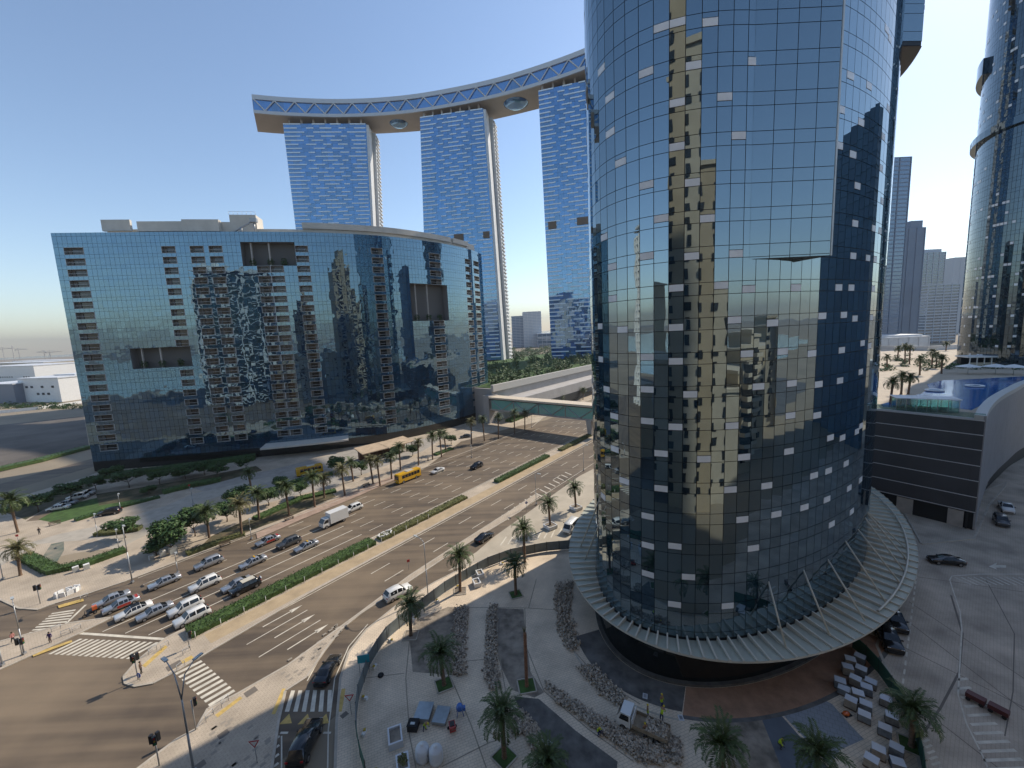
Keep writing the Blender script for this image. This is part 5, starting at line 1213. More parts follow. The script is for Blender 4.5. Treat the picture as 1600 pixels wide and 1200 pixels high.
# roof garden on the podium, trees beyond: one mass of foliage
rn = random.Random(12); b = MB()
for k in range(150):
    s_, t_ = rn.uniform(150, 420), 127 + 3 + rn.random() ** 1.6 * 90; c = S(s_, t_); r = rn.uniform(2, 4.5); leafblob(b, (c[0], c[1], PH + .5 + r * .8), (r, r, r), 90, rn, .75)
o = b.build('roof_garden_trees', M_leaf, kind='stuff'); o['label'] = 'trees and shrubs of the roof garden on the podium'
b = MB()
for k in range(260): 
    p = V(rn.uniform(800, 925), 560, rn.uniform(420, 900)); r = rn.uniform(3, 6); leafblob(b, (p.x, p.y, 3 + r * .5), (r * 1.4, r * 1.4, r), 40, rn, 1.3)
for k in range(120):
    x, y = G(rn.uniform(-40, 130), rn.uniform(632, 640)); r = rn.uniform(1, 2.2); leafblob(b, (x, y, r * .7), (r * 1.6, r * 1.6, r), 22, rn, .6)
o = b.build('distant_greenery', M_leaf, kind='stuff'); o['label'] = 'far greenery beyond the towers'
b = MB()
for k in range(60):
    x, y = G(rn.uniform(1375, 1600), rn.uniform(556, 580), DZ); leafblob(b, (x, y, DZ + .6), (1.6, 1.6, .9), 60, rn, .35)
o = b.build('deck_shrubs', M_leaf, kind='stuff'); o['label'] = 'low shrubs across the pool deck'

# planted strips in front of the crescent block
patch('ground_cover', [(300, 866), (345, 848), (400, 826), (455, 806), (525, 776), (515, 766), (450, 785), (400, 805), (330, 838)], mat('ground_cover_green', (.06, .085, .03), .95, noise=.5, nscale=.35, bump=.6, bscale=6, col2=(.16, .12, .07)), .1255)
patch('ground_cover', [(150, 772), (205, 764), (300, 748), (400, 728), (410, 735), (330, 757), (215, 780), (155, 790)], MATS['ground_cover_green'], .1258)
patch('ground_cover', [(5, 800), (70, 770), (140, 752), (146, 760), (90, 785), (40, 812)], MATS['ground_cover_green'], .1258)
patch('red_path', [(402, 842), (470, 812), (560, 775), (650, 735), (652, 728), (560, 765), (470, 802), (400, 833)], mat('red_path_paving', (.36, .26, .2), .9, noise=.2, nscale=.5), .1252)
hedge('dark shrub border against the foot of the crescent block', [G(158, 748), G(230, 740), G(320, 728), G(400, 716)], 4, 1.8, 21, M_leaf, 5)
hedge('flowering shrub border right of the lawn', [G(255, 772), G(300, 760), G(345, 752)], 3, 1.2, 22, M_leaf2, 7)
hedge('shrub border before the entrance drive', [G(420, 770), G(470, 752), G(520, 742)], 2.5, 1.0, 23, M_leaf, 8)
hedge('dark hedge at the far left garden', [G(5, 802), G(60, 782), G(100, 768)], 2.5, 1.3, 24, M_leaf, 7)
for i, (bp_, h, rx, rz, lab) in enumerate((((60, 800), 3.6, 3.4, 2.0, 'dark tree beside the large spreading palm'), ((178, 752), 3.4, 3.4, 2.0, 'shaded tree second from the left corner of the crescent block'), ((320, 742), 3.0, 3.2, 1.9, 'shaded tree right of the flowering tree'), ((385, 735), 3.4, 3.0, 2.0, 'shaded tree left of the parked yellow bus'), ((355, 815), 3.2, 3.2, 2.2, 'green tree between the kerbside palms near the round tree'), ((420, 790), 3.0, 3.0, 2.0, 'green tree behind the third kerbside palm'), ((470, 776), 2.8, 2.6, 1.8, 'small green tree before the parked yellow bus'), ((565, 742), 3.0, 2.6, 1.8, 'small tree among the dry palms'), ((645, 712), 2.8, 2.6, 1.8, 'small tree right of the lane bus'), ((705, 694), 2.6, 2.6, 1.6, 'small tree at the bend of the side road'))): tree(lab, G(*bp_, .12), .12, h, rx, rz, i + 20, 'garden trees before the crescent block')
# ================================================================ VEHICLES
M_cglass = mat('car_glass', (.012, .014, .017), .05, ior=1.6); M_rim = mat('alloy_rim', (.35, .35, .36), .35, .8); M_lamp = mat('headlamp', (.75, .77, .8), .15); M_tail = mat('tail_lamp', (.4, .02, .02), .25)
M_trim = mat('black_trim', (.02, .02, .022), .5)
def paint(n, c, r=.22, metal=0.0): return mat('paint_' + n, c, r, metal, coat=.6, ior=1.5)
PT = {'white': paint('white', (.75, .75, .73)), 'silver': paint('silver', (.42, .44, .47), .3, .5), 'grey': paint('grey', (.1, .105, .11), .3, .3), 'black': paint('black', (.012, .013, .015)), 'red': paint('red', (.42, .04, .03)), 'yellow': paint('yellow', (.72, .4, .02)), 'orange': paint('orange', (.6, .12, .02)), 'blue': paint('blue', (.03, .12, .4)), 'cream': paint('cream', (.62, .58, .48))}
ST = {'sedan': [(-2.42, .74, .64, .66, .62), (-2.3, .86, .76, .8, .7), (-1.15, .90, .88, .92, .78), (-.35, .91, .92, 1.40, .60), (.30, .91, .93, 1.45, .61), (.85, .91, .95, 1.41, .60), (1.60, .90, .99, 1.06, .70), (2.28, .86, .97, 1.01, .72), (2.42, .76, .84, .87, .64)],
      'suv': [(-2.4, .8, .84, .87, .7), (-2.28, .91, .97, 1.01, .76), (-1.15, .95, 1.06, 1.12, .82), (-.5, .96, 1.1, 1.70, .70), (.4, .96, 1.11, 1.78, .71), (1.75, .96, 1.13, 1.74, .70), (2.25, .93, 1.12, 1.22, .76), (2.4, .84, .8, .84, .72)],
      'pickup': [(-2.6, .72, .74, .76, .64), (-2.4, .9, .92, .96, .76), (-1.3, .95, 1.08, 1.12, .82), (-.7, .96, 1.1, 1.72, .70), (.5, .96, 1.1, 1.72, .70), (.75, .96, 1.1, 1.14, .84), (2.5, .95, 1.1, 1.13, .84), (2.65, .88, .8, .82, .76)],
      'van': [(-2.5, .74, .9, .95, .66), (-2.3, .92, 1.1, 1.2, .76), (-1.6, .97, 1.2, 2.0, .80), (-1.0, .98, 1.2, 2.12, .82), (2.35, .98, 1.2, 2.12, .82), (2.5, .94, 1.1, 2.0, .8)]}
car_cache = {}
def wheel_meshes(r=.34, w_=.24):
    key = ('w', r, w_)
    if key not in car_cache:
        a = MB(); a.tube((0, -w_ / 2, 0), (0, w_ / 2, 0), r, n=14); b = MB(); b.tube((0, w_ / 2 - .02, 0), (0, w_ / 2 + .015, 0), r * .62, n=10); b.tube((0, -w_ / 2 + .02, 0), (0, -w_ / 2 - .015, 0), r * .62, n=10)
        m1, m2 = a.mesh('tyre'), b.mesh('rim'); m1.materials.append(M_black); m2.materials.append(M_rim); car_cache[key] = (m1, m2)
    return car_cache[key]
def car_mesh(kind):
    if kind in car_cache: return car_cache[kind]
    st = ST[kind]; b = MB(); zb = .24
    def sec(s_): x, hw, zb2, zr, rw = s_; return [(x, -hw * .92, zb), (x, -hw, zb + .28 * (zb2 - zb) + .1), (x, -hw * .985, zb2), (x, -rw, zr), (x, rw, zr), (x, hw * .985, zb2), (x, hw, zb + .28 * (zb2 - zb) + .1), (x, hw * .92, zb)]
    idx = []
    for s_ in st: i = len(b.v); b.v += sec(s_); idx.append(i)
    for k in range(len(st) - 1):
        for q in range(8):
            i, j = idx[k], idx[k + 1]; r_ = (q + 1) % 8; b.f.append((i + q, j + q, j + r_, i + r_)); b.sm.append(q not in (7,))
    b.f.append(tuple(idx[0] + q for q in range(8))); b.sm.append(False); b.f.append(tuple(idx[-1] + 7 - q for q in range(8))); b.sm.append(False)
    body = b.mesh('body')
    gl = []                                        # windows as panes set just proud of the shell
    def pane(pts, inset=.1, off=.012):
        P_ = [Vector(p) for p in pts]; c = sum(P_, Vector()) / len(P_); n = (P_[1] - P_[0]).cross(P_[2] - P_[0]).normalized(); n = n if n.dot(c - Vector((c.x * .6, 0, .8))) > 0 else -n
        g_ = MB(); g_.face([p.lerp(c, inset) + n * off for p in P_]); gl.append(g_)
    cab = [k for k in range(len(st) - 1) if st[k][3] - st[k][2] > .3 or st[k + 1][3] - st[k + 1][2] > .3]
    for k in cab:
        A, C = sec(st[k]), sec(st[k + 1]); hi0, hi1 = st[k][3] - st[k][2] > .3, st[k + 1][3] - st[k + 1][2] > .3
        if hi0 != hi1: pane([A[3], C[3], C[4], A[4]], .06)
        if kind == 'van' and k == len(st) - 2: continue
        pane([A[2], C[2], C[3], A[3]], .13); pane([A[5], A[4], C[4], C[5]], .13)
    gm = [g_.mesh('window') for g_ in gl]
    for g_ in gm: g_.materials.append(M_cglass)
    car_cache[kind] = (body, gm); return car_cache[kind]
def car(label, px, py, kind, color, head, group, scale=1.0, extra=None, z=0.005, xy=None):
    x, y = xy or G(px, py); o = thing({'sedan': 'sedan_car', 'suv': 'suv_car', 'pickup': 'pickup_truck', 'van': 'van'}[kind], label, 'van' if kind == 'van' else 'pickup' if kind == 'pickup' else 'car', (x, y, z), head, group); o.scale = (scale,) * 3
    body, gm = car_mesh(kind); key = (kind, color)
    if key not in car_cache: m_ = body.copy(); m_.materials.clear(); m_.materials.append(PT[color]); car_cache[key] = m_
    obj('body', car_cache[key], None, o)
    for g_ in gm: obj('window', g_, None, o)
    st = ST[kind]; L0, L1 = st[0][0], st[-1][0]; ax = (L0 + .88, L1 - .92); hw = max(s_[1] for s_ in st)
    m1, m2 = wheel_meshes(.37 if kind != 'sedan' else .33)
    for wx in ax:
        for sy in (-1, 1):
            t = obj('tyre', m1, None, o, loc=(wx, sy * (hw - .1), .36 if kind != 'sedan' else .32)); obj('rim', m2, None, t)
    hl, tl = lamp_meshes(kind)
    for sy in (-1, 1):
        obj('headlight', hl, None, o, loc=(L0 + .1, sy * st[1][1] * .72, st[1][2] - .08)); obj('tail_light', tl, None, o, loc=(L1 - .07, sy * st[-2][1] * .8, st[-2][2] - .12))
    if 'trim' not in car_cache: b = MB(); b.box((0, 0, 0), (.12, 1.3, .16)); car_cache['trim'] = b.mesh('bumper'); car_cache['trim'].materials.append(M_trim); b = MB(); b.box((0, 0, 0), (.16, .22, .14)); car_cache['mirror'] = b.mesh('wing_mirror'); car_cache['mirror'].materials.append(M_trim)
    obj('bumper', car_cache['trim'], None, o, loc=(L0 + .0, 0, .42)); obj('bumper', car_cache['trim'], None, o, loc=(L1 + .0, 0, .46))
    for sy in (-1, 1): obj('wing_mirror', car_cache['mirror'], None, o, loc=(st[2][0] + .35, sy * (hw + .08), st[2][3] + .06))
    if extra: extra(o)
    return o
def lamp_meshes(kind):
    if 'lamps' not in car_cache:
        a = MB(); a.box((0, 0, 0), (.12, .34, .13)); m1 = a.mesh('headlight'); m1.materials.append(M_lamp); a = MB(); a.box((0, 0, 0), (.1, .28, .15)); m2 = a.mesh('tail_light'); m2.materials.append(M_tail); car_cache['lamps'] = (m1, m2)
    return car_cache['lamps']
TOW = ROADANG            # car front is local -x, so this heading drives towards the junction
AWAY = ROADANG + math.pi
def roofbox(c, sz, m, nm='roof_panel'):
    def f(o): b = MB(); b.box(c, sz); b.build(nm, m, o)
    return f
def red_doors(o):
    for sy in (-1, 1): b = MB(); b.box((.25, sy * .905, .64), (1.7, .03, .44)); b.build('door', PT['red'], o)
    b = MB(); b.box((1.95, 0, 1.02), (.5, 1.3, .05)); b.build('boot_panel', PT['red'], o)
def black_roof(o): b = MB(); b.box((.25, 0, 1.46), (1.15, 1.16, .04)); b.build('roof_panel', PT['black'], o)
def spare_wheel(o): b = MB(); b.tube((2.42, 0, 1.0), (2.62, 0, 1.0), .38, n=14); b.build('spare_wheel', PT['silver'], o); b = MB(); b.box((.5, 0, 1.82), (2.1, 1.3, .06)); b.build('roof_panel', PT['cream'], o)
def taxi_sign(o): b = MB(); b.box((.3, 0, 1.53), (.25, .7, .16)); b.build('taxi_sign', PT['yellow'], o)
QG = 'cars waiting on the far carriageway'
CARS = [('silver sedan nearest the far kerb at the head of the queue', 176, 941, 'sedan', 'silver', TOW, QG, None), ('silver taxi with red doors behind the orange delivery scooter', 190, 949, 'sedan', 'silver', TOW, QG, red_doors), ('white sedan with black roof in the front row', 210, 959, 'sedan', 'white', TOW, QG, black_roof), ('silver sedan in the front row next to the two white suvs', 243, 960, 'sedan', 'silver', TOW, QG, None), ('white boxy suv in the front row, left of the last white one', 291, 954, 'suv', 'white', TOW, QG, None), ('white suv in the front row beside the clipped hedge', 301, 969, 'suv', 'white', TOW, QG, None), ('silver sedan by the far kerb in the second row', 258, 913, 'sedan', 'silver', TOW, QG, None), ('large white suv with sunroof in the second row', 321, 917, 'suv', 'white', TOW, QG, roofbox((-.1, 0, 1.78), (.6, .7, .03), M_cglass, 'sunroof')), ('silver sedan tucked behind the black off-roader', 371, 917, 'sedan', 'silver', TOW, QG, None), ('black off-roader with cream roof beside the hedge', 384, 922, 'suv', 'black', TOW, QG, spare_wheel), ('silver estate car by the far kerb in the third row', 327, 884, 'suv', 'silver', TOW, QG, None), ('silver sedan in the middle lane behind the large white suv', 396, 882, 'sedan', 'silver', TOW, QG, taxi_sign), ('silver taxi with red doors far back by the kerb', 419, 848, 'sedan', 'silver', TOW, QG, red_doors), ('dark grey suv approaching ahead of the box truck', 452, 852, 'suv', 'grey', TOW, QG, None), ('pale silver taxi beside the dark grey suv', 479, 857, 'sedan', 'silver', TOW, QG, taxi_sign), ('white suv following the box truck', 552, 798, 'suv', 'white', TOW, QG, None), ('white sedan between the yellow bus and the black suv', 684, 738, 'sedan', 'white', TOW, QG, None), ('black suv farthest along the far carriageway', 745, 731, 'suv', 'black', TOW, QG, None)]
for lab, px, py, kd, cl, hd, gr, ex in CARS: car(lab, px, py, kd, cl, hd, gr, extra=ex)
OG = 'cars on the near lanes and slip road'
car('white suv driving away on the service lane', 622, 931, 'suv', 'white', AWAY - .15, OG)
car('black sedan leaving along the service lane', 757, 843, 'sedan', 'black', AWAY, OG)
car('black sedan on the slip lane ahead of the crossing', 513, 1052, 'sedan', 'black', AWAY + .62, OG)
car('black suv stopped before the slip lane crossing', 478, 1168, 'suv', 'black', R(-88), OG, 1.06)
car('small white minibus parked beside the canopy', 892, 828, 'van', 'white', R(58), OG, z=.01)
DG = 'vehicles on the right-hand drive'
car('black sedan parked side-on below the dark stone podium', 1478, 880, 'sedan', 'black', R(-17), DG)
car('white pickup in the lane under the curved wall', 1572, 797, 'pickup', 'white', R(48), DG)
car('dark suv in front of the white pickup', 1564, 818, 'suv', 'grey', R(48), DG)
car('black suv half under the canopy rim', 1388, 1004, 'suv', 'black', R(64), DG, 1.05)
car('second black suv behind the first under the canopy', 1398, 975, 'suv', 'black', R(62), DG)
PKG = 'cars parked in the shade before the crescent block'
for i, (px, py, kd, cl, lab) in enumerate(((92, 797, 'sedan', 'white', 'white sedan parked nearest the left edge'), (104, 790, 'sedan', 'silver', 'silver sedan parked second in the shaded row'), (122, 780, 'suv', 'white', 'white suv parked under the umbrella shaped tree'), (133, 774, 'sedan', 'white', 'white sedan parked last in the shaded row'), (172, 804, 'suv', 'black', 'black suv on the lane behind the sandy island'), (610, 712, 'sedan', 'black', 'black sedan parked by the crescent block entrance'), (728, 684, 'sedan', 'grey', 'grey sedan at the side road exit'))): car(lab, px, py, kd, cl, R(20), PKG, z=.13)
# buses
def bus(label, px, py, head, L=8.4):
    o = thing('yellow_bus', label, 'bus', (*G(px, py), .005), head, 'yellow buses'); b = MB(); n = len(b.v); pr = [(-L / 2, .35, 1.5, 2.6), (-L / 2 + .25, .35, 1.5, 2.85), (L / 2 - .1, .35, 1.5, 2.85), (L / 2, .4, 1.4, 2.7)]
    idx = []
    for x, z0, zm, z1 in pr: i = len(b.v); hw = 1.12; b.v += [(x, -hw, z0), (x, -hw, zm), (x, -hw * .93, z1), (x, hw * .93, z1), (x, hw, zm), (x, hw, z0)]; idx.append(i)
    for k in range(3):
        for q in range(6): i, j = idx[k], idx[k + 1]; r_ = (q + 1) % 6; b.f.append((i + q, j + q, j + r_, i + r_)); b.sm.append(False)
    b.f.append(tuple(idx[0] + q for q in range(6))); b.f.append(tuple(idx[-1] + 5 - q for q in range(6))); b.sm += [False, False]; b.build('body', PT['yellow'], o)
    for sy in (-1, 1):
        for k in range(6):
            w_ = MB(); x = -L / 2 + 1.2 + k * (L - 1.6) / 6; w_.face([(x, sy * 1.135, 1.5), (x + (L - 1.6) / 6 - .12, sy * 1.135, 1.5), (x + (L - 1.6) / 6 - .12, sy * 1.075, 2.45), (x, sy * 1.075, 2.45)]); w_.build('window', M_cglass, o)
    w_ = MB(); w_.face([(-L / 2 - .03, -.95, 1.35), (-L / 2 - .03, .95, 1.35), (-L / 2 - .01, .88, 2.5), (-L / 2 - .01, -.88, 2.5)]); w_.build('windscreen', M_cglass, o)
    m1, m2 = wheel_meshes(.45, .3)
    for wx in (-L / 2 + 1.6, L / 2 - 1.9):
        for sy in (-1, 1): t = obj('tyre', m1, None, o, loc=(wx, sy * 1.0, .45)); obj('rim', m2, None, t)
    for sy in (-1, 1): obj('headlight', lamp_meshes(0)[0], None, o, loc=(-L / 2 + .04, sy * .8, .8)); obj('tail_light', lamp_meshes(0)[1], None, o, loc=(L / 2 - .03, sy * .9, .9))
    b = MB(); b.box((.5, 0, 2.93), (2.4, 1.3, .2)); b.build('roof_unit', PT['cream'], o)
    b = MB(); b.box((0, 0, .42), (L - .1, 2.26, .16)); b.build('skirt', M_trim, o)
bus('yellow bus driving on the far carriageway', 638, 750, TOW); bus('yellow bus parked in front of the crescent block entrance', 484, 741, TOW - .3, 8)
# box truck
o = thing('box_truck', 'white box truck on the far carriageway', 'truck', (*G(521, 819), .005), TOW, None); b = MB(); b.box((1.15, 0, 2.0), (4.6, 2.2, 2.5)); b.build('cargo_box', PT['white'], o)
b = MB(); b.v = [(-3.0, -1.0, .5), (-1.3, -1.0, .5), (-1.3, -1.0, 2.3), (-2.3, -.95, 2.3), (-3.0, -1.0, 1.35), (-3.0, 1.0, .5), (-1.3, 1.0, .5), (-1.3, 1.0, 2.3), (-2.3, .95, 2.3), (-3.0, 1.0, 1.35)]
b.f = [(0, 1, 2, 3, 4), (9, 8, 7, 6, 5), (0, 4, 9, 5), (4, 3, 8, 9), (3, 2, 7, 8), (2, 1, 6, 7), (1, 0, 5, 6)]; b.sm = [False] * 7; b.build('cab', PT['white'], o)
b = MB(); b.face([(-2.99, -.88, 1.42), (-2.99, .88, 1.42), (-2.4, .84, 2.22), (-2.4, -.84, 2.22)]); b.v = [(x - .03, y, z + .03) for x, y, z in b.v]; b.build('windscreen', M_cglass, o)
for sy in (-1, 1): b = MB(); b.face([(-2.75, sy * 1.02, 1.4), (-1.6, sy * 1.02, 1.4), (-1.6, sy * 1.0, 2.1), (-2.3, sy * .99, 2.1)]); b.build('window', M_cglass, o); obj('headlight', lamp_meshes(0)[0], None, o, loc=(-2.98, sy * .75, .8))
b = MB(); b.box((.2, 0, .6), (6.2, .9, .25)); b.build('chassis', M_trim, o); m1, m2 = wheel_meshes(.42, .28)
for wx in (-2.2, 2.2):
    for sy in (-1, 1): t = obj('tyre', m1, None, o, loc=(wx, sy * .9, .42)); obj('rim', m2, None, t)
# delivery scooter with rider box
o = thing('delivery_scooter', 'scooter with an orange delivery box at the stop line', 'scooter', (*G(141, 962), .005), TOW); m1, m2 = wheel_meshes(.27, .12)
for wx in (-.65, .6): t = obj('tyre', m1, None, o, loc=(wx, 0, .27)); obj('rim', m2, None, t)
b = MB(); b.path([(-.7, 0, .35), (-.5, 0, .95), (-.55, 0, 1.05)], [.06, .05, .05]); b.box((0, 0, .42), (1.1, .3, .18)); b.box((.25, 0, .7), (.8, .28, .18)); b.build('frame', M_trim, o); b = MB(); b.tube((-.52, -.35, 1.05), (-.52, .35, 1.05), .03); b.build('handlebar', M_trim, o); b = MB(); b.box((.62, 0, 1.12), (.6, .6, .62)); b.build('delivery_box', PT['orange'], o)
# tipper truck on the plaza
a = Vector(G(972, 1128, .12)); c = Vector(G(1038, 1158, .12)); d_ = c - a; hd = math.atan2(d_.y, d_.x)
o = thing('tipper_truck', 'small white tipper truck loaded with rubble on the plaza', 'truck', (*((a + c) / 2), .12), hd); b = MB()
b.v = [(-2.6, -.9, .5), (-1.1, -.9, .5), (-1.1, -.9, 2.1), (-2.2, -.85, 2.1), (-2.6, -.9, 1.3), (-2.6, .9, .5), (-1.1, .9, .5), (-1.1, .9, 2.1), (-2.2, .85, 2.1), (-2.6, .9, 1.3)]
b.f = [(0, 1, 2, 3, 4), (9, 8, 7, 6, 5), (0, 4, 9, 5), (4, 3, 8, 9), (3, 2, 7, 8), (2, 1, 6, 7), (1, 0, 5, 6)]; b.sm = [False] * 7; b.build('cab', PT['white'], o)
b = MB(); b.face([(-2.64, -.8, 1.36), (-2.64, .8, 1.36), (-2.27, .76, 2.03), (-2.27, -.76, 2.03)]); b.build('windscreen', M_cglass, o)
for sy in (-1, 1): b = MB(); b.face([(-2.35, sy * .92, 1.3), (-1.3, sy * .92, 1.3), (-1.3, sy * .9, 1.95), (-2.1, sy * .88, 1.95)]); b.build('window', M_cglass, o)
M_tray = mat('tray_steel', (.3, .24, .17), .7, noise=.3, nscale=2)
b = MB(); b.box((.9, 0, .85), (3.6, 1.9, .1)); b.build('tray', M_tray, o)
for sy in (-1, 1): b = MB(); b.box((.9, sy * .95, 1.1), (3.6, .06, .42)); b.build('side_board', M_tray, o)
b = MB(); b.box((-.92, 0, 1.35), (.08, 1.9, .95)); b.build('headboard', PT['white'], o); b = MB(); rn = random.Random(2)
for k in range(170):
    q = Quaternion((rn.gauss(0, 1), rn.gauss(0, 1), rn.gauss(0, 1), rn.gauss(0, 1))).normalized().to_matrix().to_4x4(); b.box((0, 0, 0), (.3, .2, .16), M=Matrix.Translation((rn.uniform(.3, 2.5), rn.uniform(-.8, .8), rn.uniform(.95, 1.35))) @ q)
b.build('stone_load', M_stone, o, 'stuff'); m1, m2 = wheel_meshes(.36, .24)
for wx in (-1.9, 1.6):
    for sy in (-1, 1): t = obj('tyre', m1, None, o, loc=(wx, sy * .8, .36)); obj('rim', m2, None, t)
# baggage tug train at the hatched island
p = G(1524, 1097); o = thing('luggage_cart', 'dark red luggage cart train on the hatched island', 'cart', (*p, 0), R(-62)); m1, m2 = wheel_meshes(.2, .12)
for k in range(2):
    b = MB(); b.box((k * 1.7, 0, .6), (1.5, .8, .5)); b.build('cart_body', mat('dark_red', (.09, .02, .02), .5), o)
    for wx in (-.5, .5):
        for sy in (-1, 1): obj('wheel', m1, None, o, loc=(k * 1.7 + wx, sy * .38, .2))
b = MB(); b.box((.85, 0, .4), (.5, .08, .06)); b.build('drawbar', M_trim, o)
RK = ['first', 'second', 'third', 'fourth', 'fifth', 'sixth', 'seventh', 'eighth', 'ninth', 'tenth', 'eleventh', 'twelfth', 'thirteenth', 'fourteenth', 'fifteenth', 'sixteenth', 'seventeenth', 'eighteenth', 'nineteenth', 'twentieth']
# ================================================================ STREET FURNITURE
def lamp(label, px, py, h, arms, group='street lamps', z=.12, r=.11, curved=False):
    o = thing('street_lamp', label, 'street lamp', (*G(px, py, z), z), 0, group); b = MB()
    b.path([(0, 0, 0), (0, 0, h * .5), (0, 0, h * .94)], [r, r * .75, r * .55], 8); b.build('pole', M_galv, o)
    b = MB(); b.box((0, 0, .15), (.4, .4, .3)); b.build('base_plate', M_galv, o)
    for (ang, L, rise) in arms:
        c, s_ = math.cos(ang), math.sin(ang); pts = [(0, 0, h * .94), (c * L * .35, s_ * L * .35, h * .94 + rise * .75), (c * L, s_ * L, h * .94 + rise)]
        b = MB(); b.path(pts, [r * .55, r * .45, r * .4], 6); b.build('arm', M_galv, o)
        b = MB(); b.box((c * (L + .3), s_ * (L + .3), h * .94 + rise), (.95, .34, .13), ang); b.build('lamp_head', M_steel, o)
    return o
LW = math.atan2(W.y, W.x)
lamp('tall street lamp with curved arm beside the hoarding', 669, 933, 10.4, [(LW, 1.7, .6)], z=.02)
lamp('tallest street lamp on the far pavement by the garden hedge', 207, 910, 12.2, [(LW + math.pi, 1.0, .2)])
lamp('double armed street lamp cut by the bottom edge', 303, 1206, 9.0, [(R(150), 2.4, 3.4), (R(75), 1.8, 3.0)], r=.13)
for i, (px, py, h, lab) in enumerate(((278, 895, 4.6, 'short lamp post on the far kerb near the white suv'), (393, 842, 5.2, 'short lamp post on the far kerb by the dry palm'), (153, 838, 6, 'slim garden lamp behind the sandy bed'), (186, 858, 5.0, 'slim garden lamp beside the flat topped tree'), (189, 800, 5.5, 'garden lamp at the lawn path'), (737, 715, 9.5, 'street lamp at the side road exit'), (831, 668, 9, 'street lamp just before the footbridge'), (838, 788, 8.5, 'street lamp between the service lane and the drop-off'), (912, 735, 8.5, 'street lamp at the left flank of the oval tower'), (5, 905, 7, 'lamp post at the left picture edge'), (302, 788, 5, 'garden lamp by the orange play sign'))): lamp(lab, px, py, h, [(LW + math.pi, .9, .25)] if h > 5.3 else [(LW + math.pi, .5, .1)], r=.085)
lamp('street lamp at the left edge on the refuge island', 38, 1022, 8.2, [(LW, 1.6, .5)], r=.1); lamp('short signal post at the left picture edge', 4, 1040, 5.2, [(LW, .5, .1)], r=.12)
def signal(label, px, py, h, head=0.0, n=2):
    o = thing('traffic_signal', label, 'traffic light', (*G(px, py, .12), .12), head, 'traffic signals at the junction'); b = MB(); b.tube((0, 0, 0), (0, 0, h), .07, n=8); b.build('post', M_galv, o)
    for k in range(n):
        a = k * 2 * math.pi / max(n, 2); x, y = .3 * math.cos(a), .3 * math.sin(a); b = MB(); b.box((x, y, h - .35), (.3, .34, .95), a); hb = b.build('signal_head', M_trim, o)
        for q, c_ in enumerate(((.25, .02, .02), (.25, .14, .02), (.02, .16, .06))): l = MB(); l.tube((x + .15 * math.cos(a), y + .15 * math.sin(a), h - .05 - q * .3), (x + .19 * math.cos(a), y + .19 * math.sin(a), h - .05 - q * .3), .1, n=8); l.build('lens', mat('lens_%d' % q, c_, .2), hb)
    return o
signal('traffic signal with several heads on the median nose', 216, 1062, 3.6, 1.0, 3); signal('traffic signal on the corner pavement at the left', 63, 943, 3.4, .4); signal('traffic signal in front of the pedestrians on the refuge island', 35, 1024, 2.6, .2); signal('traffic signal at the near kerb, lower left', 249, 1196, 3.6, 1.2, 3); signal('slim traffic signal beside the near crossing', 306, 1140, 3.8, .7, 1); signal('traffic signal at the hedge end of the median', 296, 1012, 2.4, .5, 1)
def sign(label, px, py, h, kind, ang, group='road signs', z=.12):
    o = thing('road_sign', label, 'sign', (*G(px, py, z), z), ang, group); b = MB(); b.tube((0, 0, 0), (0, 0, h), .04, n=6); b.build('post', M_galv, o); b = MB()
    if kind == 'yield':
        for s_, m_, y in ((.55, mat('sign_red', (.5, .03, .03), .4), -.06), (.34, M_whitep, -.085)):
            q = MB(); q.v = [(-s_, y, h + s_ * .55), (s_, y, h + s_ * .55), (0, y, h - s_), (-s_, y + .02, h + s_ * .55), (s_, y + .02, h + s_ * .55), (0, y + .02, h - s_)]; q.f = [(0, 2, 1), (3, 4, 5), (0, 1, 4, 3), (1, 2, 5, 4), (2, 0, 3, 5)]; q.sm = [False] * 5; q.build('plate', m_, o)
    elif kind == 'blue':
        b.tube((0, -.08, h), (0, -.05, h), .34, n=16); b.build('plate', mat('sign_blue', (.02, .08, .4), .4), o); q = MB(); q.box((.02, -.09, h), (.1, .02, .36), 0); q.box((-.05, -.092, h - .12), (.2, .02, .09)); q.build('arrow', M_whitep, o)
    elif kind == 'red': b.box((0, -.05, h - .2), (.5, .04, .5)); b.build('plate', mat('sign_red', (.5, .03, .03), .4), o)
sign('red and white give-way sign at the slip lane, lower one', 402, 1192, 2.4, 'yield', .1); sign('red and white give-way sign beside the hoarding', 549, 1116, 2.3, 'yield', .1); sign('blue round keep-left sign on the median nose', 219, 1064, .9, 'blue', -.2); sign('blue round sign at the service lane entry', 823, 800, 2.4, 'blue', .5); sign('small red sign on the separator strip', 639, 890, 2.0, 'red', .4); sign('red notice in the garden at the left', 29, 848, 2.0, 'red', .4); sign('orange red play sign by the lawn', 297, 768, 2.2, 'red', .2)
# slim white posts along the median hedge
b0 = MB(); b0.tube((0, 0, 0), (0, 0, 1.15), .05, n=6); pm = b0.mesh('post')
b1 = MB(); b1.tube((0, 0, 1.05), (0, 0, 1.17), .065, n=6); pc_ = b1.mesh('cap')
for k in range(15):
    s_ = 15 + k * 3.3; o = thing('marker_post', f'white marker post beside the median hedge, {RK[k]} from the junction', 'post', (*S(s_, 73.8), .12), 0, 'marker posts beside the hedge'); obj('post', pm, M_whitep, o); obj('cap', pc_, M_steel, o)
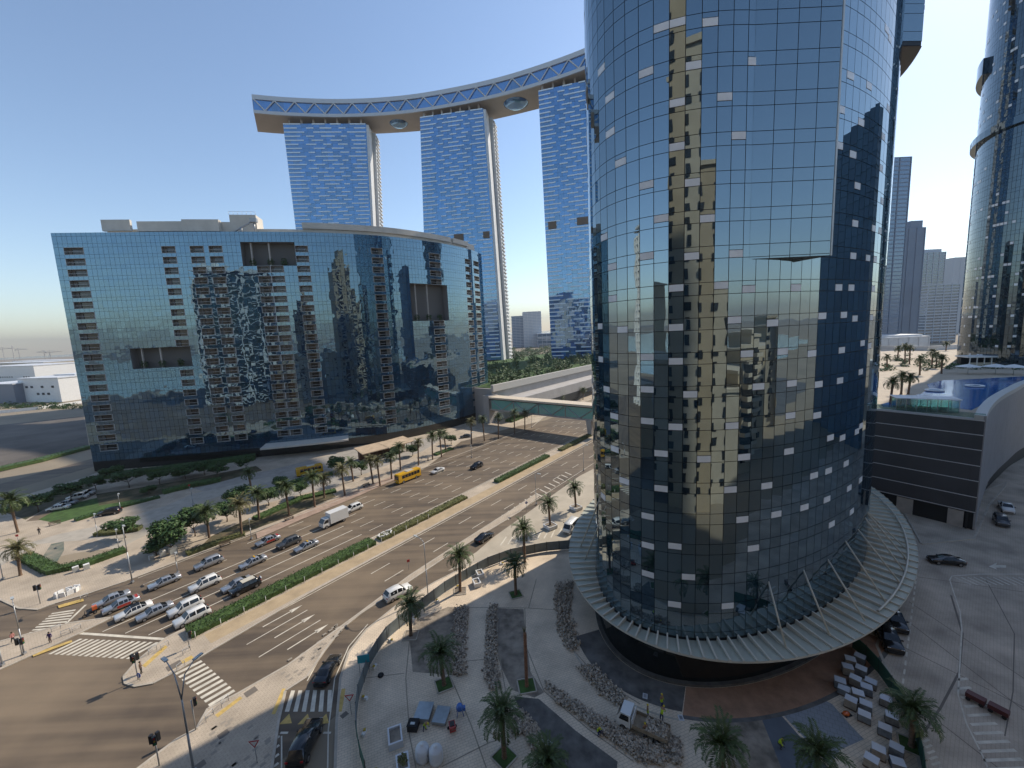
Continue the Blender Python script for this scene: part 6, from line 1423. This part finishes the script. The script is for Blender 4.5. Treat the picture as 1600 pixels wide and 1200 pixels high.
# kerbside bollard rails
for i, (px, py, a_) in enumerate(((88, 985, 0), (103, 992, 0), (120, 985, .3), (132, 936, .4), (239, 1019, .3), (258, 1012, .3), (292, 1020, .3), (352, 1100, .5), (328, 1122, .5), (283, 1044, .3))):
    o = thing('hoop_rail', ('hoop rail left of the refuge crossing', 'middle hoop rail on the refuge island', 'hoop rail at the refuge island edge by the stop line', 'hoop rail on the corner by the orange scooter', 'hoop rail at the median end of the long crossing', 'second hoop rail on the median by the hedge', 'hoop rail beside the median box cover', 'hoop rail at the near end of the short crossing', 'hoop rail at the lower kerb of the short crossing', 'hoop rail at the median end of the short crossing')[i], 'railing', (*G(px, py, .12), .12), ROADANG + a_, 'hoop rails at the crossings'); b = MB(); b.path([(-.5, 0, 0), (-.5, 0, .85), (.5, 0, .85), (.5, 0, 0)], [.035] * 4, 6); b.build('hoop', M_galv, o); b = MB(); b.tube((-.5, 0, .45), (.5, 0, .45), .025, n=6); b.build('cross_bar', M_galv, o)
# benches by the far kerb
for i, (px, py) in enumerate(((352, 852), (573, 760), (452, 812), (86, 820))):
    o = thing('bench', ('dark bench on the far pavement by the short lamp post', 'dark bench under the dry palms left of the yellow bus', 'dark bench behind the kerbside palms', 'bench in the shade near the parked cars')[i], 'bench', (*G(px, py, .12), .12), ROADANG, 'benches on the far pavement')
    for k in range(3): b = MB(); b.box((0, -.2 + k * .2, .45), (2.2, .16, .05)); b.build('slat', M_bark, o)
    for k in range(2): b = MB(); b.box((0, .36, .65 + k * .2), (2.2, .04, .14)); b.build('slat', M_bark, o)
    for sx in (-.9, .9): b = MB(); b.box((sx, 0, .21), (.1, .5, .42)); b.build('leg', M_trim, o)
# white cabinets and blocks on the far pavement
for i, (px, py, sx, sy, sz) in enumerate(((119, 893, .9, .6, 1.0), (136, 889, .9, .7, 1.0), (237, 874, .8, .6, .8), (255, 869, 1.0, .8, 1.1), (271, 865, 1.4, .9, 1.2))):
    o = thing('utility_cabinet', ('left white cabinet by the clipped hedge', 'right white cabinet by the clipped hedge', 'smallest white cabinet near the round tree', 'middle white cabinet near the round tree', 'largest grey cabinet near the round tree')[i], 'cabinet', (*G(px, py, .12), .12), ROADANG, 'utility cabinets on the far pavement'); b = MB(); b.box((0, 0, sz / 2 + .08), (sx, sy, sz)); b.build('housing', M_whitep if i < 4 else M_galv, o); b = MB(); b.box((0, 0, .04), (sx + .15, sy + .15, .08)); b.build('plinth', M_conc, o); b = MB(); b.box((0, -sy / 2 - .015, sz / 2 + .08), (sx * .86, .03, sz * .85)); b.build('door', M_steel, o)
# white plastic barrier piles
def barrier_pile(label, px, py, n, rz):
    o = thing('barrier_stack', label, 'barriers', (*G(px, py, .12), .12), rz, 'piles of white barriers'); rn = random.Random(px)
    for k in range(n):
        a = 2 * math.pi * k / n; b = MB(); x, y = math.cos(a) * 1.55, math.sin(a) * .85; b.box((x, y, .4), (1.05, .3, .8), a + 1.57, taper=.75); b.build('barrier', M_whitep, o)
    for k in range(4): b = MB(); b.box((rn.uniform(-.8, .8), rn.uniform(-.4, .4), .35), (1.0, .3, .7), rn.uniform(0, 3), taper=.75); b.build('barrier', M_whitep, o)
barrier_pile('ring of white plastic barriers on the corner pavement', 106, 927, 9, ROADANG); barrier_pile('pile of white barriers on the median sand', 602, 838, 8, ROADANG)
# ---- hoarding round the plaza
hp = [Vector(G(*p, .12)) for p in ((572, 1215), (562, 1180), (556, 1140), (560, 1095), (578, 1040), (600, 1003), (640, 968), (700, 922), (760, 887), (800, 872), (850, 862), (893, 858))]
hd = thing('site_hoarding', 'grey mesh site hoarding curving along the edge of the plaza', 'fence', (hp[0].x, hp[0].y, .12)); M_mesh = mat('grey_mesh', (.17, .2, .21), .7, noise=.15, nscale=1); M_meshg = mat('green_mesh', (.04, .12, .08), .7)
acc = [0.0]
for k in range(len(hp) - 1): acc.append(acc[-1] + (hp[k + 1] - hp[k]).length)
def hpos(d): k = max(i for i in range(len(hp) - 1) if acc[i] <= d + 1e-6); return hp[k].lerp(hp[k + 1], min(1, (d - acc[k]) / (acc[k + 1] - acc[k])))
NPAN = int(acc[-1] / 2.4)
for k in range(NPAN):
    p, q = hpos(acc[-1] * k / NPAN), hpos(acc[-1] * (k + 1) / NPAN); m_ = (p + q) / 2; d_ = q - p; b = MB(); b.box((m_.x - hp[0].x, m_.y - hp[0].y, 1.05), (d_.length - .1, .04, 1.85), math.atan2(d_.y, d_.x)); b.build('panel', M_meshg if k < 2 else M_mesh, hd)
    b = MB(); b.tube((p.x - hp[0].x, p.y - hp[0].y, 0), (p.x - hp[0].x, p.y - hp[0].y, 2.05), .05, n=6); b.build('post', M_trim, hd)
    if k % 2 == 0 and k < NPAN - 4:
        n = Vector((d_.y, -d_.x)).normalized(); c = p + n * .75; o = thing('ballast_block', f'white ballast block with yellow sandbag inside the hoarding, {RK[k // 2]} from the bottom edge', 'block', (c.x, c.y, .12), k * .7, 'ballast blocks along the hoarding'); b = MB(); b.box((0, 0, .15), (.75, .4, .3), taper=.8); b.build('block', M_whitep, o); b = MB(); b.box((.22, .05, .37), (.34, .3, .14), .4, taper=.7); b.build('sandbag', mat('yellow_bag', (.5, .36, .05), .8), o)
h2 = [Vector(G(*p, .12)) for p in ((1332, 1012), (1352, 1030), (1372, 1052), (1392, 1080), (1410, 1110), (1430, 1150), (1440, 1195), (1446, 1240))]
h2o = thing('site_hoarding', 'dark green hoarding between the paver pallets and the drive', 'fence', (h2[0].x, h2[0].y, .12))
for k in range(len(h2) - 1):
    L = (h2[k + 1] - h2[k]).length; n_ = max(1, round(L / 2.0))
    for j in range(n_):
        p, q = h2[k].lerp(h2[k + 1], j / n_), h2[k].lerp(h2[k + 1], (j + 1) / n_); m_ = (p + q) / 2; d_ = q - p; b = MB(); b.box((m_.x - h2[0].x, m_.y - h2[0].y, 1.0), (d_.length - .08, .04, 1.9), math.atan2(d_.y, d_.x)); b.build('panel', M_meshg, h2o); b = MB(); b.tube((p.x - h2[0].x, p.y - h2[0].y, 0), (p.x - h2[0].x, p.y - h2[0].y, 2.05), .04, n=6); b.build('post', M_trim, h2o)
o = thing('site_board', 'turquoise notice board on the hoarding', 'sign board', (*G(570, 1052, .12), .12), R(8)); b = MB(); b.box((0, 0, 2.1), (1.5, .06, 1.1)); b.build('board', mat('turquoise', (.03, .3, .38), .5), o)
for sx in (-.6, .6): b = MB(); b.tube((sx, .06, 0), (sx, .06, 2.6), .04, n=6); b.build('post', M_galv, o)
# ---- site things on the plaza
def P12(px, py): return (*G(px, py, .12), .12)
M_lid = mat('galvanised_lid', (.36, .42, .46), .4, .3, noise=.1, nscale=2)
for i, (px, py, rz, sx, sy, hh) in enumerate(((663, 1118, R(-6), 1.7, 2.1, .55), (690, 1122, R(-10), 1.5, 2.0, .35))):
    o = thing('site_container', ('larger pale metal site box on the plaza', 'flatter pale metal site box right of the larger one')[i], 'container', P12(px, py), rz, 'pale metal site boxes'); b = MB(); b.box((0, 0, hh / 2 + .1), (sx, sy, hh)); b.build('body', M_galv, o); b = MB(); b.box((0, 0, hh + .14), (sx + .1, sy + .1, .07)); b.build('lid', M_lid, o)
    for q in (-1, 1): b = MB(); b.box((0, q * sy * .35, .05), (sx, .16, .1)); b.build('skid', M_trim, o)
o = thing('black_cabinet', 'black lidded box at the corner of the site boxes', 'box', P12(646, 1138), R(-6)); b = MB(); b.box((0, 0, .35), (1.1, 1.0, .7)); b.build('body', M_trim, o); b = MB(); b.box((0, 0, .73), (1.18, 1.08, .06)); b.build('lid', M_black, o); b = MB(); b.box((.0, -.1, .765), (.5, .3, .01)); b.build('sticker', M_steel, o)
for i, (px, py) in enumerate(((661, 1186), (682, 1189))):
    o = thing('water_tank', ('left white water tank', 'right white water tank')[i], 'tank', P12(px, py), 0, 'white water tanks'); b = MB(); b.lathe([(.66, 0), (.7, .1), (.7, 1.3), (.6, 1.5), (.25, 1.62), (.22, 1.72), (.0001, 1.74)], n=20); b.build('body', mat('tank_white', (.68, .69, .7), .5), o); b = MB(); b.lathe([(.2, 1.72), (.22, 1.8), (.0001, 1.84)], n=12); b.build('lid', M_whitep, o)
    for q in range(3): b = MB(); b.lathe([(.71, .3 + q * .35), (.735, .34 + q * .35), (.71, .38 + q * .35)], n=20); b.build('rib', mat('tank_white', (.68, .69, .7), .5), o)
o = thing('red_generator', 'red generator on wheels right of the site boxes', 'generator', P12(707, 1141), .3); b = MB(); b.box((0, 0, .5), (.7, .9, .6)); b.build('housing', PT['red'], o); b = MB(); b.box((0, 0, .84), (.5, .6, .08)); b.build('engine_cover', M_trim, o); m1, m2 = wheel_meshes(.18, .1)
for sx in (-1, 1): obj('wheel', m1, None, o, loc=(sx * .36, .25, .18))
b = MB(); b.path([(-.3, -.45, .5), (-.3, -.8, .8), (.3, -.8, .8), (.3, -.45, .5)], [.03] * 4, 6); b.build('handle', M_trim, o)
o = thing('blue_mixer', 'blue site mixer with legs near the site boxes', 'mixer', P12(719, 1116), .2); b = MB(); b.lathe([(.2, .55), (.42, .7), (.42, 1.05), (.25, 1.3)], n=12); b.build('drum', PT['blue'], o); b = MB()
for sx, sy in ((-.4, -.4), (.4, -.4), (.4, .4), (-.4, .4)): b.tube((sx, sy, 0), (sx * .6, sy * .6, .75), .04, n=5)
b.build('legs_frame', PT['blue'], o); b = MB(); b.box((.5, 0, .7), (.3, .4, .4)); b.build('motor_box', PT['blue'], o)
o = thing('spare_wheel', 'black spare wheel lying by the hoarding', 'wheel', P12(595, 1056), 0); b = MB(); b.lathe([(.18, 0), (.36, 0), (.4, .1), (.36, .22), (.18, .22)], n=14); b.build('tread', M_black, o); b = MB(); b.lathe([(.01, .05), (.19, .05), (.19, .1)], n=12); b.build('hub', M_trim, o)
for i, (px, py, w_) in enumerate(((618, 1157, 1.5), (750, 900, 1.2), (745, 914, 1.2), (630, 1200, 1.3))):
    o = thing('stone_planter', ('white stone planter left of the water tanks', 'upper white planter in the sunlit corner', 'lower white planter in the sunlit corner', 'planter with a small shrub at the bottom edge')[i], 'planter', P12(px, py), .35, 'white stone planters')
    for sx, sy, lx, ly in ((0, w_ * .65, w_, .18), (0, -w_ * .65, w_, .18), (w_ / 2 - .09, 0, .18, w_ * 1.3 - .18), (-w_ / 2 + .09, 0, .18, w_ * 1.3 - .18)): b = MB(); b.box((sx, sy, .4), (lx, ly, .8)); b.build('side', M_lit, o)
    b = MB(); b.box((0, 0, .3), (w_ - .36, w_ * 1.3 - .36, .6)); b.build('soil', M_bed, o)
    if i == 3: b = MB(); leafblob(b, (0, 0, 1.0), (.5, .6, .4), 120, random.Random(1), .12); b.build('shrub', M_leaf3, o)
for i, (px, py) in enumerate(((826, 1136), (835, 1146), (846, 1162), (857, 1163), (1008, 1088), (1064, 1122))):
    o = thing('access_cover', ('pale inspection cover on the membrane, uppermost', 'pale inspection cover on the membrane, second', 'pale inspection cover on the membrane, third', 'pale inspection cover beside a bucket on the membrane', 'pale cover on the dark ring left of the red earth', 'pale square cover below the red earth')[i], 'cover', P12(px, py), .3 * i, 'pale inspection covers'); b = MB(); b.box((0, 0, .03), (.7, .55, .08)); b.build('frame', M_lit, o); b = MB(); b.box((0, 0, .075), (.45, .32, .02)); b.build('plate', M_galv, o)
# paver pallets
PL = [(1328, 1036), (1343, 1032), (1324, 1049), (1345, 1050), (1360, 1069), (1353, 1080), (1340, 1090), (1318, 1080), (1329, 1101), (1350, 1122), (1393, 1125), (1382, 1144), (1372, 1178), (1400, 1176), (1361, 1194), (1402, 1196), (1384, 1098), (1352, 1107), (1336, 1066), (1312, 1070)]
pal = MB()
for sy in (-.4, 0, .4): pal.box((0, sy, .06), (1.1, .12, .1))
pal.box((0, 0, .13), (1.15, 1.0, .04)); palm_ = pal.mesh('pallet')
stk = MB(); rn = random.Random(1)
for a_ in range(3):
    for c_ in range(2):
        for z_ in range(4): stk.box((-.36 + a_ * .36, -.23 + c_ * .46, .26 + z_ * .2), (.345, .445, .19), rn.uniform(-.03, .03))
stm = [stk.mesh('paver_stack'), None]; stm[1] = stm[0].copy(); stm[0].materials.append(mat('stack_beige', (.33, .29, .24), .85, noise=.2, nscale=3)); stm[1].materials.append(mat('stack_grey', (.2, .215, .23), .85, noise=.2, nscale=3)); palm_.materials.append(M_bark)
order = sorted(range(len(PL)), key=lambda i: PL[i][1])
for n_, i in enumerate(order):
    px, py = PL[i]; rn = random.Random(i); o = thing('paver_pallet', f'pallet of stacked pavers beside the dark hoarding, {RK[n_]} counted from the canopy down', 'pallet', P12(px, py + 4), R(-40) + rn.uniform(-.25, .25), 'paver pallets by the hoarding'); obj('pallet', palm_, None, o); s_ = obj('paver_stack', stm[i % 2], None, o); s_.scale = (1, 1, rn.uniform(.75, 1.1))
    b = MB(); b.box((0, 0, 0), (1.08, .93, .03)); c = b.build('wrap_sheet', mat('pale_wrap', (.55, .57, .6), .4) if i % 3 else M_lit, o); c.location = (0, 0, .98 * s_.scale[2] + .03)
o = thing('orange_bag', 'orange bag lying beside the paver pallets', 'bag', P12(1322, 1117), .2); b = MB(); b.blob((0, 0, .2), (.45, .3, .22), 8, 5, .1); b.build('bag', PT['orange'], o); b = MB(); b.box((.1, 0, .03), (.9, .6, .06)); b.build('base', M_black, o)
# pool things
for i, (px, py) in enumerate(((1460, 611), (1523, 604))):
    o = thing('floating_lounge', ('white floating lounge with seat near the deck', 'white ring float out in the pool')[i], 'float', (*G(px, py, DZ), DZ + .03), .3, 'floats in the pool'); b = MB(); b.lathe([(1.2, 0), (1.9, .05), (2.0, .25), (1.8, .4), (1.3, .3), (1.2, .15)], n=18); b.build('float_ring', M_whitep, o); b = MB(); b.lathe([(1.15, .1), (1.0, .35), (.2, .4)], n=14); b.build('cushion', M_slate if i else M_pale, o)
for i, (px, py) in enumerate(((1512, 578), (1555, 578), (1583, 579))):
    o = thing('parasol', ('left white parasol behind the pool', 'middle white parasol behind the pool', 'right white parasol behind the pool')[i], 'parasol', (*G(px, py + 6, DZ), DZ), 0, 'parasols behind the pool'); b = MB(); b.tube((0, 0, 0), (0, 0, 3.2), .08, n=6); b.build('pole', M_steel, o); b = MB(); b.lathe([(3.2, 2.4), (3.1, 2.5), (1.6, 2.9), (.1, 3.3)], n=8, smooth=False); b.build('canopy', M_whitep, o)
p, q = Vector(G(1510, 572, DZ)), Vector(G(1578, 571, DZ)); e_ = q - p; o = thing('pool_bar', 'long low pool bar with white flat roof under the second oval tower', 'kiosk', (*p, DZ), math.atan2(e_.y, e_.x)); b = MB(); b.box((e_.length / 2, 3, 3.4), (e_.length, 7, .5)); b.build('roof', M_whitep, o); b = MB(); b.box((e_.length / 2, 5, 1.6), (e_.length - 1, 2, 3.2)); b.build('back_wall', M_dark, o); b = MB(); b.box((e_.length / 2, .5, .6), (e_.length - 2, .7, 1.2)); b.build('counter', M_beige2, o)
for k in range(6): b = MB(); b.box((1 + k * (e_.length - 2) / 5, .2, 1.6), (.25, .25, 3.2)); b.build('column', M_whitep, o)
b = MB(); b.wall([G(1374, 547, DZ), G(1450, 548, DZ), G(1500, 545, DZ)], DZ, DZ + 2.5, .5); tag(b.build('deck_wall', M_lit), 'low white wall at the back of the pool deck', 'wall')

# ================================================================ PEOPLE
M_skin = mat('skin', (.35, .2, .13), .6)
def person(label, px, py, top, legs, head, pose, z=.12, hat=None, group='people', xyz=None):
    x, y, z = xyz or (*G(px, py, z), z)
    J = {'stand': dict(hip=(0, 0, .93), kl=(.1, -.03, .5), fl=(.11, .0, .06), kr=(-.1, -.05, .5), fr=(-.11, .05, .06), ch=(0, 0, 1.32), nk=(0, 0, 1.5), hd=(0, -.02, 1.64), el=(.26, .02, 1.14), hl=(.28, -.1, .88), er=(-.26, .02, 1.14), hr=(-.28, -.1, .88)),
         'walk': dict(hip=(0, 0, .92), kl=(.1, -.22, .52), fl=(.1, -.3, .06), kr=(-.1, .08, .5), fr=(-.1, .38, .1), ch=(0, -.03, 1.32), nk=(0, -.04, 1.5), hd=(0, -.07, 1.64), el=(.24, .14, 1.14), hl=(.24, .02, .92), er=(-.24, -.12, 1.14), hr=(-.24, -.3, 1.0)),
         'bend': dict(hip=(0, .1, .85), kl=(.13, -.02, .48), fl=(.15, .1, .06), kr=(-.13, .0, .48), fr=(-.15, .14, .06), ch=(0, -.3, 1.08), nk=(0, -.45, 1.15), hd=(0, -.58, 1.2), el=(.24, -.42, .85), hl=(.16, -.55, .6), er=(-.24, -.42, .85), hr=(-.16, -.55, .6)),
         'crouch': dict(hip=(0, .1, .4), kl=(.16, -.28, .5), fl=(.16, -.12, .06), kr=(-.16, -.28, .5), fr=(-.16, -.1, .06), ch=(0, -.1, .75), nk=(0, -.2, .9), hd=(0, -.28, 1.03), el=(.26, -.32, .62), hl=(.16, -.52, .42), er=(-.26, -.32, .62), hr=(-.16, -.52, .42))}[pose]
    names = ['hip', 'ch', 'nk', 'hd', 'kl', 'fl', 'tl', 'kr', 'fr', 'tr', 'sl', 'el', 'hl', 'sr', 'er', 'hr']
    c = J['ch']; J['sl'] = (.18, c[1], c[2] + .1); J['sr'] = (-.18, c[1], c[2] + .1); J['tl'] = (J['fl'][0], J['fl'][1] - .16, .04); J['tr'] = (J['fr'][0], J['fr'][1] - .16, .04)
    rad = dict(hip=.16, ch=.17, nk=.07, hd=.105, kl=.075, fl=.05, tl=.04, kr=.075, fr=.05, tr=.04, sl=.08, el=.055, hl=.04, sr=.08, er=.055, hr=.04)
    E_ = [('hip', 'ch'), ('ch', 'nk'), ('nk', 'hd'), ('hip', 'kl'), ('kl', 'fl'), ('fl', 'tl'), ('hip', 'kr'), ('kr', 'fr'), ('fr', 'tr'), ('ch', 'sl'), ('sl', 'el'), ('el', 'hl'), ('ch', 'sr'), ('sr', 'er'), ('er', 'hr')]
    me = bpy.data.meshes.new('body'); me.from_pydata([J[n] for n in names], [(names.index(a), names.index(c_)) for a, c_ in E_], []); o = thing('person', label, 'person', (x, y, z), head, group)
    bo = obj('body', me, None, o); md = bo.modifiers.new('skin', 'SKIN'); sv = me.skin_vertices[0].data
    for n, s_ in zip(names, sv): s_.radius = (rad[n], rad[n] * (.72 if n in ('hip', 'ch') else 1))
    sv[0].use_root = True; bo.modifiers.new('sub', 'SUBSURF').levels = 1; bo.modifiers['sub'].render_levels = 1
    # clothing colours by height on the one body surface
    nm = 'clothes_%s_%s' % (top, legs)
    if nm not in MATS:
        m = bpy.data.materials.new(nm); m.use_nodes = True; n = m.node_tree; bs = n.nodes['Principled BSDF']; bs.inputs['Roughness'].default_value = .85
        tc = n.nodes.new('ShaderNodeTexCoord'); sx = n.nodes.new('ShaderNodeSeparateXYZ'); n.links.new(tc.outputs['Object'], sx.inputs[0]); mr = n.nodes.new('ShaderNodeMapRange'); mr.inputs['From Max'].default_value = 1.8 if pose in ('stand', 'walk') else (1.35 if pose == 'bend' else 1.15); n.links.new(sx.outputs[2], mr.inputs[0]); rp = n.nodes.new('ShaderNodeValToRGB'); rp.color_ramp.interpolation = 'CONSTANT'; e = rp.color_ramp.elements
        e[0].color = (.03, .025, .02, 1); e[0].position = 0; e[1].color = (*legs, 1); e[1].position = .05; k = e.new(.5 if pose in ('stand', 'walk') else .55); k.color = (*top, 1); k = e.new(.83); k.color = (.3, .17, .1, 1); n.links.new(mr.outputs[0], rp.inputs[0]); n.links.new(rp.outputs[0], bs.inputs[0]); MATS[nm] = m
    me.materials.append(MATS[nm])
    h = Vector(J['hd']); b = MB(); b.blob((h.x, h.y + .015, h.z + .06), (.115, .125, .1), 10, 6, .02); b.build('helmet' if hat else 'hair', hat or mat('dark_hair', (.015, .012, .01), .8), o)
    return o
HV = (.42, .55, .02); NV = (.03, .04, .1); HY = mat('yellow_helmet', (.6, .45, .02), .4); WG = 'site workers in high-visibility vests'
person('worker in a yellow vest at the site boxes', 664, 1142, HV, NV, 1.0, 'bend', hat=HY, group=WG)
person('worker in a yellow vest standing on the red earth', 1034, 1105, HV, NV, .6, 'stand', hat=HY, group=WG)
person('worker in a yellow vest standing behind the tipper tray', 1034, 1124, HV, NV, 2.4, 'bend', hat=HY, group=WG)
person('worker in a yellow vest leaning over the near side of the tipper tray', 1008, 1152, HV, NV, 3.3, 'stand', hat=HY, group=WG)
person('worker in a yellow vest at the headboard of the tipper truck', 1012, 1122, HV, NV, 1.2, 'stand', hat=HY, group=WG)
person('worker in a yellow vest crouching on the dark tiles', 1217, 1168, HV, (.05, .05, .05), 1.0, 'crouch', hat=HY, group=WG)
person('worker in a yellow vest crouching in the rubble left of the tipper truck', 935, 1148, HV, NV, .4, 'crouch', hat=HY, group=WG)
PG = 'pedestrians at the junction'
person('pedestrian in a pink top walking on the refuge island', 21, 1004, (.45, .2, .18), (.03, .03, .035), 1.2, 'walk', group=PG)
person('pedestrian in dark purple standing on the refuge island', 79, 1004, (.06, .04, .14), (.12, .08, .07), .3, 'stand', group=PG)
person('person in brown standing behind the median signal', 221, 1052, (.16, .1, .07), (.05, .045, .04), 2.0, 'stand', group=PG)
person('person in dark clothes walking under the kerbside trees', 669, 722, (.03, .03, .04), (.03, .03, .03), 1.0, 'walk', group=PG)
person('person in dark clothes near the left garden bench', 62, 835, (.02, .02, .025), (.03, .03, .03), 1.0, 'stand', group=PG)

# terrace kiosks at the foot of the crescent block
for i, (x0, x1, py, lab) in enumerate(((568, 606, 716, 'left beige roofed terrace kiosk at the foot of the crescent block'), (608, 640, 706, 'right beige roofed terrace kiosk at the foot of the crescent block'))):
    p, q = Vector(G(x0, py + 6, .12)), Vector(G(x1, py - 4, .12)); e_ = q - p; L = e_.length; o = thing('terrace_kiosk', lab, 'kiosk', (*p, .12), math.atan2(e_.y, e_.x), 'terrace kiosks')
    b = MB(); b.v = [(-1, -2, 3.2), (L + 1, -2, 3.2), (L + 1, 5, 4.2), (-1, 5, 4.2), (-1, -2, 3.5), (L + 1, -2, 3.5), (L + 1, 5, 4.5), (-1, 5, 4.5)]; b.f = [(3, 2, 1, 0), (4, 5, 6, 7), (0, 1, 5, 4), (1, 2, 6, 5), (2, 3, 7, 6), (3, 0, 4, 7)]; b.sm = [False] * 6; b.build('roof', mat('tan_roof', (.46, .35, .24), .8, noise=.15, nscale=.6), o)
    b = MB(); b.box((L / 2, 3.5, 1.6), (L, 1.5, 3.2)); b.build('back_wall', mat('brown_wall', (.16, .08, .05), .8), o)
    for k in range(5): b = MB(); b.box((L * k / 4, -1.4, 1.6), (.2, .2, 3.2)); b.build('post', M_bark, o)

# ================================================================ AIR
hz = MB(); hz.box((0, 0, 149), (18400, 18400, 302)); m = bpy.data.materials.new('haze'); m.use_nodes = True; n = m.node_tree
n.nodes.remove(n.nodes['Principled BSDF']); pv_ = n.nodes.new('ShaderNodeVolumePrincipled'); pv_.inputs['Color'].default_value = (.56, .56, .58, 1); pv_.inputs['Density'].default_value = 1.5e-4; pv_.inputs['Anisotropy'].default_value = .2
n.links.new(pv_.outputs[0], n.nodes['Material Output'].inputs['Volume'])
hz.build('haze', m, kind='stuff')
